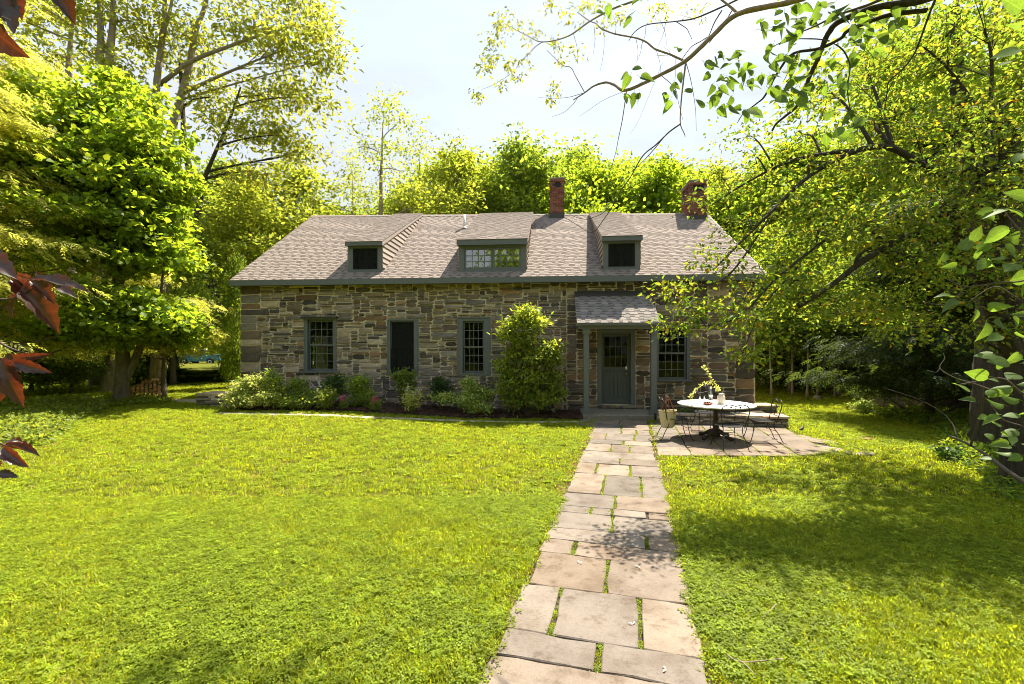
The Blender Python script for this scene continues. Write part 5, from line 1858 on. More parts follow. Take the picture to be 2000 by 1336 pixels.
# pale flopping stems against the wall left of it
b = gp(640, 800)
st = MB()
r = random.Random(8)
for i in range(12):
    e = at(600 + r.uniform(-6, 50), 742 + r.uniform(-8, 16), b.y + .25) - b
    c = curve([(.0, .1, .05), tuple(e * .55 + Vector((0, 0, .12))), tuple(e)], 6)
    st.tube(c, [.012 - .0007 * j for j in range(len(c))], 5, False)
for i in range(5):
    e = at(670 + r.uniform(-8, 20), 768 + r.uniform(-4, 8), b.y + .1) - b
    st.tube(curve([(.0, .05, .08), tuple(e * .5 + Vector((0, 0, .10))), tuple(e)], 6), .009, 5, False)
t = empty('dry_stems', b, 0, 'pale grey stems flopping against the wall under the hooded window', 'plant')
st.col = (1, 1, 1)
st.build('stem', M['petal_pale'] if False else solid('pale_dry_stem', (.42, .37, .38), .9, 20, .3, .2, attr=False), t)
for i, (u, v, lab) in enumerate([(1336, 826, 'small green plant behind the low wall under the table'), (1376, 826, 'small green plant behind the low wall near the jug')]):
    shrub('small_plant', lab, u, 818, [(u, 803, 0, 13, 6, 12)], 'lf_shrub', 120 + i, ln=.06, per=26, group='small plants behind the low wall', stems=3, cat='plant')
# vine sapling in the lawn near the fence, and seedling at right
shrub('young_bush', 'small pale young bush in a ring of soil before the fence', 1690, 808, [(1685, 793, 0, 13, 9, 20), (1700, 803, 0, 22, 4, 14)], 'lf_varieg', 124, ln=.09, per=22, group=None, accents=((.5, (.5, .8, .4)),))
shrub('seedling', 'dark lobed seedling standing at the edge of the undergrowth', 1848, 898, [(1845, 882, 0, 17, 7, 9)], 'lf_box', 125, ln=.12, aspect=.55, per=10, cr=.10, group=None, stems=4, cat='plant', accents=())

# ================================================================== LOW DRY WALLS
def dry_wall(name, label, p0, p1, depth, height, seed, course=.045, cap=.06, z0=0.0, wmin=.15, wmax=.5, lean=.02, caps=True):
    """stacked flat stones between two ground points; every stone that shows is a piece"""
    r = random.Random(seed)
    p0, p1 = Vector((p0.x, p0.y, 0)), Vector((p1.x, p1.y, 0))
    d = (p1 - p0)
    ln = d.length
    rz = math.atan2(d.y, d.x)
    root = empty(name, p0 + Vector((0, 0, z0)), rz, label, 'wall')
    core = MB().box(.06, ln - .06, .07, depth - .05, -.1, height - cap - .01)
    core.build('wall_core', M['soil'], root)
    z = 0.0
    row = 0
    pal = [(.27, .23, .18), (.17, .15, .12), (.36, .30, .23), (.22, .18, .14), (.13, .115, .10), (.40, .34, .26)]
    while z < height - cap - .01 or (caps is not True and z < height - .02):
        h = min(course * r.uniform(.7, 1.5), (height - cap - z) if z < height - cap - .01 else height - z)
        top_row = z > height - cap - .011
        x = -r.random() * .1
        while x < ln:
            w = r.uniform(wmin, wmax)
            a, b = max(x, -.02), min(x + w, ln + .02)
            x += w
            if b - a < .06: continue
            if top_row and (a > ln * (caps or 1) - .05 or r.random() < .15): continue
            pr = r.uniform(-.05, .035) + lean * z
            m1 = MB()
            k = r.uniform(.75, 1.2)
            m1.col = tuple(c * k for c in r.choice(pal))
            poly = [(0, pr), ((b - a) * .5, pr + r.uniform(-.015, .015)), (b - a - .012, pr + r.uniform(-.02, .02)), (b - a - .008, depth * .5), (0, depth * .5)]
            m1.prism(poly, 0, h - .012, top_in=min(.008, h * .2))
            m1.build('stone', M['drywall'], root, loc=(a, 0, z))
        # end faces
        for xe in ((0, 1) if not top_row else ()):
            y = .02
            while y < depth - .05:
                w = r.uniform(.15, .35)
                a, b = y, min(depth, y + w)
                y += w
                m1 = MB()
                m1.col = r.choice(pal)
                e = r.uniform(-.02, .03)
                xa, xb = (-.0 - e, .12) if xe == 0 else (ln - .12, ln + e)
                m1.prism([(xa, a), (xb, a), (xb, b - .01), (xa, b - .01)], 0, h - .007, top_in=min(.008, h * .2))
                m1.build('stone', M['drywall'], root, loc=(0, 0, z + .001))
        z += h
        row += 1
    if caps is not False:
        x = -.03 if caps is True else ln * caps
        while x < ln:
            w = r.uniform(.45, .85)
            b = min(x + w, ln + .04)
            m1 = MB()
            m1.col = tuple(c * r.uniform(.9, 1.1) for c in r.choice([(.46, .385, .31), (.42, .36, .295), (.50, .42, .34)]))
            m1.prism(flag_poly([(x + .006, -.035, 0), (b - .006, -.035 + r.uniform(-.02, .02), 0), (b - .006, depth + .02, 0), (x + .006, depth + .02, 0)], .012, .18), 0, cap + r.uniform(-.012, .006), top_in=.008)
            m1.build('capstone', M['slab'], root, loc=(0, 0, height - cap))
            x = b
    return root
dry_wall('low_stone_wall', 'low dry stone wall with flat capstones behind the table', gp(1287, 829), gp(1539, 837.5), .50, .30, 131, caps=.60)
w0, w1 = gp(1385, 818), gp(1519, 815)
dry_wall('stone_ledge', 'upper ledge of flat stones between the low wall and the house corner', Vector((w0.x, w0.y + .05, 0)), Vector((w1.x, w1.y + .05, 0)), .5, .34, 132, caps=True)
# raised soil between the low wall and the facade
a0, a1 = gp(1290, 829), gp(1535, 836)
hx = (h2w(10.9 + 1.5, 0), h2w(HL, -.02))
tr = [(a0.x, a0.y + .5), (a1.x, a1.y + .5), (hx[1].x, hx[1].y), (h2w((a0 - HO).dot(EX) + .12, 0).x, h2w((a0 - HO).dot(EX) + .12, 0).y - .02)]
mb = MB()
mb.prism(tr, 0, .20)
tag(mb.build('raised_bed', M['soil']), 'raised bed of dark soil between the low wall and the house', kind='structure')
w0, w1 = gp(384, 793.5), gp(462, 795)
dry_wall('stacked_stone_wall', 'short rough stacked stone wall left of the house corner', w0, w1, .7, .40, 133, course=.075, cap=.07, caps=True, z0=gz(w0.x, w0.y) - .02, wmin=.2, wmax=.6)

# ================================================================== TABLE, CHAIRS AND WHAT STANDS ON THEM
TB = gp(1398, 859)
TH_ = .776
table = empty('garden_table', TB + Vector((0, 0, .032)), 0, 'round white topped pedestal table on the patio', 'table')
tz = TH_ - .032
MB().lathe([(0, tz - .035), (.70, tz - .035), (.765, tz - .028), (.775, tz - .016), (.772, tz - .004), (.76, tz), (0, tz)], 64, cap=False).build('tabletop', M['white_top'], table, True)
MB().lathe([(.10, .05), (.085, .09), (.060, .13), (.055, .20), (.066, .26), (.050, .34), (.046, .56), (.060, .62), (.050, .66), (.10, .70), (.22, tz - .036)], 20).build('pedestal', M['cast_iron'], table, True)
for k in range(4):
    a = k * math.pi / 2 + .5
    m1 = MB()
    ca, sa = math.cos(a), math.sin(a)
    pts = [(.06 * ca, .06 * sa, .16), (.16 * ca, .16 * sa, .13), (.27 * ca, .27 * sa, .07), (.36 * ca, .36 * sa, .045), (.40 * ca, .40 * sa, .04)]
    m1.tube(curve(pts, 4), [.05, .048, .045, .042, .04, .038, .037, .036, .035, .036, .038, .04, .043, .046, .047, .046, .042], 10)
    m1.build('foot', M['cast_iron'], table, True)

def arc3(c, r, a0, a1, n, ux, uy):
    return [Vector(c) + Vector(ux) * (r * math.cos(a0 + (a1 - a0) * i / n)) + Vector(uy) * (r * math.sin(a0 + (a1 - a0) * i / n)) for i in range(n + 1)]
def make_chair():
    """wrought iron garden chair facing +y, back at -y"""
    t = empty('iron_chair', (0, 0, 0), 0, 'x', 'chair', 'wrought iron chairs round the garden table')
    zs, hw, hd = .435, .24, .22
    sm = MB()                                    # seat: rim and expanded metal
    rim = []
    n = 28
    for i in range(n):
        a = 2 * math.pi * i / n
        x, y = math.cos(a), math.sin(a)
        k = (abs(x) ** 3.2 + abs(y) ** 3.2) ** (-1 / 3.2)
        rim.append((x * k * hw * (1.0 if y > 0 else .92), y * k * hd, zs))
    sm.tube(rim + [rim[0], rim[1]], .0085, 6, False)
    sm.build('seat_rim', M['iron'], t, True)
    sm = MB()
    for s in (1, -1):
        for k in range(-10, 11):
            c = k * .042
            # line y = s*x + c clipped to the rim square
            pts = []
            for i in range(25):
                x = -hw + 2 * hw * i / 24
                y = s * x + c
                if (abs(x / hw) ** 3.2 + abs(y / hd) ** 3.2) < .96: pts.append((x, y, zs - .001 - .008 * (1 - (x / hw) ** 2)))
            if len(pts) > 2: sm.tube([pts[0], pts[len(pts) // 2], pts[-1]], .0045, 4, False)
    sm.build('seat', M['iron'], t)
    bk = MB()
    def bp(x, z): return Vector((x, -hd - .01 - (z - zs) * .22, z))
    hoop = [bp(-.20, zs - .02), bp(-.235, zs + .14), bp(-.262, zs + .30), bp(-.225, zs + .395), bp(-.13, zs + .432), bp(-.05, zs + .418), bp(0, zs + .405), bp(.05, zs + .418), bp(.13, zs + .432), bp(.225, zs + .395), bp(.262, zs + .30), bp(.235, zs + .14), bp(.20, zs - .02)]
    bk.tube(curve(hoop, 5), .0095, 7)
    bk.tube([bp(-.225, zs + .12), bp(0, zs + .112), bp(.225, zs + .12)], .006, 5)
    bk.build('backrest', M['iron'], t, True)
    dc = MB()
    dc.tube([bp(0, zs + .115), bp(0, zs + .385)], .006, 5)
    for s in (-1, 1):
        for (cx, cz, r0) in ((.055, .30, .05), (.055, .19, .045)):
            pts = []
            for i in range(22):
                a = i / 21 * 4.9
                rr = r0 * (1 - .75 * i / 21)
                pts.append(bp(s * (cx + rr * math.cos(a + 2.6)), zs + cz + rr * math.sin(a + 2.6)))
            dc.tube(pts, .005, 4)
        # little heart under the top of the hoop
        hx_, hz_ = s * .085, zs + .385
        hp = []
        for i in range(17):
            a = i / 16 * 2 * math.pi
            hp.append(bp(hx_ + .0019 * 16 * math.sin(a) ** 3 * .7, hz_ + .0016 * (13 * math.cos(a) - 5 * math.cos(2 * a) - 2 * math.cos(3 * a) - math.cos(4 * a)) * .8))
        m = bp(hx_, hz_)
        dc.add([h + Vector((0, .004, 0)) for h in hp[:-1]] + [h - Vector((0, .004, 0)) for h in hp[:-1]], [tuple(range(16)), tuple(range(31, 15, -1))] + [(i, (i + 1) % 16, 16 + (i + 1) % 16, 16 + i) for i in range(16)])
    dc.build('scrollwork', M['iron'], t)
    for (x, y, ex, ey) in ((-.19, .17, -.235, .285), (.19, .17, .235, .285), (-.18, -.19, -.235, -.355), (.18, -.19, .235, -.355)):
        m1 = MB()
        dx, dy = ex - x, ey - y
        pts = [(x, y, zs - .004), (x + dx * .05, y + dy * .0 + (.03 if y > 0 else -.0), zs - .13), (x + dx * .5, y + dy * .45, .18), (x + dx * .9, y + dy * .85, .035), (ex, ey, .010), (ex + dx * .25, ey + dy * .2, .009)]
        m1.tube(curve(pts, 5), .0082, 6)
        m1.lathe([(.0, 0), (.019, .001), (.017, .009), (0, .011)], 8, (ex + dx * .25, ey + dy * .2, 0))
        m1.build('leg', M['iron'], t, True)
    br = MB()
    br.tube(curve([(-.20, -.22, .25), (0, -.10, .27), (.20, -.22, .25)], 6), .006, 5)
    br.tube(curve([(-.20, .20, .25), (0, .12, .27), (.20, .20, .25)], 6), .006, 5)
    br.build('stretcher', M['iron'], t, True)
    return t
ch0 = make_chair()
def place_chair(o, x, y, face, label):
    o.location = (x, y, .033)
    o.rotation_euler = (0, 0, math.atan2(-face[0], face[1]))
    o['label'] = label
place_chair(ch0, 4.20, 8.93, (.05, 1), 'iron chair with its scrolled back to the viewer, in front of the table')
chair_l = copy_tree(ch0); place_chair(chair_l, 3.50, 9.86, (1, -.08), 'iron chair at the left of the table carrying the straw bag')
chair_r = copy_tree(ch0); place_chair(chair_r, 5.16, 9.55, (-1, .18), 'iron chair seen from its side at the right of the table')
chair_b = copy_tree(ch0); place_chair(chair_b, 4.50, 10.72, (-.08, -1), 'iron chair behind the table, mostly hidden by it')

# straw bag hung on the left chair
bx = at(1304, 818, 9.78)
bag = empty('straw_bag', (bx.x, bx.y, bx.z - .19), R(8), 'pale straw market bag with brown leather handles hanging on the left chair', 'bag')
m1 = MB()
prof = [(.10, .0), (.130, .012), (.150, .10), (.172, .22), (.190, .345), (.194, .37)]
n = 36
vs, fs = [], []
ring = []
for j in range(29):
    t = j / 28
    z = .37 * t
    f = t * (len(prof) - 1)
    rr = np.interp(z, [p[1] for p in prof], [p[0] for p in prof])
    for i in range(n):
        a = 2 * math.pi * i / n
        w = 1 + .012 * math.sin(i * math.pi) + (.014 if (j + i) % 2 else -.006)
        sagz = .018 * (1 - abs(math.cos(a))) * t
        vs.append((rr * math.cos(a) * w * 1.0, rr * math.sin(a) * w * .58, z - sagz))
for j in range(28):
    for i in range(n):
        i2 = (i + 1) % n
        fs.append((j * n + i, j * n + i2, (j + 1) * n + i2, (j + 1) * n + i))
fs.append(tuple(range(n - 1, -1, -1)))
m1.add(vs, fs)
straw = solid('woven_straw', (.70, .60, .36), .85, 60, .35, .6, attr=False, stretch=(1, 1, 4))
o = m1.build('body', straw, bag)
sm_ = o.modifiers.new('thickness', 'SOLIDIFY'); sm_.thickness = .008
rm = MB()
rm.tube([(.194 * math.cos(a) * 1.01, .194 * math.sin(a) * .58 * 1.01, .372 - .018 * (1 - abs(math.cos(a)))) for a in [i / 24 * 6.2832 for i in range(25)]], .008, 5, False)
rm.build('rim', straw, bag)
lea = solid('brown_leather', (.20, .062, .03), .5, 20, .25, .1, attr=False)
for s in (-1, 1):
    m1 = MB()
    pts = [(-.085, s * .105, .30), (-.09, s * .108, .37), (-.06, s * .07, .52), (-.02 + s * .01, s * .02, .645), (.01, s * .01, .655), (.05, s * .06, .53), (.085, s * .108, .37), (.085, s * .105, .30)]
    m1.tube(curve(pts, 5), .0085, 6)
    m1.build('handle', lea, bag, True)

TT = TB.z + TH_
def on_top(u, v):
    p = at(u, v, (CAM_H - TT) * 900 / (v - HZ))
    return Vector((p.x, p.y, TT + .001))
p = on_top(1408.5, 789.2)
jug = empty('stoneware_jug', p, 0, 'squat off white stoneware jug on the table holding the leafy branch', 'jug')
MB().lathe([(0, 0), (.070, 0), (.078, .008), (.080, .10), (.078, .145), (.066, .178), (.046, .192), (.044, .205), (.050, .222), (.046, .224), (.040, .205), (.040, .18), (0, .05)], 32, cap=False).build('body', solid('stoneware', (.62, .54, .46), .4, 30, .12, .05, attr=False), jug, True)
MB().tube(arc3((.045, 0, .205), .02, -1.2, 1.2, 8, (1, 0, 0), (0, 0, 1)), .007, 6).build('handle', bpy.data.materials['stoneware'], jug, True)
p = on_top(1388.5, 780.5)
bot = empty('glass_bottle', p, 0, 'clear glass bottle of water with a white cap at the back of the table', 'bottle')
MB().lathe([(0, 0), (.040, 0), (.044, .008), (.044, .15), (.038, .185), (.018, .215), (.016, .245), (.020, .248), (.020, .256)], 24, cap=False).build('body', glass_mat('bottle_glass', (.86, .90, .88), .16), bot, True)
MB().lathe([(0, .006), (.039, .006), (.0395, .085), (0, .085)], 20, cap=False).build('water', glass_mat('water', (.9, .94, .94), .1), bot, True)
MB().lathe([(0, .256), (.023, .256), (.024, .285), (.017, .292), (0, .293)], 16, cap=False).build('cap', M['white_metal'], bot, True)
MB().lathe([(.0448, .06), (.0448, .115)], 24, cap=False).build('paper_label', M['white_metal'], bot)
p = on_top(1382.5, 790.5)
bowl = empty('clay_bowl', p, 0, 'shallow terracotta bowl of dark red cherries on the table', 'bowl')
MB().lathe([(0, 0), (.055, 0), (.095, .022), (.108, .036), (.102, .036), (.06, .014), (0, .010)], 28, cap=False).build('dish', solid('terracotta', (.36, .13, .06), .7, 20, .2, .1, attr=False), bowl, True)
chm = solid('cherry', (.16, .012, .014), .25, 20, .3, 0, attr=False)
r = random.Random(4)
cherry_me = MB().lathe([(0, -.0125), (.008, -.0105), (.0125, 0), (.0095, .0095), (.003, .0105), (0, .009)], 10, cap=False).mesh('cherry', chm, True)
for k in range(22):
    a, d = r.random() * 6.28, .078 * r.random() ** .6
    tag(link('cherry', cherry_me, None, p + Vector((math.cos(a) * d, math.sin(a) * d, .032 + .016 * (1 - d / .078) + .008 * r.random())), (r.random(), r.random(), 0)), 'small dark red cherry heaped in the clay bowl', 'fruit', 'cherries in the clay bowl')
for k, (u, v, lab) in enumerate([(1367, 780.2, 'small clear tumbler at the back of the table, left one'), (1375.5, 779.8, 'small clear tumbler at the back of the table, nearer the bottle')]):
    g_ = MB().lathe([(0, 0), (.030, 0), (.034, .07), (.0315, .07), (.028, .006), (0, .006)], 18, cap=False).build('tumbler', glass_mat('tumbler_glass_%s' % 'ab'[k], (.9, .93, .92), .14), None, True, on_top(u, v))
    tag(g_, lab, 'glass', 'tumblers on the table')
# leafy branch in the jug
jb = jug.location
br = empty('cut_branch', jb + Vector((0, 0, .20)), 0, 'cut branch with pale leaves and white blossom arching out of the jug', 'branch')
stm = MB()
lp, ld = [], []
g = np.random.default_rng(9)
for pts in ([(1404, 772), (1398, 755), (1390, 742), (1382, 728), (1373, 714)], [(1396, 752), (1386, 748), (1370, 752), (1358, 764), (1346, 780)], [(1405, 770), (1404, 762), (1399, 757)]):
    P3 = [at(u, v, jb.y - .05 * i * .6) - br.location for i, (u, v) in enumerate(pts)]
    c = curve(P3, 6)
    stm.tube(c, [.0055 - .004 * i / len(c) for i in range(len(c))], 5)
    for i in range(4, len(c)):
        for k in range(2):
            lp.append(tuple(c[i] + Vector(g.normal(size=3) * .010)))
            ld.append(g.normal(size=3) + np.array([0, 0, .2]))
stm.build('stem', M['twig'], br)
lp, ld = np.array(lp), np.array(ld)
V, F, k = leaf_arrays(lp, ld, g.normal(size=ld.shape) + [0, 0, .5], .055 + .03 * g.random(len(lp)), .034, hexa=True)
link('leaves', np_mesh('leaves', V, F, M['lf_varieg'], leaf_cols(g, len(lp), k, .25, .1)), br)
bl = lp[g.random(len(lp)) < .35]
V, F, k = leaf_arrays(np.repeat(bl, 4, 0), g.normal(size=(len(bl) * 4, 3)), g.normal(size=(len(bl) * 4, 3)), .02, .016)
link('blossom', np_mesh('blossom', V, F, M['petal_white']), br)

# ================================================================== SMALL THINGS ABOUT THE GARDEN
# firewood
b = gp(276, 780.5)
b.z = gz(b.x, b.y)
wpile = empty('firewood_stack', b, R(33), 'stack of split orange brown firewood beside the maple trunk', 'firewood')
r = random.Random(17)
for row in range(8):
    nlog = [11, 11, 10, 8, 7, 6, 5, 4][row]
    for k in range(nlog):
        x = .48 - k * .108 - r.uniform(0, .02)
        z = .05 + row * .083
        m1 = MB()
        c = r.uniform(.75, 1.3)
        m1.col = (c, c * r.uniform(.9, 1.1), c * r.uniform(.85, 1.1))
        rr = r.uniform(.038, .054)
        kind = r.randrange(3)
        n = 9
        ang = r.random() * 6.28
        ln = r.uniform(.36, .44)
        if kind == 0:
            prof = [(math.cos(ang + i / n * 6.28) * rr, math.sin(ang + i / n * 6.28) * rr) for i in range(n)]
        else:
            sp = math.pi if kind == 1 else 1.9
            prof = [(math.cos(ang + i / (n - 2) * sp) * rr * 1.1, math.sin(ang + i / (n - 2) * sp) * rr * 1.1) for i in range(n - 1)] + ([] if kind == 1 else [(-.1 * rr, -.1 * rr)])
        n = len(prof)
        dy = r.uniform(-.03, .03)
        vs = [(p_[0], dy - ln / 2, p_[1]) for p_ in prof] + [(p_[0], dy + ln / 2, p_[1]) for p_ in prof]
        m1.add(vs, [tuple(range(n)), tuple(range(2 * n - 1, n - 1, -1))])
        m1.mi = 1
        m1.col = (1, 1, 1)
        m1.add(vs, [(i, n + i, n + (i + 1) % n, (i + 1) % n) for i in range(n)])
        m1.build('log', [M['wood_end'], M['bark']], wpile, loc=(x, 0, z))

# rail fence under the dark hemlock
fa, fb = gp(1704, 794), gp(1806, 803)
fr = empty('rail_fence', fa, math.atan2(fb.y - fa.y, fb.x - fa.x), 'old grey rail fence with uneven pickets under the dark hemlock', 'fence')
fl_ = (fb - fa).length
r = random.Random(12)
for z in (.20, .40):
    m1 = MB()
    m1.tube([(-.15, .05, z + .03), (fl_ * .5, .05, z - .02), (fl_ + .2, .05, z - .05)], .03, 6)
    m1.build('rail', M['fence'], fr)
for k, f in enumerate([0, .09, .19, .30, .50, .56, .64, .72, .80, .84, .95, 1.0]):
    h = r.uniform(.42, .60)
    w = r.choice([.035, .05, .08])
    m1 = MB()
    m1.prism([(-w, -.03), (w, -.03), (w, .015), (-w, .015)], -.1, h, top_in=.02)
    o = m1.build('picket', M['fence'], fr, loc=(f * fl_, 0, 0), )
    o.rotation_euler = (R(r.uniform(-3, 3)), R(r.uniform(-5, 5)), 0)
p = gp(1670, 777)
m1 = MB()
m1.prism([(-.05, -.05), (.05, -.05), (.05, .05), (-.05, .05)], 0, .62, top_in=.03)
tag(m1.build('marker_post', M['fence'], loc=p), 'short weathered post at the back of the right lawn', 'post')

def rock(label, u, v, sx, sy, sz, seed, mat='rock', col=(1, 1, 1), cat='stone', flat=False):
    b = gp(u, v)
    g = np.random.default_rng(seed)
    m1 = MB()
    n, rings = 12, 5
    vs = []
    for j in range(rings + 1):
        t = j / rings
        for i in range(n):
            a = 2 * math.pi * i / n
            k = math.cos(t * math.pi / 2) ** (.5 if not flat else .25)
            q = 1 + .16 * g.normal()
            vs.append((sx * k * math.cos(a) * q, sy * k * math.sin(a) * q, -.03 + (sz + .03) * math.sin(t * math.pi / 2) * (1 + .08 * g.normal())))
    fs = [(j * n + i, j * n + (i + 1) % n, (j + 1) * n + (i + 1) % n, (j + 1) * n + i) for j in range(rings) for i in range(n)]
    fs.append(tuple(rings * n + i for i in range(n)))
    m1.col = col
    m1.add(vs, fs)
    return tag(m1.build('boulder' if not flat else 'flat_stone', M[mat], loc=(b.x, b.y, b.z), smooth=not flat), label, cat)
rock('low reddish brown rock hump in the right lawn', 1690, 860, .20, .12, .055, 141, col=(1.15, .8, .55))
rock('grey boulder lying at the back of the right lawn', 1596, 780, .13, .12, .14, 142)
rock('flat pale stone at the foot of the young bush', 1684, 809, .17, .12, .03, 143, flat=True, col=(1.5, 1.4, 1.2))
rock('second smaller boulder right of the grey boulder', 1612, 779, .09, .09, .06, 144, col=(.8, .75, .7))

# little dark bird on the lawn
b = gp(1565.5, 843.5)
bird = empty('bird', b, R(30), 'small dark bird standing in the grass beside the patio', 'bird')
m1 = MB()
m1.tube([(-.10, 0, .055), (-.05, 0, .062), (-.02, 0, .068), (.015, 0, .078), (.04, 0, .095), (.055, 0, .115), (.072, 0, .12), (.085, 0, .118)], [.006, .014, .030, .034, .028, .020, .017, .006], 10, wob=0)
m1.tube([(.083, 0, .118), (.105, 0, .112)], [.006, .001], 6)
m1.build('body', solid('dark_feathers', (.035, .03, .028), .6, 40, .3, .1, attr=False), bird, True)
for s in (-1, 1):
    m1 = MB()
    m1.tube([(.0, s * .012, .05), (.005, s * .014, .02), (.0, s * .014, .0), (.02, s * .014, .0)], .003, 5)
    m1.build('leg', M['iron'], bird)

# blue truck far off among the trees
tb = Vector(((395 - 1000) / 900 * 47, 47.0, .0))
tb.z = CAM_H + (HZ - 713) / 900 * 47
car = empty('parked_truck', tb, math.pi, 'blue truck with a white roof parked among the trees left of the house', 'truck')
blue = solid('blue_car_paint', (.045, .16, .26), .3, 5, .1, 0, attr=False)
m1 = MB()
def slab_profile(mb, prof, w, ins=.0):
    n = len(prof)
    vs = [(x, -w / 2, z) for x, z in prof] + [(x, w / 2, z) for x, z in prof]
    mb.add(vs, [tuple(range(n)), tuple(range(2 * n - 1, n - 1, -1))] + [(i, n + i, n + (i + 1) % n, (i + 1) % n) for i in range(n)])
slab_profile(m1, [(1.95, .42), (1.98, .62), (1.95, .95), (1.80, 1.02), (.75, 1.08), (-2.2, 1.08), (-2.25, .95), (-2.25, .45), (-1.75, .40), (-1.65, .62), (-1.35, .74), (-1.05, .62), (-.95, .40), (.85, .40), (.95, .62), (1.25, .74), (1.55, .62), (1.65, .42)], 1.76)
m1.build('body', blue, car)
m1 = MB()
slab_profile(m1, [(.78, 1.085), (.30, 1.52), (-.95, 1.54), (-1.05, 1.085)], 1.5)
m1.build('cabin', glass_mat('truck_window', (.30, .34, .36), .25), car)
m1 = MB()
slab_profile(m1, [(.32, 1.525), (.20, 1.60), (-.90, 1.62), (-.98, 1.545)], 1.54)
m1.build('roof', M['white_metal'], car)
for s in (-.765, .735):
    m1 = MB()
    for (xa, za, xb, zb) in ((.80, 1.085, .31, 1.53), (-.25, 1.085, -.25, 1.53), (-1.05, 1.085, -.96, 1.54)):
        m1.hexa([(xa - .04, s, za), (xa + .04, s, za), (xa + .04, s + .03, za), (xa - .04, s + .03, za)], [(xb - .04, s, zb), (xb + .04, s, zb), (xb + .04, s + .03, zb), (xb - .04, s + .03, zb)])
    m1.build('window_frame', blue, car)
rub = solid('tyre_rubber', (.02, .02, .02), .8, 20, .2, .1, attr=False)
for (x, y) in ((1.25, -.80), (1.25, .80), (-1.35, -.80), (-1.35, .80)):
    m1 = MB()
    m1.lathe([(.20, -.10), (.33, -.10), (.36, -.06), (.36, .06), (.33, .10), (.20, .10)], 22)
    w_ = m1.build('wheel', rub, car, False, (x, y, .36))
    w_.rotation_euler = (R(90), 0, 0)
    m1 = MB()
    m1.lathe([(0, -.09), (.19, -.105), (.20, -.08), (.20, .08), (.19, .105), (0, .09)], 16, cap=False)
    m1.build('rim', M['white_metal'], w_)
for y in (-.62, .62):
    m1 = MB()
    m1.box(1.955, 1.995, y - .14, y + .14, .74, .90)
    m1.build('headlight', M['white_metal'], car)
MB().box(1.96, 2.06, -.85, .85, .44, .56).build('bumper', M['white_metal'], car)

# fallen branch and twigs
def branch_thing(name, label, paths, mat, cat='branch'):
    b = Vector(paths[0][0][0])
    t = empty(name, (b.x, b.y, b.z), 0, label, cat)
    for pts, r0, r1 in paths:
        c = curve([Vector(p_) - b for p_ in pts], 6)
        m1 = MB()
        m1.tube(c, [r0 + (r1 - r0) * i / (len(c) - 1) for i in range(len(c))], 6)
        m1.build('stick', M[mat], t, True)
    return t
def g3(u, v, dz): q = gp(u, v); return (q.x, q.y, q.z + dz)
branch_thing('fallen_branch', 'long fallen branch propped over the undergrowth at right', [
    ([at(1855, 851, 5.6), at(1900, 872, 5.2), at(1935, 895, 4.9), at(1975, 925, 4.6), at(2060, 980, 4.2)], .010, .024),
    ([at(1896, 870, 5.2), at(1905, 840, 5.1), at(1917, 805, 5.0), at(1920, 770, 4.9), at(1922, 735, 4.9)], .012, .005),
    ([at(1868, 852, 5.5), at(1862, 832, 5.6), at(1845, 810, 5.7), at(1815, 790, 5.8), at(1780, 775, 5.9), at(1750, 765, 5.9), at(1724, 757, 6.0)], .008, .003)], 'twig')
branch_thing('bare_twig', 'bare pale forked twig hanging before the dark hemlock', [
    ([at(1960, 770, 4.6), at(1900, 748, 4.7), at(1866, 738, 4.8), at(1836, 719, 4.9), at(1845, 700, 4.9), at(1842, 690, 4.9)], .006, .003),
    ([at(1836, 719, 4.9), at(1828, 727, 4.9), at(1810, 723, 5.0)], .004, .002)], 'twig_pale')
for i, (a_, b_, c_, lab) in enumerate([((1420, 1295), (1450, 1310), (1530, 1302), 'long thin twig lying in the right foreground grass'), ((1516, 1192), (1506, 1205), (1488, 1220), 'short twig lying in the grass right of the path'), ((1440, 1302), (1458, 1318), (1475, 1335), 'crooked twig at the lower edge of the grass')]):
    branch_thing('twig', lab, [([g3(*a_, .05), g3(*b_, .055), g3(*c_, .05)], .0045, .0025)], 'twig_pale')
for i, (u, v, lab) in enumerate([(1131, 1108, 'white petal on a large flagstone left of a grassy joint'), (1237, 1231, 'pale petal pair on the middle flagstone'), (1302, 1322, 'white petal on the lowest flagstone, right side'), (1248, 1116, 'tiny white petal right of the long grassy joint')]):
    b = gp(u, v)
    m1 = MB()
    for k in range(2):
        a = i + k * 1.7
        s = .022
        m1.add([(0, 0, .002), (s * math.cos(a) - .3 * s * math.sin(a), s * math.sin(a) + .3 * s * math.cos(a), .010), (1.6 * s * math.cos(a), 1.6 * s * math.sin(a), .003), (s * math.cos(a) + .3 * s * math.sin(a), s * math.sin(a) - .3 * s * math.cos(a), .010),
                (0, 0, .0), (s * math.cos(a) - .3 * s * math.sin(a), s * math.sin(a) + .3 * s * math.cos(a), .008), (1.6 * s * math.cos(a), 1.6 * s * math.sin(a), .001), (s * math.cos(a) + .3 * s * math.sin(a), s * math.sin(a) - .3 * s * math.cos(a), .008)], [(0, 1, 2, 3), (7, 6, 5, 4), (0, 4, 5, 1), (1, 5, 6, 2), (2, 6, 7, 3), (3, 7, 4, 0)])
    tag(m1.build('fallen_petal', M['petal_white'], loc=(b.x, b.y, .040)), lab, 'petal')
# things on the sill inside the right window
sx, sz_ = fpx(1305, 737, .2)
MB().lathe([(0, 0), (.035, 0), (.037, .15), (.03, .165), (0, .16)], 16, cap=False).build('candle', solid('cream_wax', (.62, .50, .30), .5, 10, .1, 0, attr=False), None, True, h2w(sx, .24, WINS[3][2] + .06))
tag(bpy.data.objects['candle'], 'thick cream candle on the sill inside the right window', 'candle')
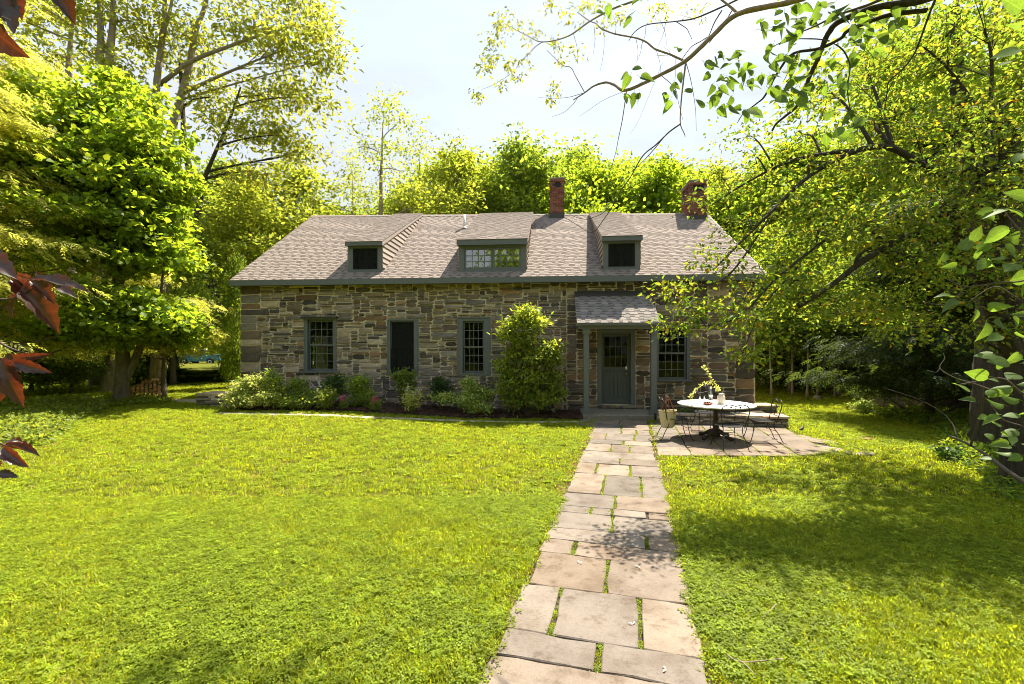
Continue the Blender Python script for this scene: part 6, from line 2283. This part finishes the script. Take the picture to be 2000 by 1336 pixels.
# ================================================================== OVERHANGING BRANCHES AND LARGE NEAR LEAVES
def heart_leaf_mesh(name, L_=1.0, wid=.72, cup=.12, bend=.15, mat='lf_heart'):
    """pointed heart outline with a sunk midrib; stalk end at the origin, tip towards +y"""
    prof = [(.0, .02), (.09, -.03), (.22, .01), (.33, .13), (.37, .30), (.32, .49), (.21, .68), (.09, .86), (.0, 1.0)]
    mb = MB()
    mid = [(0, .02), (0, .14), (0, .30), (0, .48), (0, .68), (0, .86), (0, 1.0)]
    def z(x, y): return cup * (abs(x) ** 1.2) * 1.6 - bend * y * y
    ctr = [(0, y, z(0, y) - .0) for _, y in mid]
    vs = list(ctr)
    fs = []
    for s in (-1, 1):
        b = len(vs)
        for (x, y) in prof[1:-1]:
            vs.append((s * x * wid / .76, y, z(x, y)))
        q = [0, b, b + 1, b + 2, b + 3, b + 4, b + 5, b + 6, 6]
        tri = [(0, b, 1), (b, b + 1, 1), (b + 1, b + 2, 1), (b + 2, 2, 1), (b + 2, b + 3, 2), (b + 3, 3, 2), (b + 3, b + 4, 3), (b + 4, 4, 3), (b + 4, b + 5, 4), (b + 5, 5, 4), (b + 5, b + 6, 5), (b + 6, 6, 5)]
        fs += [t if s > 0 else t[::-1] for t in tri]
    mb.add([(v[0] * L_, v[1] * L_, v[2] * L_) for v in vs], fs)
    # stalk
    mb.tube([(0, .02 * L_, 0), (0, -.14 * L_, .03 * L_), (0, -.28 * L_, .09 * L_)], [.012 * L_, .010 * L_, .012 * L_], 4, False, (.7, .7, .5))
    return mb.mesh(name, M[mat], smooth=True)
HEARTS = [heart_leaf_mesh('leaf', 1, .66, .14, .14), heart_leaf_mesh('leaf', 1, .60, .30, .32), heart_leaf_mesh('leaf', 1, .70, .08, -.10), heart_leaf_mesh('leaf', 1, .56, .40, .15)]
rl = random.Random(5)
def put_leaf(parent, base, pos, size, aim, meshes=HEARTS, roll=None, look=None):
    """aim: direction of the tip; the blade's face is turned roughly towards look"""
    y = Vector(aim).normalized()
    f = look if look is not None else Vector((rl.uniform(-.9, .9), -1, rl.uniform(-.6, 1.2)))
    z = (f - y * f.dot(y))
    if z.length < .1: z = Vector((0, 0, 1)) - y * y.z
    z.normalize()
    if rl.random() < .4: z = -z
    x = y.cross(z)
    m = Matrix((x, y, z)).transposed().to_euler()
    s = size * rl.uniform(.75, 1.2)
    return link('leaf', rl.choice(meshes), parent, Vector(pos) - base, m, (s, s, s))

ob = at(1900, -120, 3.6)
over = empty('overhanging_branch', ob, 0, 'bare forked grey limbs with a few heart shaped leaves hanging across the upper sky', 'branch')
def limb(pts, Y, r0, r1, mat='twig_pale', dy=None, name='limb'):
    c = curve([at(u, v, (Y if not hasattr(Y, '__len__') else Y[0] + (Y[1] - Y[0]) * i / (len(pts) - 1))) - ob for i, (u, v) in enumerate(pts)], 6)
    m1 = MB()
    r_ = random.Random(len(pts))
    m1.tube(c, [.78 * (r0 + (r1 - r0) * i / (len(c) - 1)) for i in range(len(c))], 7, True, wob=.22, rng=r_)
    m1.build(name, M[mat], over, True)
limb([(1900, -120), (1720, -60), (1600, -15), (1538, 5), (1442, 27), (1390, 72), (1340, 118), (1290, 146), (1224, 176), (1200, 166), (1183, 161), (1160, 168), (1142, 181), (1120, 195)], (3.6, 4.6), .038, .006)
limb([(1334, 118), (1308, 106), (1280, 96), (1262, 82), (1241, 74), (1200, 66), (1175, 56), (1164, 46), (1150, 40), (1128, 24)], (4.3, 4.6), .014, .005)
limb([(1442, 27), (1420, 8), (1395, -10), (1360, -30)], (4.1, 4.2), .016, .008)
limb([(1224, 176), (1216, 231), (1208, 270), (1202, 300), (1190, 340)], (4.45, 4.5), .007, .002)
limb([(1340, 118), (1334, 165), (1330, 205), (1329, 242), (1337, 262), (1338, 268)], (4.3, 4.4), .011, .003)
limb([(1329, 242), (1307, 258), (1282, 282), (1255, 305), (1232, 345), (1208, 380), (1192, 410), (1176, 433), (1163, 450), (1150, 453), (1128, 440), (1104, 425)], (4.35, 4.9), .009, .0035, 'twig')
limb([(1205, 385), (1180, 414), (1160, 424), (1145, 428), (1124, 424), (1104, 414)], (4.75, 4.9), .005, .003, 'twig')
limb([(1300, 264), (1270, 300), (1240, 330), (1218, 342)], (4.4, 4.5), .006, .003, 'twig')
limb([(1340, 122), (1350, 160), (1358, 210), (1360, 256)], (4.3, 4.3), .005, .002)
limb([(1290, 146), (1318, 172), (1325, 200), (1334, 235)], (4.4, 4.3), .005, .002)
limb([(1450, -5), (1400, 18), (1356, 36), (1318, 42), (1265, 48), (1240, 62), (1228, 80)], (4.2, 4.6), .011, .004, 'twig')
limb([(1430, 20), (1415, 45), (1400, 65), (1385, 84)], (4.2, 4.2), .007, .004, 'twig')
limb([(1402, 60), (1370, 80), (1350, 92), (1330, 118)], (4.2, 4.3), .006, .004, 'twig')
limb([(1410, 20), (1395, 45), (1380, 78), (1352, 110)], (4.2, 4.3), .008, .004, 'twig')
limb([(1320, 42), (1340, 55), (1346, 65), (1352, 78)], (4.3, 4.3), .005, .003, 'twig')
limb([(1245, 0), (1200, 16), (1153, 41), (1109, 71), (1060, 82), (1030, 70), (985, 46)], (4.5, 5.2), .013, .004)
limb([(1060, 82), (1045, 92), (1020, 118), (1000, 142), (965, 165), (940, 175)], (5.0, 5.3), .006, .002)
limb([(1142, 181), (1125, 150), (1115, 132), (1100, 128), (1085, 115), (1068, 98)], (4.6, 5.0), .006, .004)
limb([(1130, 188), (1118, 205), (1100, 220), (1078, 228)], (4.6, 4.8), .004, .002)
limb([(1142, 181), (1110, 190), (1080, 192), (1050, 190)], (4.6, 4.8), .004, .0015)
limb([(1224, 176), (1180, 195), (1150, 215), (1130, 228)], (4.4, 4.6), .003, .001)
limb([(1295, 120), (1262, 200), (1245, 240), (1230, 262)], (4.4, 4.5), .002, .001)
for (u0, v0, u1, v1) in [(1180, 62, 1172, 140), (1160, 48, 1158, 110), (1120, 66, 1128, 120), (1282, 98, 1290, 150), (1255, 80, 1240, 128), (1242, 75, 1244, 122), (1310, 106, 1296, 92), (1202, 66, 1198, 30), (1290, 40, 1302, 88), (1300, 44, 1284, 92), (1360, 40, 1330, 30), (1262, 50, 1250, 95), (1320, 110, 1312, 190), (1270, 160, 1240, 160)]:
    limb([(u0, v0), ((u0 + u1) / 2 + 3, (v0 + v1) / 2), (u1, v1)], (4.4, 4.45), .003, .0012, 'twig')
# darker limbs of the same tree coming from the upper right
limb([(1900, -40), (1802, 0), (1714, 14), (1642, 41), (1620, 62), (1610, 82), (1596, 118), (1582, 148), (1570, 182), (1555, 209), (1535, 226), (1516, 242), (1508, 256)], (3.8, 4.4), .040, .010, 'bark_dark')
limb([(1810, 20), (1735, 30), (1660, 58), (1642, 75), (1600, 95), (1549, 105), (1520, 140), (1494, 187), (1478, 202), (1452, 222), (1440, 240)], (3.9, 4.5), .026, .004, 'bark_dark')
limb([(1760, -20), (1700, 8), (1640, 28), (1590, 52), (1555, 66)], (3.8, 4.0), .018, .006, 'twig')
limb([(1840, -30), (1818, 20), (1800, 70), (1784, 108), (1760, 138), (1736, 160), (1732, 190), (1728, 214)], (4.2, 4.8), .014, .005, 'bark_dark')
limb([(1625, 82), (1648, 100), (1660, 130), (1655, 170), (1658, 200), (1665, 232), (1668, 246)], (3.9, 3.8), .008, .004, 'bark_dark')
limb([(1560, 100), (1545, 130), (1530, 160)], (4.1, 4.2), .007, .003, 'twig')
limb([(1500, 96), (1540, 78), (1590, 76), (1620, 80)], (4.0, 4.0), .004, .008, 'twig')
lv = []
Z7 = lambda x, y: (900 + x / 1.818, y / 1.818)
for (x, y, n, sp) in [(480, 40, 1, 10), (545, 20, 2, 20), (610, 30, 4, 30), (600, 250, 3, 22), (640, 275, 1, 10), (605, 340, 3, 24), (640, 325, 2, 12), (770, 160, 1, 8), (735, 205, 1, 10), (770, 280, 3, 22), (755, 335, 4, 26), (815, 305, 1, 10), (880, 230, 1, 10), (930, 195, 2, 14), (995, 200, 2, 16), (960, 240, 5, 40), (910, 275, 3, 28), (980, 290, 4, 30), (915, 325, 3, 20), (900, 370, 3, 26), (940, 355, 2, 20), (1040, 275, 4, 34), (1110, 190, 4, 34), (1080, 240, 4, 30), (1150, 235, 5, 40), (1105, 330, 3, 26), (1040, 395, 2, 16), (1000, 395, 2, 14),
                      (1180, 305, 4, 30), (1200, 330, 3, 26), (1240, 320, 2, 20), (1250, 195, 2, 20), (1105, 110, 5, 42), (1150, 130, 4, 34), (1150, 30, 5, 40), (1195, 60, 5, 40), (1240, 35, 5, 36), (1300, 40, 4, 36), (1360, 60, 4, 36), (1400, 120, 4, 36), (1430, 60, 4, 40), (1490, 110, 5, 44), (1530, 60, 3, 30), (1330, 240, 3, 30), (1290, 285, 2, 20), (1345, 290, 2, 20), (1395, 398, 2, 18), (1425, 412, 2, 16), (1320, 445, 2, 26), (1355, 478, 3, 22), (1460, 160, 3, 28), (1370, 180, 3, 28), (1600, 30, 3, 40), (1420, 200, 2, 24)]:
    for k in range(n + (1 if x > 860 else 0)):
        u, v = Z7(x + rl.uniform(-sp, sp) * 1.35, y + rl.uniform(-sp, sp) * 1.1)
        put_leaf(over, ob, at(u, v, rl.uniform(3.7, 4.2)), .122 if x > 1080 else .105, (rl.uniform(-.9, .9), rl.uniform(-.4, .4), rl.uniform(-1, .15)))
# fine leaflets at the far ends of the thin limbs
g = np.random.default_rng(21)
cl = []
for (u, v, su, sv, k) in [(975, 45, 16, 22, 26), (965, 75, 14, 14, 14), (958, 115, 14, 18, 22), (945, 130, 12, 14, 12), (1000, 130, 12, 16, 14), (1030, 120, 12, 14, 10), (1008, 150, 14, 10, 10), (975, 165, 12, 8, 10), (930, 185, 12, 8, 12), (1040, 60, 14, 16, 12), (1010, 48, 12, 18, 10), (1088, 82, 14, 18, 14), (1110, 35, 24, 20, 14), (1075, 8, 20, 10, 12), (1150, 8, 30, 10, 16), (1180, 45, 14, 22, 10), (1085, 170, 10, 14, 12), (1075, 190, 10, 12, 10), (1095, 122, 10, 10, 6), (1280, 20, 30, 18, 16), (1360, 22, 30, 14, 10), (1130, 100, 16, 14, 8), (1210, 28, 20, 16, 10)]:
    for i in range(k):
        cl.append(tuple(at(u + g.normal() * su * .6, v + g.normal() * sv * .6, 4.9 + .3 * g.random()) - ob))
(V, F, k), n = clump_leaves(g, np.array(cl), 6, .035, .045, .38, flat=1.0, droop=.8, upbias=.2)
tag(link('leaflets', np_mesh('leaflets', V, F, M['lf_locust'], leaf_cols(g, n, k, .3, .15)), over), kind='stuff')

# green heart leaved shoot in the right foreground
sb = at(2090, 700, 2.5)
shoot = empty('leafy_shoot', sb, 0, 'near shoot of large fresh green heart shaped leaves along the right edge', 'branch')
def twig(parent, base, pts, Y, r0, r1, mat='twig'):
    c = curve([at(u, v, Y[0] + (Y[1] - Y[0]) * i / (len(pts) - 1)) - base for i, (u, v) in enumerate(pts)], 6)
    m1 = MB()
    m1.tube(c, [r0 + (r1 - r0) * i / (len(c) - 1) for i in range(len(c))], 6)
    m1.build('twig', M[mat], parent, True)
twig(shoot, sb, [(2080, 520), (2000, 548), (1950, 552), (1886, 560), (1850, 545)], (2.6, 2.7), .006, .003)
twig(shoot, sb, [(1886, 560), (1870, 580), (1850, 596), (1800, 590)], (2.7, 2.8), .003, .0015)
twig(shoot, sb, [(2080, 440), (2010, 460), (1975, 430), (1960, 410)], (2.4, 2.5), .006, .002)
twig(shoot, sb, [(2080, 800), (2000, 770), (1960, 740), (1910, 745), (1870, 752)], (2.5, 2.6), .007, .003)
twig(shoot, sb, [(1990, 585), (1945, 560), (1900, 585), (1890, 600)], (2.5, 2.6), .004, .002)
twig(shoot, sb, [(2060, 900), (2010, 840), (1960, 820), (1935, 790)], (2.5, 2.6), .006, .002)
twig(shoot, sb, [(2080, 90), (2030, 100), (1990, 130)], (2.6, 2.6), .006, .003)
for (u, v, s, ax, az) in [(1962, 410, .115, -1, -.15), (1940, 432, .11, -1, .1), (1972, 448, .13, -.8, -.6), (1995, 425, .12, -.4, .6), (1990, 465, .13, -1, -.3), (1968, 476, .085, .1, -1), (1898, 470, .10, .5, .9), (1880, 488, .10, .6, .8), (1915, 490, .09, .4, .9), (1845, 495, .10, -.5, -.8), (1850, 512, .08, -1, -.2), (1868, 520, .08, -1, -.1), (1885, 520, .06, 0, -1), (1905, 505, .10, .3, .8), (1930, 505, .09, -.5, -.7), (1960, 500, .11, -1, -.3), (1985, 515, .12, -1, -.2), (1940, 520, .08, -.8, .3), (1872, 588, .10, -.7, -.4), (1860, 580, .08, -1, .1), (1905, 605, .09, -.2, -1), (1930, 600, .11, 1, .1), (1925, 630, .11, -.6, -.8), (1950, 622, .09, .1, -1), (1955, 655, .12, -1, -.3), (1978, 620, .09, .5, -.8), (1995, 575, .10, -.6, .5),
                          (1885, 755, .13, -1, -.1), (1930, 735, .10, -1, .0), (1955, 720, .10, -.3, .8), (1985, 730, .11, -1, -.1), (1975, 755, .10, -1, -.4), (1945, 765, .09, -1, -.3), (1990, 780, .11, -1, .1), (1960, 790, .10, -.9, .2), (1990, 810, .10, -1, -.2), (1955, 830, .09, -1, .2), (1930, 815, .08, -1, -.1), (1985, 840, .10, -.7, -.5), (1998, 660, .10, -1, .1), (1990, 690, .10, -.8, -.6), (1940, 690, .09, -.8, -.4), (1968, 705, .10, -1, .2), (1940, 850, .09, -1, -.3), (1905, 785, .08, -1, .1), (1970, 870, .09, -1, .1), (1920, 870, .07, -1, -.2), (1995, 890, .09, -1, -.2),
                          (1985, 60, .12, -1, .2), (1990, 95, .13, -.9, -.3), (1995, 20, .12, -1, .4), (1975, 120, .11, -1, -.3), (1990, 345, .11, -1, .1), (1940, 410, .09, -1, .0), (2005, 385, .12, -1, .3), (2010, 540, .12, -1, -.2), (2015, 620, .12, -1, .2), (1995, 300, .10, -.8, -.6)]:
    put_leaf(shoot, sb, at(u, v, rl.uniform(2.3, 2.8)), s * 1.0, (ax + rl.uniform(-.2, .2), rl.uniform(-.5, .3), az + rl.uniform(-.2, .2)), look=Vector((rl.uniform(-.8, .6), -.8, rl.uniform(-.2, 2.2))))

for k in range(20):
    u, v = rl.uniform(1935, 2030), rl.uniform(700, 905)
    put_leaf(shoot, sb, at(u, v, rl.uniform(2.4, 2.9)), rl.uniform(.05, .085), (-1 + rl.uniform(0, .8), rl.uniform(-.5, .5), rl.uniform(-.7, .5)), look=Vector((rl.uniform(-.8, .6), -.8, rl.uniform(-.2, 2.4))))

# copper leaves in the left foreground
def copper_leaf_mesh(seed):
    r = random.Random(seed)
    mb = MB()
    n = 13
    half = []
    for i in range(n + 1):
        t = i / n
        w = .235 * math.sin(math.pi * min(1, t * 1.02) ** .8) ** .8 * (1 + .12 * (1 if i % 2 else -1) * (0 < i < n))
        half.append((w, t))
    vs, fs = [], []
    curl, cup = r.uniform(.3, .9), r.uniform(.35, .9)
    ph = r.random() * 6
    def z(x, y): return -curl * y * y * .6 + cup * abs(x) * 1.1 + .05 * math.sin(14 * y + ph + 5 * x) * abs(x) * 3
    for (w, t) in half:
        vs.append((0, t, z(0, t)))
        for s in (-1, 1):
            for f in (.5, 1.0):
                vs.append((s * w * f, t + .05 * f * abs(w) * 2, z(s * w * f, t)))
    for i in range(n):
        a, b = i * 5, (i + 1) * 5
        for (p, q) in ((0, 3), (3, 4)):
            fs.append((a + p, a + q, b + q, b + p))
        for (p, q) in ((0, 1), (1, 2)):
            fs.append((a + q, a + p, b + p, b + q))
    mb.add(vs, fs)
    mb.tube([(0, .0, 0), (0, -.15, .04), (0, -.3, .1)], [.012, .01, .012], 4, False, (.6, .4, .4))
    return mb.mesh('leaf', M['lf_copper'], smooth=True)
COP = [copper_leaf_mesh(k) for k in (1, 2, 3, 4)]
cb = at(-90, 500, 1.25)
copper = empty('copper_branch', cb, 0, 'dark copper red leaves hanging in at the left edge close to the viewer', 'branch')
for pts in ([(-80, 470), (-30, 570), (10, 585), (45, 575), (70, 560)], [(-80, 640), (-20, 660), (20, 680), (50, 690)], [(-80, 800), (-30, 850), (10, 870)], [(-80, -40), (-20, 20), (20, 40)]):
    twig(copper, cb, pts, (1.25, 1.25), .004, .0018)
def copper_leaf(u0, v0, u1, v1, look=None, w=1.0):
    """leaf from its stalk pixel to its tip pixel"""
    Y0 = rl.uniform(1.18, 1.30)
    a, b = at(u0, v0, Y0), at(u1, v1, Y0 + rl.uniform(-.05, .05))
    d = b - a
    y = d.normalized()
    f = look or Vector((rl.uniform(-.7, .7), -.7, rl.uniform(-.2, 1.6)))
    z = (f - y * f.dot(y)).normalized()
    x = y.cross(z)
    s = d.length * .86
    return link('leaf', rl.choice(COP), copper, a - cb, Matrix((x, y, z)).transposed().to_euler(), (s * w, s, s))
for q in [(20, 545, 140, 640, .95), (62, 545, 186, 553, .6), (58, 548, 118, 596, .9), (62, 540, 5, 580, .9), (110, 560, 150, 575, .8), (40, 575, 0, 620, 1.0), (-40, 495, 26, 528, .9), (70, 530, 110, 600, .8),
          (20, 700, 96, 694, .6), (22, 705, 100, 730, .8), (25, 700, -10, 770, 1.0), (0, 700, 35, 795, .9), (15, 690, 40, 735, 1.0), (-20, 720, 20, 800, 1.0),
          (5, 872, 84, 878, .55), (5, 875, 52, 916, .8), (-10, 925, 36, 928, .9), (8, 866, 50, 858, .8), (-30, 880, 0, 930, 1.0),
          (85, -60, 152, 46, 1.0), (-40, -30, 45, 62, 1.25), (-60, 10, 20, 116, 1.1), (20, -40, 42, 22, 1.0)]:
    copper_leaf(*q[:4], w=q[4])

# ================================================================== GRASS
def tuft_object(name, seed, mat, blades=14, h=.055, spread=.05, clover=0):
    g = np.random.default_rng(seed)
    n = blades
    Vs, Fs, Cs = [], [], []
    off = 0
    for i in range(n):
        a = g.random() * 6.28
        d = spread * math.sqrt(g.random())
        bx_, by_ = math.cos(a) * d, math.sin(a) * d
        hh = h * (.6 + .8 * g.random())
        la = g.random() * 6.28
        lean = hh * (.35 + .95 * g.random())
        w = .0032 + .0016 * g.random()
        px_, py_ = -math.sin(la) * w, math.cos(la) * w
        mx_, my_ = bx_ + math.cos(la) * lean * .35, by_ + math.sin(la) * lean * .35
        tx, ty = bx_ + math.cos(la) * lean, by_ + math.sin(la) * lean
        Vs += [(bx_ - px_, by_ - py_, -.005), (bx_ + px_, by_ + py_, -.005), (mx_ + px_ * .8, my_ + py_ * .8, hh * .65), (mx_ - px_ * .8, my_ - py_ * .8, hh * .65), (tx, ty, hh)]
        Fs += [(off, off + 1, off + 2), (off, off + 2, off + 3), (off + 3, off + 2, off + 4)]
        c = (.6 + .75 * g.random())
        yel = 1 + .22 * (g.random() - .4)
        Cs += [(c * yel, c, c * .8)] * 3
        off += 5
    for i in range(clover):
        a = g.random() * 6.28
        d = spread * 1.15 * math.sqrt(g.random())
        cx, cy, cz = math.cos(a) * d, math.sin(a) * d, .022 + .026 * g.random()
        rr = .0085 + .0075 * g.random()
        c = .6 + .75 * g.random()
        rot = g.random() * 6.28
        for k in range(3):
            b = rot + k * 2.094
            ux, uy = math.cos(b), math.sin(b)
            tz_ = .004 * g.normal()
            Vs += [(cx, cy, cz), (cx + ux * rr - uy * rr * .55, cy + uy * rr + ux * rr * .55, cz + .003 + tz_), (cx + ux * rr * 1.55, cy + uy * rr * 1.55, cz - .001 + tz_), (cx + ux * rr + uy * rr * .55, cy + uy * rr - ux * rr * .55, cz + .003 + tz_)]
            Fs += [(off, off + 1, off + 2), (off, off + 2, off + 3)]
            Cs += [(c, c * 1.02, c)] * 2
            off += 4
    me = np_mesh(name, Vs, Fs, M[mat], np.array(Cs))
    return bpy.data.objects.new(name, me)          # not linked: only instanced by the grass

def scatter(name, label, pts, sources, seed, smin=.7, smax=1.3):
    """one object that carries points; its nodes stand a tuft on each"""
    g = np.random.default_rng(seed)
    me = bpy.data.meshes.new(name)
    pts = np.asarray(pts, np.float32)
    me.vertices.add(len(pts))
    me.vertices.foreach_set('co', pts.ravel())
    for nm, arr in (('sc', smin + (smax - smin) * g.random(len(pts))), ('rz', 6.283 * g.random(len(pts)))):
        a = me.attributes.new(nm, 'FLOAT', 'POINT')
        a.data.foreach_set('value', arr.astype(np.float32))
    a = me.attributes.new('pick', 'INT', 'POINT')
    a.data.foreach_set('value', g.integers(0, len(sources), len(pts)).astype(np.int32))
    o = link(name, me)
    ng = bpy.data.node_groups.new(name, 'GeometryNodeTree')
    ng.interface.new_socket('Geometry', in_out='INPUT', socket_type='NodeSocketGeometry')
    ng.interface.new_socket('Geometry', in_out='OUTPUT', socket_type='NodeSocketGeometry')
    N = ng.nodes.new
    gi, go = N('NodeGroupInput'), N('NodeGroupOutput')
    jn = N('GeometryNodeGeometryToInstance')
    for s in reversed(sources):
        oi = N('GeometryNodeObjectInfo')
        oi.inputs['Object'].default_value = s
        oi.inputs['As Instance'].default_value = True
        ng.links.new(oi.outputs['Geometry'], jn.inputs[0])
    ip = N('GeometryNodeInstanceOnPoints')
    ip.inputs['Pick Instance'].default_value = True
    def named(nm, ty):
        n_ = N('GeometryNodeInputNamedAttribute')
        n_.data_type = ty
        n_.inputs['Name'].default_value = nm
        return n_.outputs['Attribute']
    cx = N('ShaderNodeCombineXYZ')
    ng.links.new(named('rz', 'FLOAT'), cx.inputs['Z'])
    e2r = N('FunctionNodeEulerToRotation')
    ng.links.new(cx.outputs[0], e2r.inputs[0])
    ji = N('GeometryNodeJoinGeometry')
    for s in sources:
        oi = N('GeometryNodeObjectInfo')
        oi.inputs['Object'].default_value = s
        oi.inputs['As Instance'].default_value = True
        ng.links.new(oi.outputs['Geometry'], ji.inputs[0])
    ng.nodes.remove(jn)
    ng.links.new(gi.outputs[0], ip.inputs['Points'])
    ng.links.new(ji.outputs[0], ip.inputs['Instance'])
    ng.links.new(named('pick', 'INT'), ip.inputs['Instance Index'])
    ng.links.new(named('sc', 'FLOAT'), ip.inputs['Scale'])
    ng.links.new(e2r.outputs[0], ip.inputs['Rotation'])
    ng.links.new(ip.outputs[0], go.inputs[0])
    md = o.modifiers.new('scatter', 'NODES')
    md.node_group = ng
    return tag(o, label, kind='stuff')

def in_poly(X, Y, poly):
    c = np.zeros(len(X), bool)
    n = len(poly)
    for i in range(n):
        ax, ay = poly[i][0], poly[i][1]
        bx_, by_ = poly[i - 1][0], poly[i - 1][1]
        cr = (ay > Y) != (by_ > Y)
        t = (bx_ - ax) * (Y - ay) / ((by_ - ay) if by_ != ay else 1e-9) + ax
        c ^= cr & (X < t)
    return c
def gz_np(X, Y):
    def ss(a, b, x):
        t = np.clip((x - a) / (b - a), 0, 1)
        return t * t * (3 - 2 * t)
    return .27 * ss(.3, -6.5, X) * ss(6.5, 14.3, Y)
house_poly = [tuple(h2w(x, y)) for x, y in ((-.1, -.05), (HL + .1, -.05), (HL + .1, HB), (-.1, HB))]
walk_poly = [tuple(pst(s, t)) for s, t in ((-8, .0), (4.3, .0), (4.3, PW), (-8, PW))]
patio_poly = [(p.x, p.y) for p in [pst(0.0, -.02), gp(1420, 894), gp(1560, 892), gp(1636, 878), gp(1556, 846), gp(1536, 836), gp(1539, 812), gp(1515, 802), gp(1500, 800), gp(1280, 800), gp(1285, 828)]]
bed_poly = [(p.x, p.y) for p in BED_F] + [tuple(h2w(14, 0))[:2], tuple(h2w(-.9, .5))[:2]]
drive_poly = [(p.x, p.y) for p in DRIVE]
sc_ = [(p.x, p.y) for p in curve(STRIP, 6)]
step_poly = [tuple(p)[:2] for p in ws] + []
def lawn_points(n, ymin, ymax, seed, wide=1.22, side=None):
    g = np.random.default_rng(seed)
    Y = np.sqrt(ymin ** 2 + (ymax ** 2 - ymin ** 2) * g.random(n))
    X = (g.random(n) * 2 - 1) * (Y * wide + 1.6)
    keep = ~(in_poly(X, Y, house_poly) | in_poly(X, Y, walk_poly) | in_poly(X, Y, patio_poly) | in_poly(X, Y, bed_poly) | in_poly(X, Y, drive_poly) | in_poly(X, Y, step_poly))
    for i in range(0, len(sc_) - 1):
        ax, ay = sc_[i]; bx_, by_ = sc_[i + 1]
        dx, dy = bx_ - ax, by_ - ay
        t = np.clip(((X - ax) * dx + (Y - ay) * dy) / (dx * dx + dy * dy), 0, 1)
        keep &= np.hypot(X - ax - t * dx, Y - ay - t * dy) > .11
    X, Y = X[keep], Y[keep]
    return np.stack([X, Y, gz_np(X, Y)], 1)
T_G = [tuft_object('grass_tuft', 201, 'lf_grass', 18, .038, .058), tuft_object('grass_tuft', 202, 'lf_grass', 16, .034, .062), tuft_object('grass_tuft', 203, 'lf_grass', 14, .046, .055)]
T_C = [tuft_object('clover_tuft', 204, 'lf_clover', 4, .045, .065, 11), tuft_object('clover_tuft', 205, 'lf_clover', 3, .04, .07, 15)]
near = lawn_points(48000, 2.3, 6.0, 211)
mid = lawn_points(64000, 6.0, 16.5, 212)
far = lawn_points(26000, 15.0, 26.0, 213)
g = np.random.default_rng(3)
def patchy(p):
    """clover grows in patches"""
    x, y = p[:, 0], p[:, 1]
    f = np.sin(x * 1.7 + np.sin(y * 1.3)) + np.sin(y * 2.1 + 1.3 * np.sin(x * .9 + 2)) + .7 * np.sin(3.3 * x + 2.7 * y)
    return f * .7 + 1.5 * g.normal(size=len(x)) > 1.0
cn, cm = patchy(near), patchy(mid)
scatter('grass', 'mown lawn grass in the foreground and middle of the lawn', np.concatenate([near[~cn], mid[~cm]]), T_G, 221)
scatter('clover', 'patches of small round clover leaves in the lawn', np.concatenate([near[cn], mid[cm]]), T_C, 222)
scatter('far_grass', 'lawn grass towards the wood', far, T_G, 223, 1.0, 1.7)
# grass and moss in the joints between the slabs
jp = []
for (s0, s1, t) in GRASS_JOINTS:
    ln_ = s1 - s0
    if rng.random() < .12: continue
    for k in range(int(ln_ * 60)):
        q = pst(s0 + ln_ * rng.random(), t + rng.uniform(-.012, .012))
        jp.append((q.x, q.y, .004))
scatter('joint_grass', 'grass growing in the joints between the flagstones', jp, [T_C[0], T_G[1]], 224, .35, .7)
# dry clippings along the edges of the walkway
ed = []
for k in range(1500):
    s = rng.uniform(-6.2, 4.0)
    t = rng.choice([-.05, PW + .05]) + rng.gauss(0, .035)
    q = pst(s, t)
    ed.append((q.x, q.y, .004))
dry = tuft_object('dry_grass', 206, 'lf_grass', 10, .02, .06)
M['lf_dry'] = leaf_mat('dry_grass', (.34, .25, .12), (.30, .22, .08), .3, gloss=.02)
dry.data.materials[0] = M['lf_dry']
scatter('dry_clippings', 'dry brown clippings along the walkway edges', ed, [dry], 225, .6, 1.2)
g = np.random.default_rng(8)
allp_ = np.concatenate([near, mid])
yy = allp_[:, 0] * .6 + allp_[:, 1]
prob = .035 + .07 * (np.sin(allp_[:, 0] * .8 + 1) * np.sin(allp_[:, 1] * .9) > .45) + .09 * (allp_[:, 0] < -2.5)
scatter('thatch', 'dry straw coloured blades mixed into the lawn', allp_[g.random(len(allp_)) < prob], [dry], 226, .8, 1.6)
weed = tuft_object('broad_weed', 207, 'lf_clover', 1, .05, .03, 0)
lp_ = np.zeros((9, 3)); an_ = np.arange(9) * 2.4
Vw, Fw, kw = leaf_arrays(lp_ + [0, 0, .01], np.stack([np.cos(an_), np.sin(an_), .25 + .3 * g.random(9)], 1), np.tile([0, 0, 1.0], (9, 1)), .05 + .04 * g.random(9), .028, hexa=True)
weed.data = np_mesh('broad_weed', Vw, Fw, M['lf_clover'], leaf_cols(g, 9, kw, .3, .1))
scatter('lawn_weeds', 'small broad leaved weeds dotted through the lawn', allp_[g.random(len(allp_)) < .02], [weed], 227, .6, 1.3)
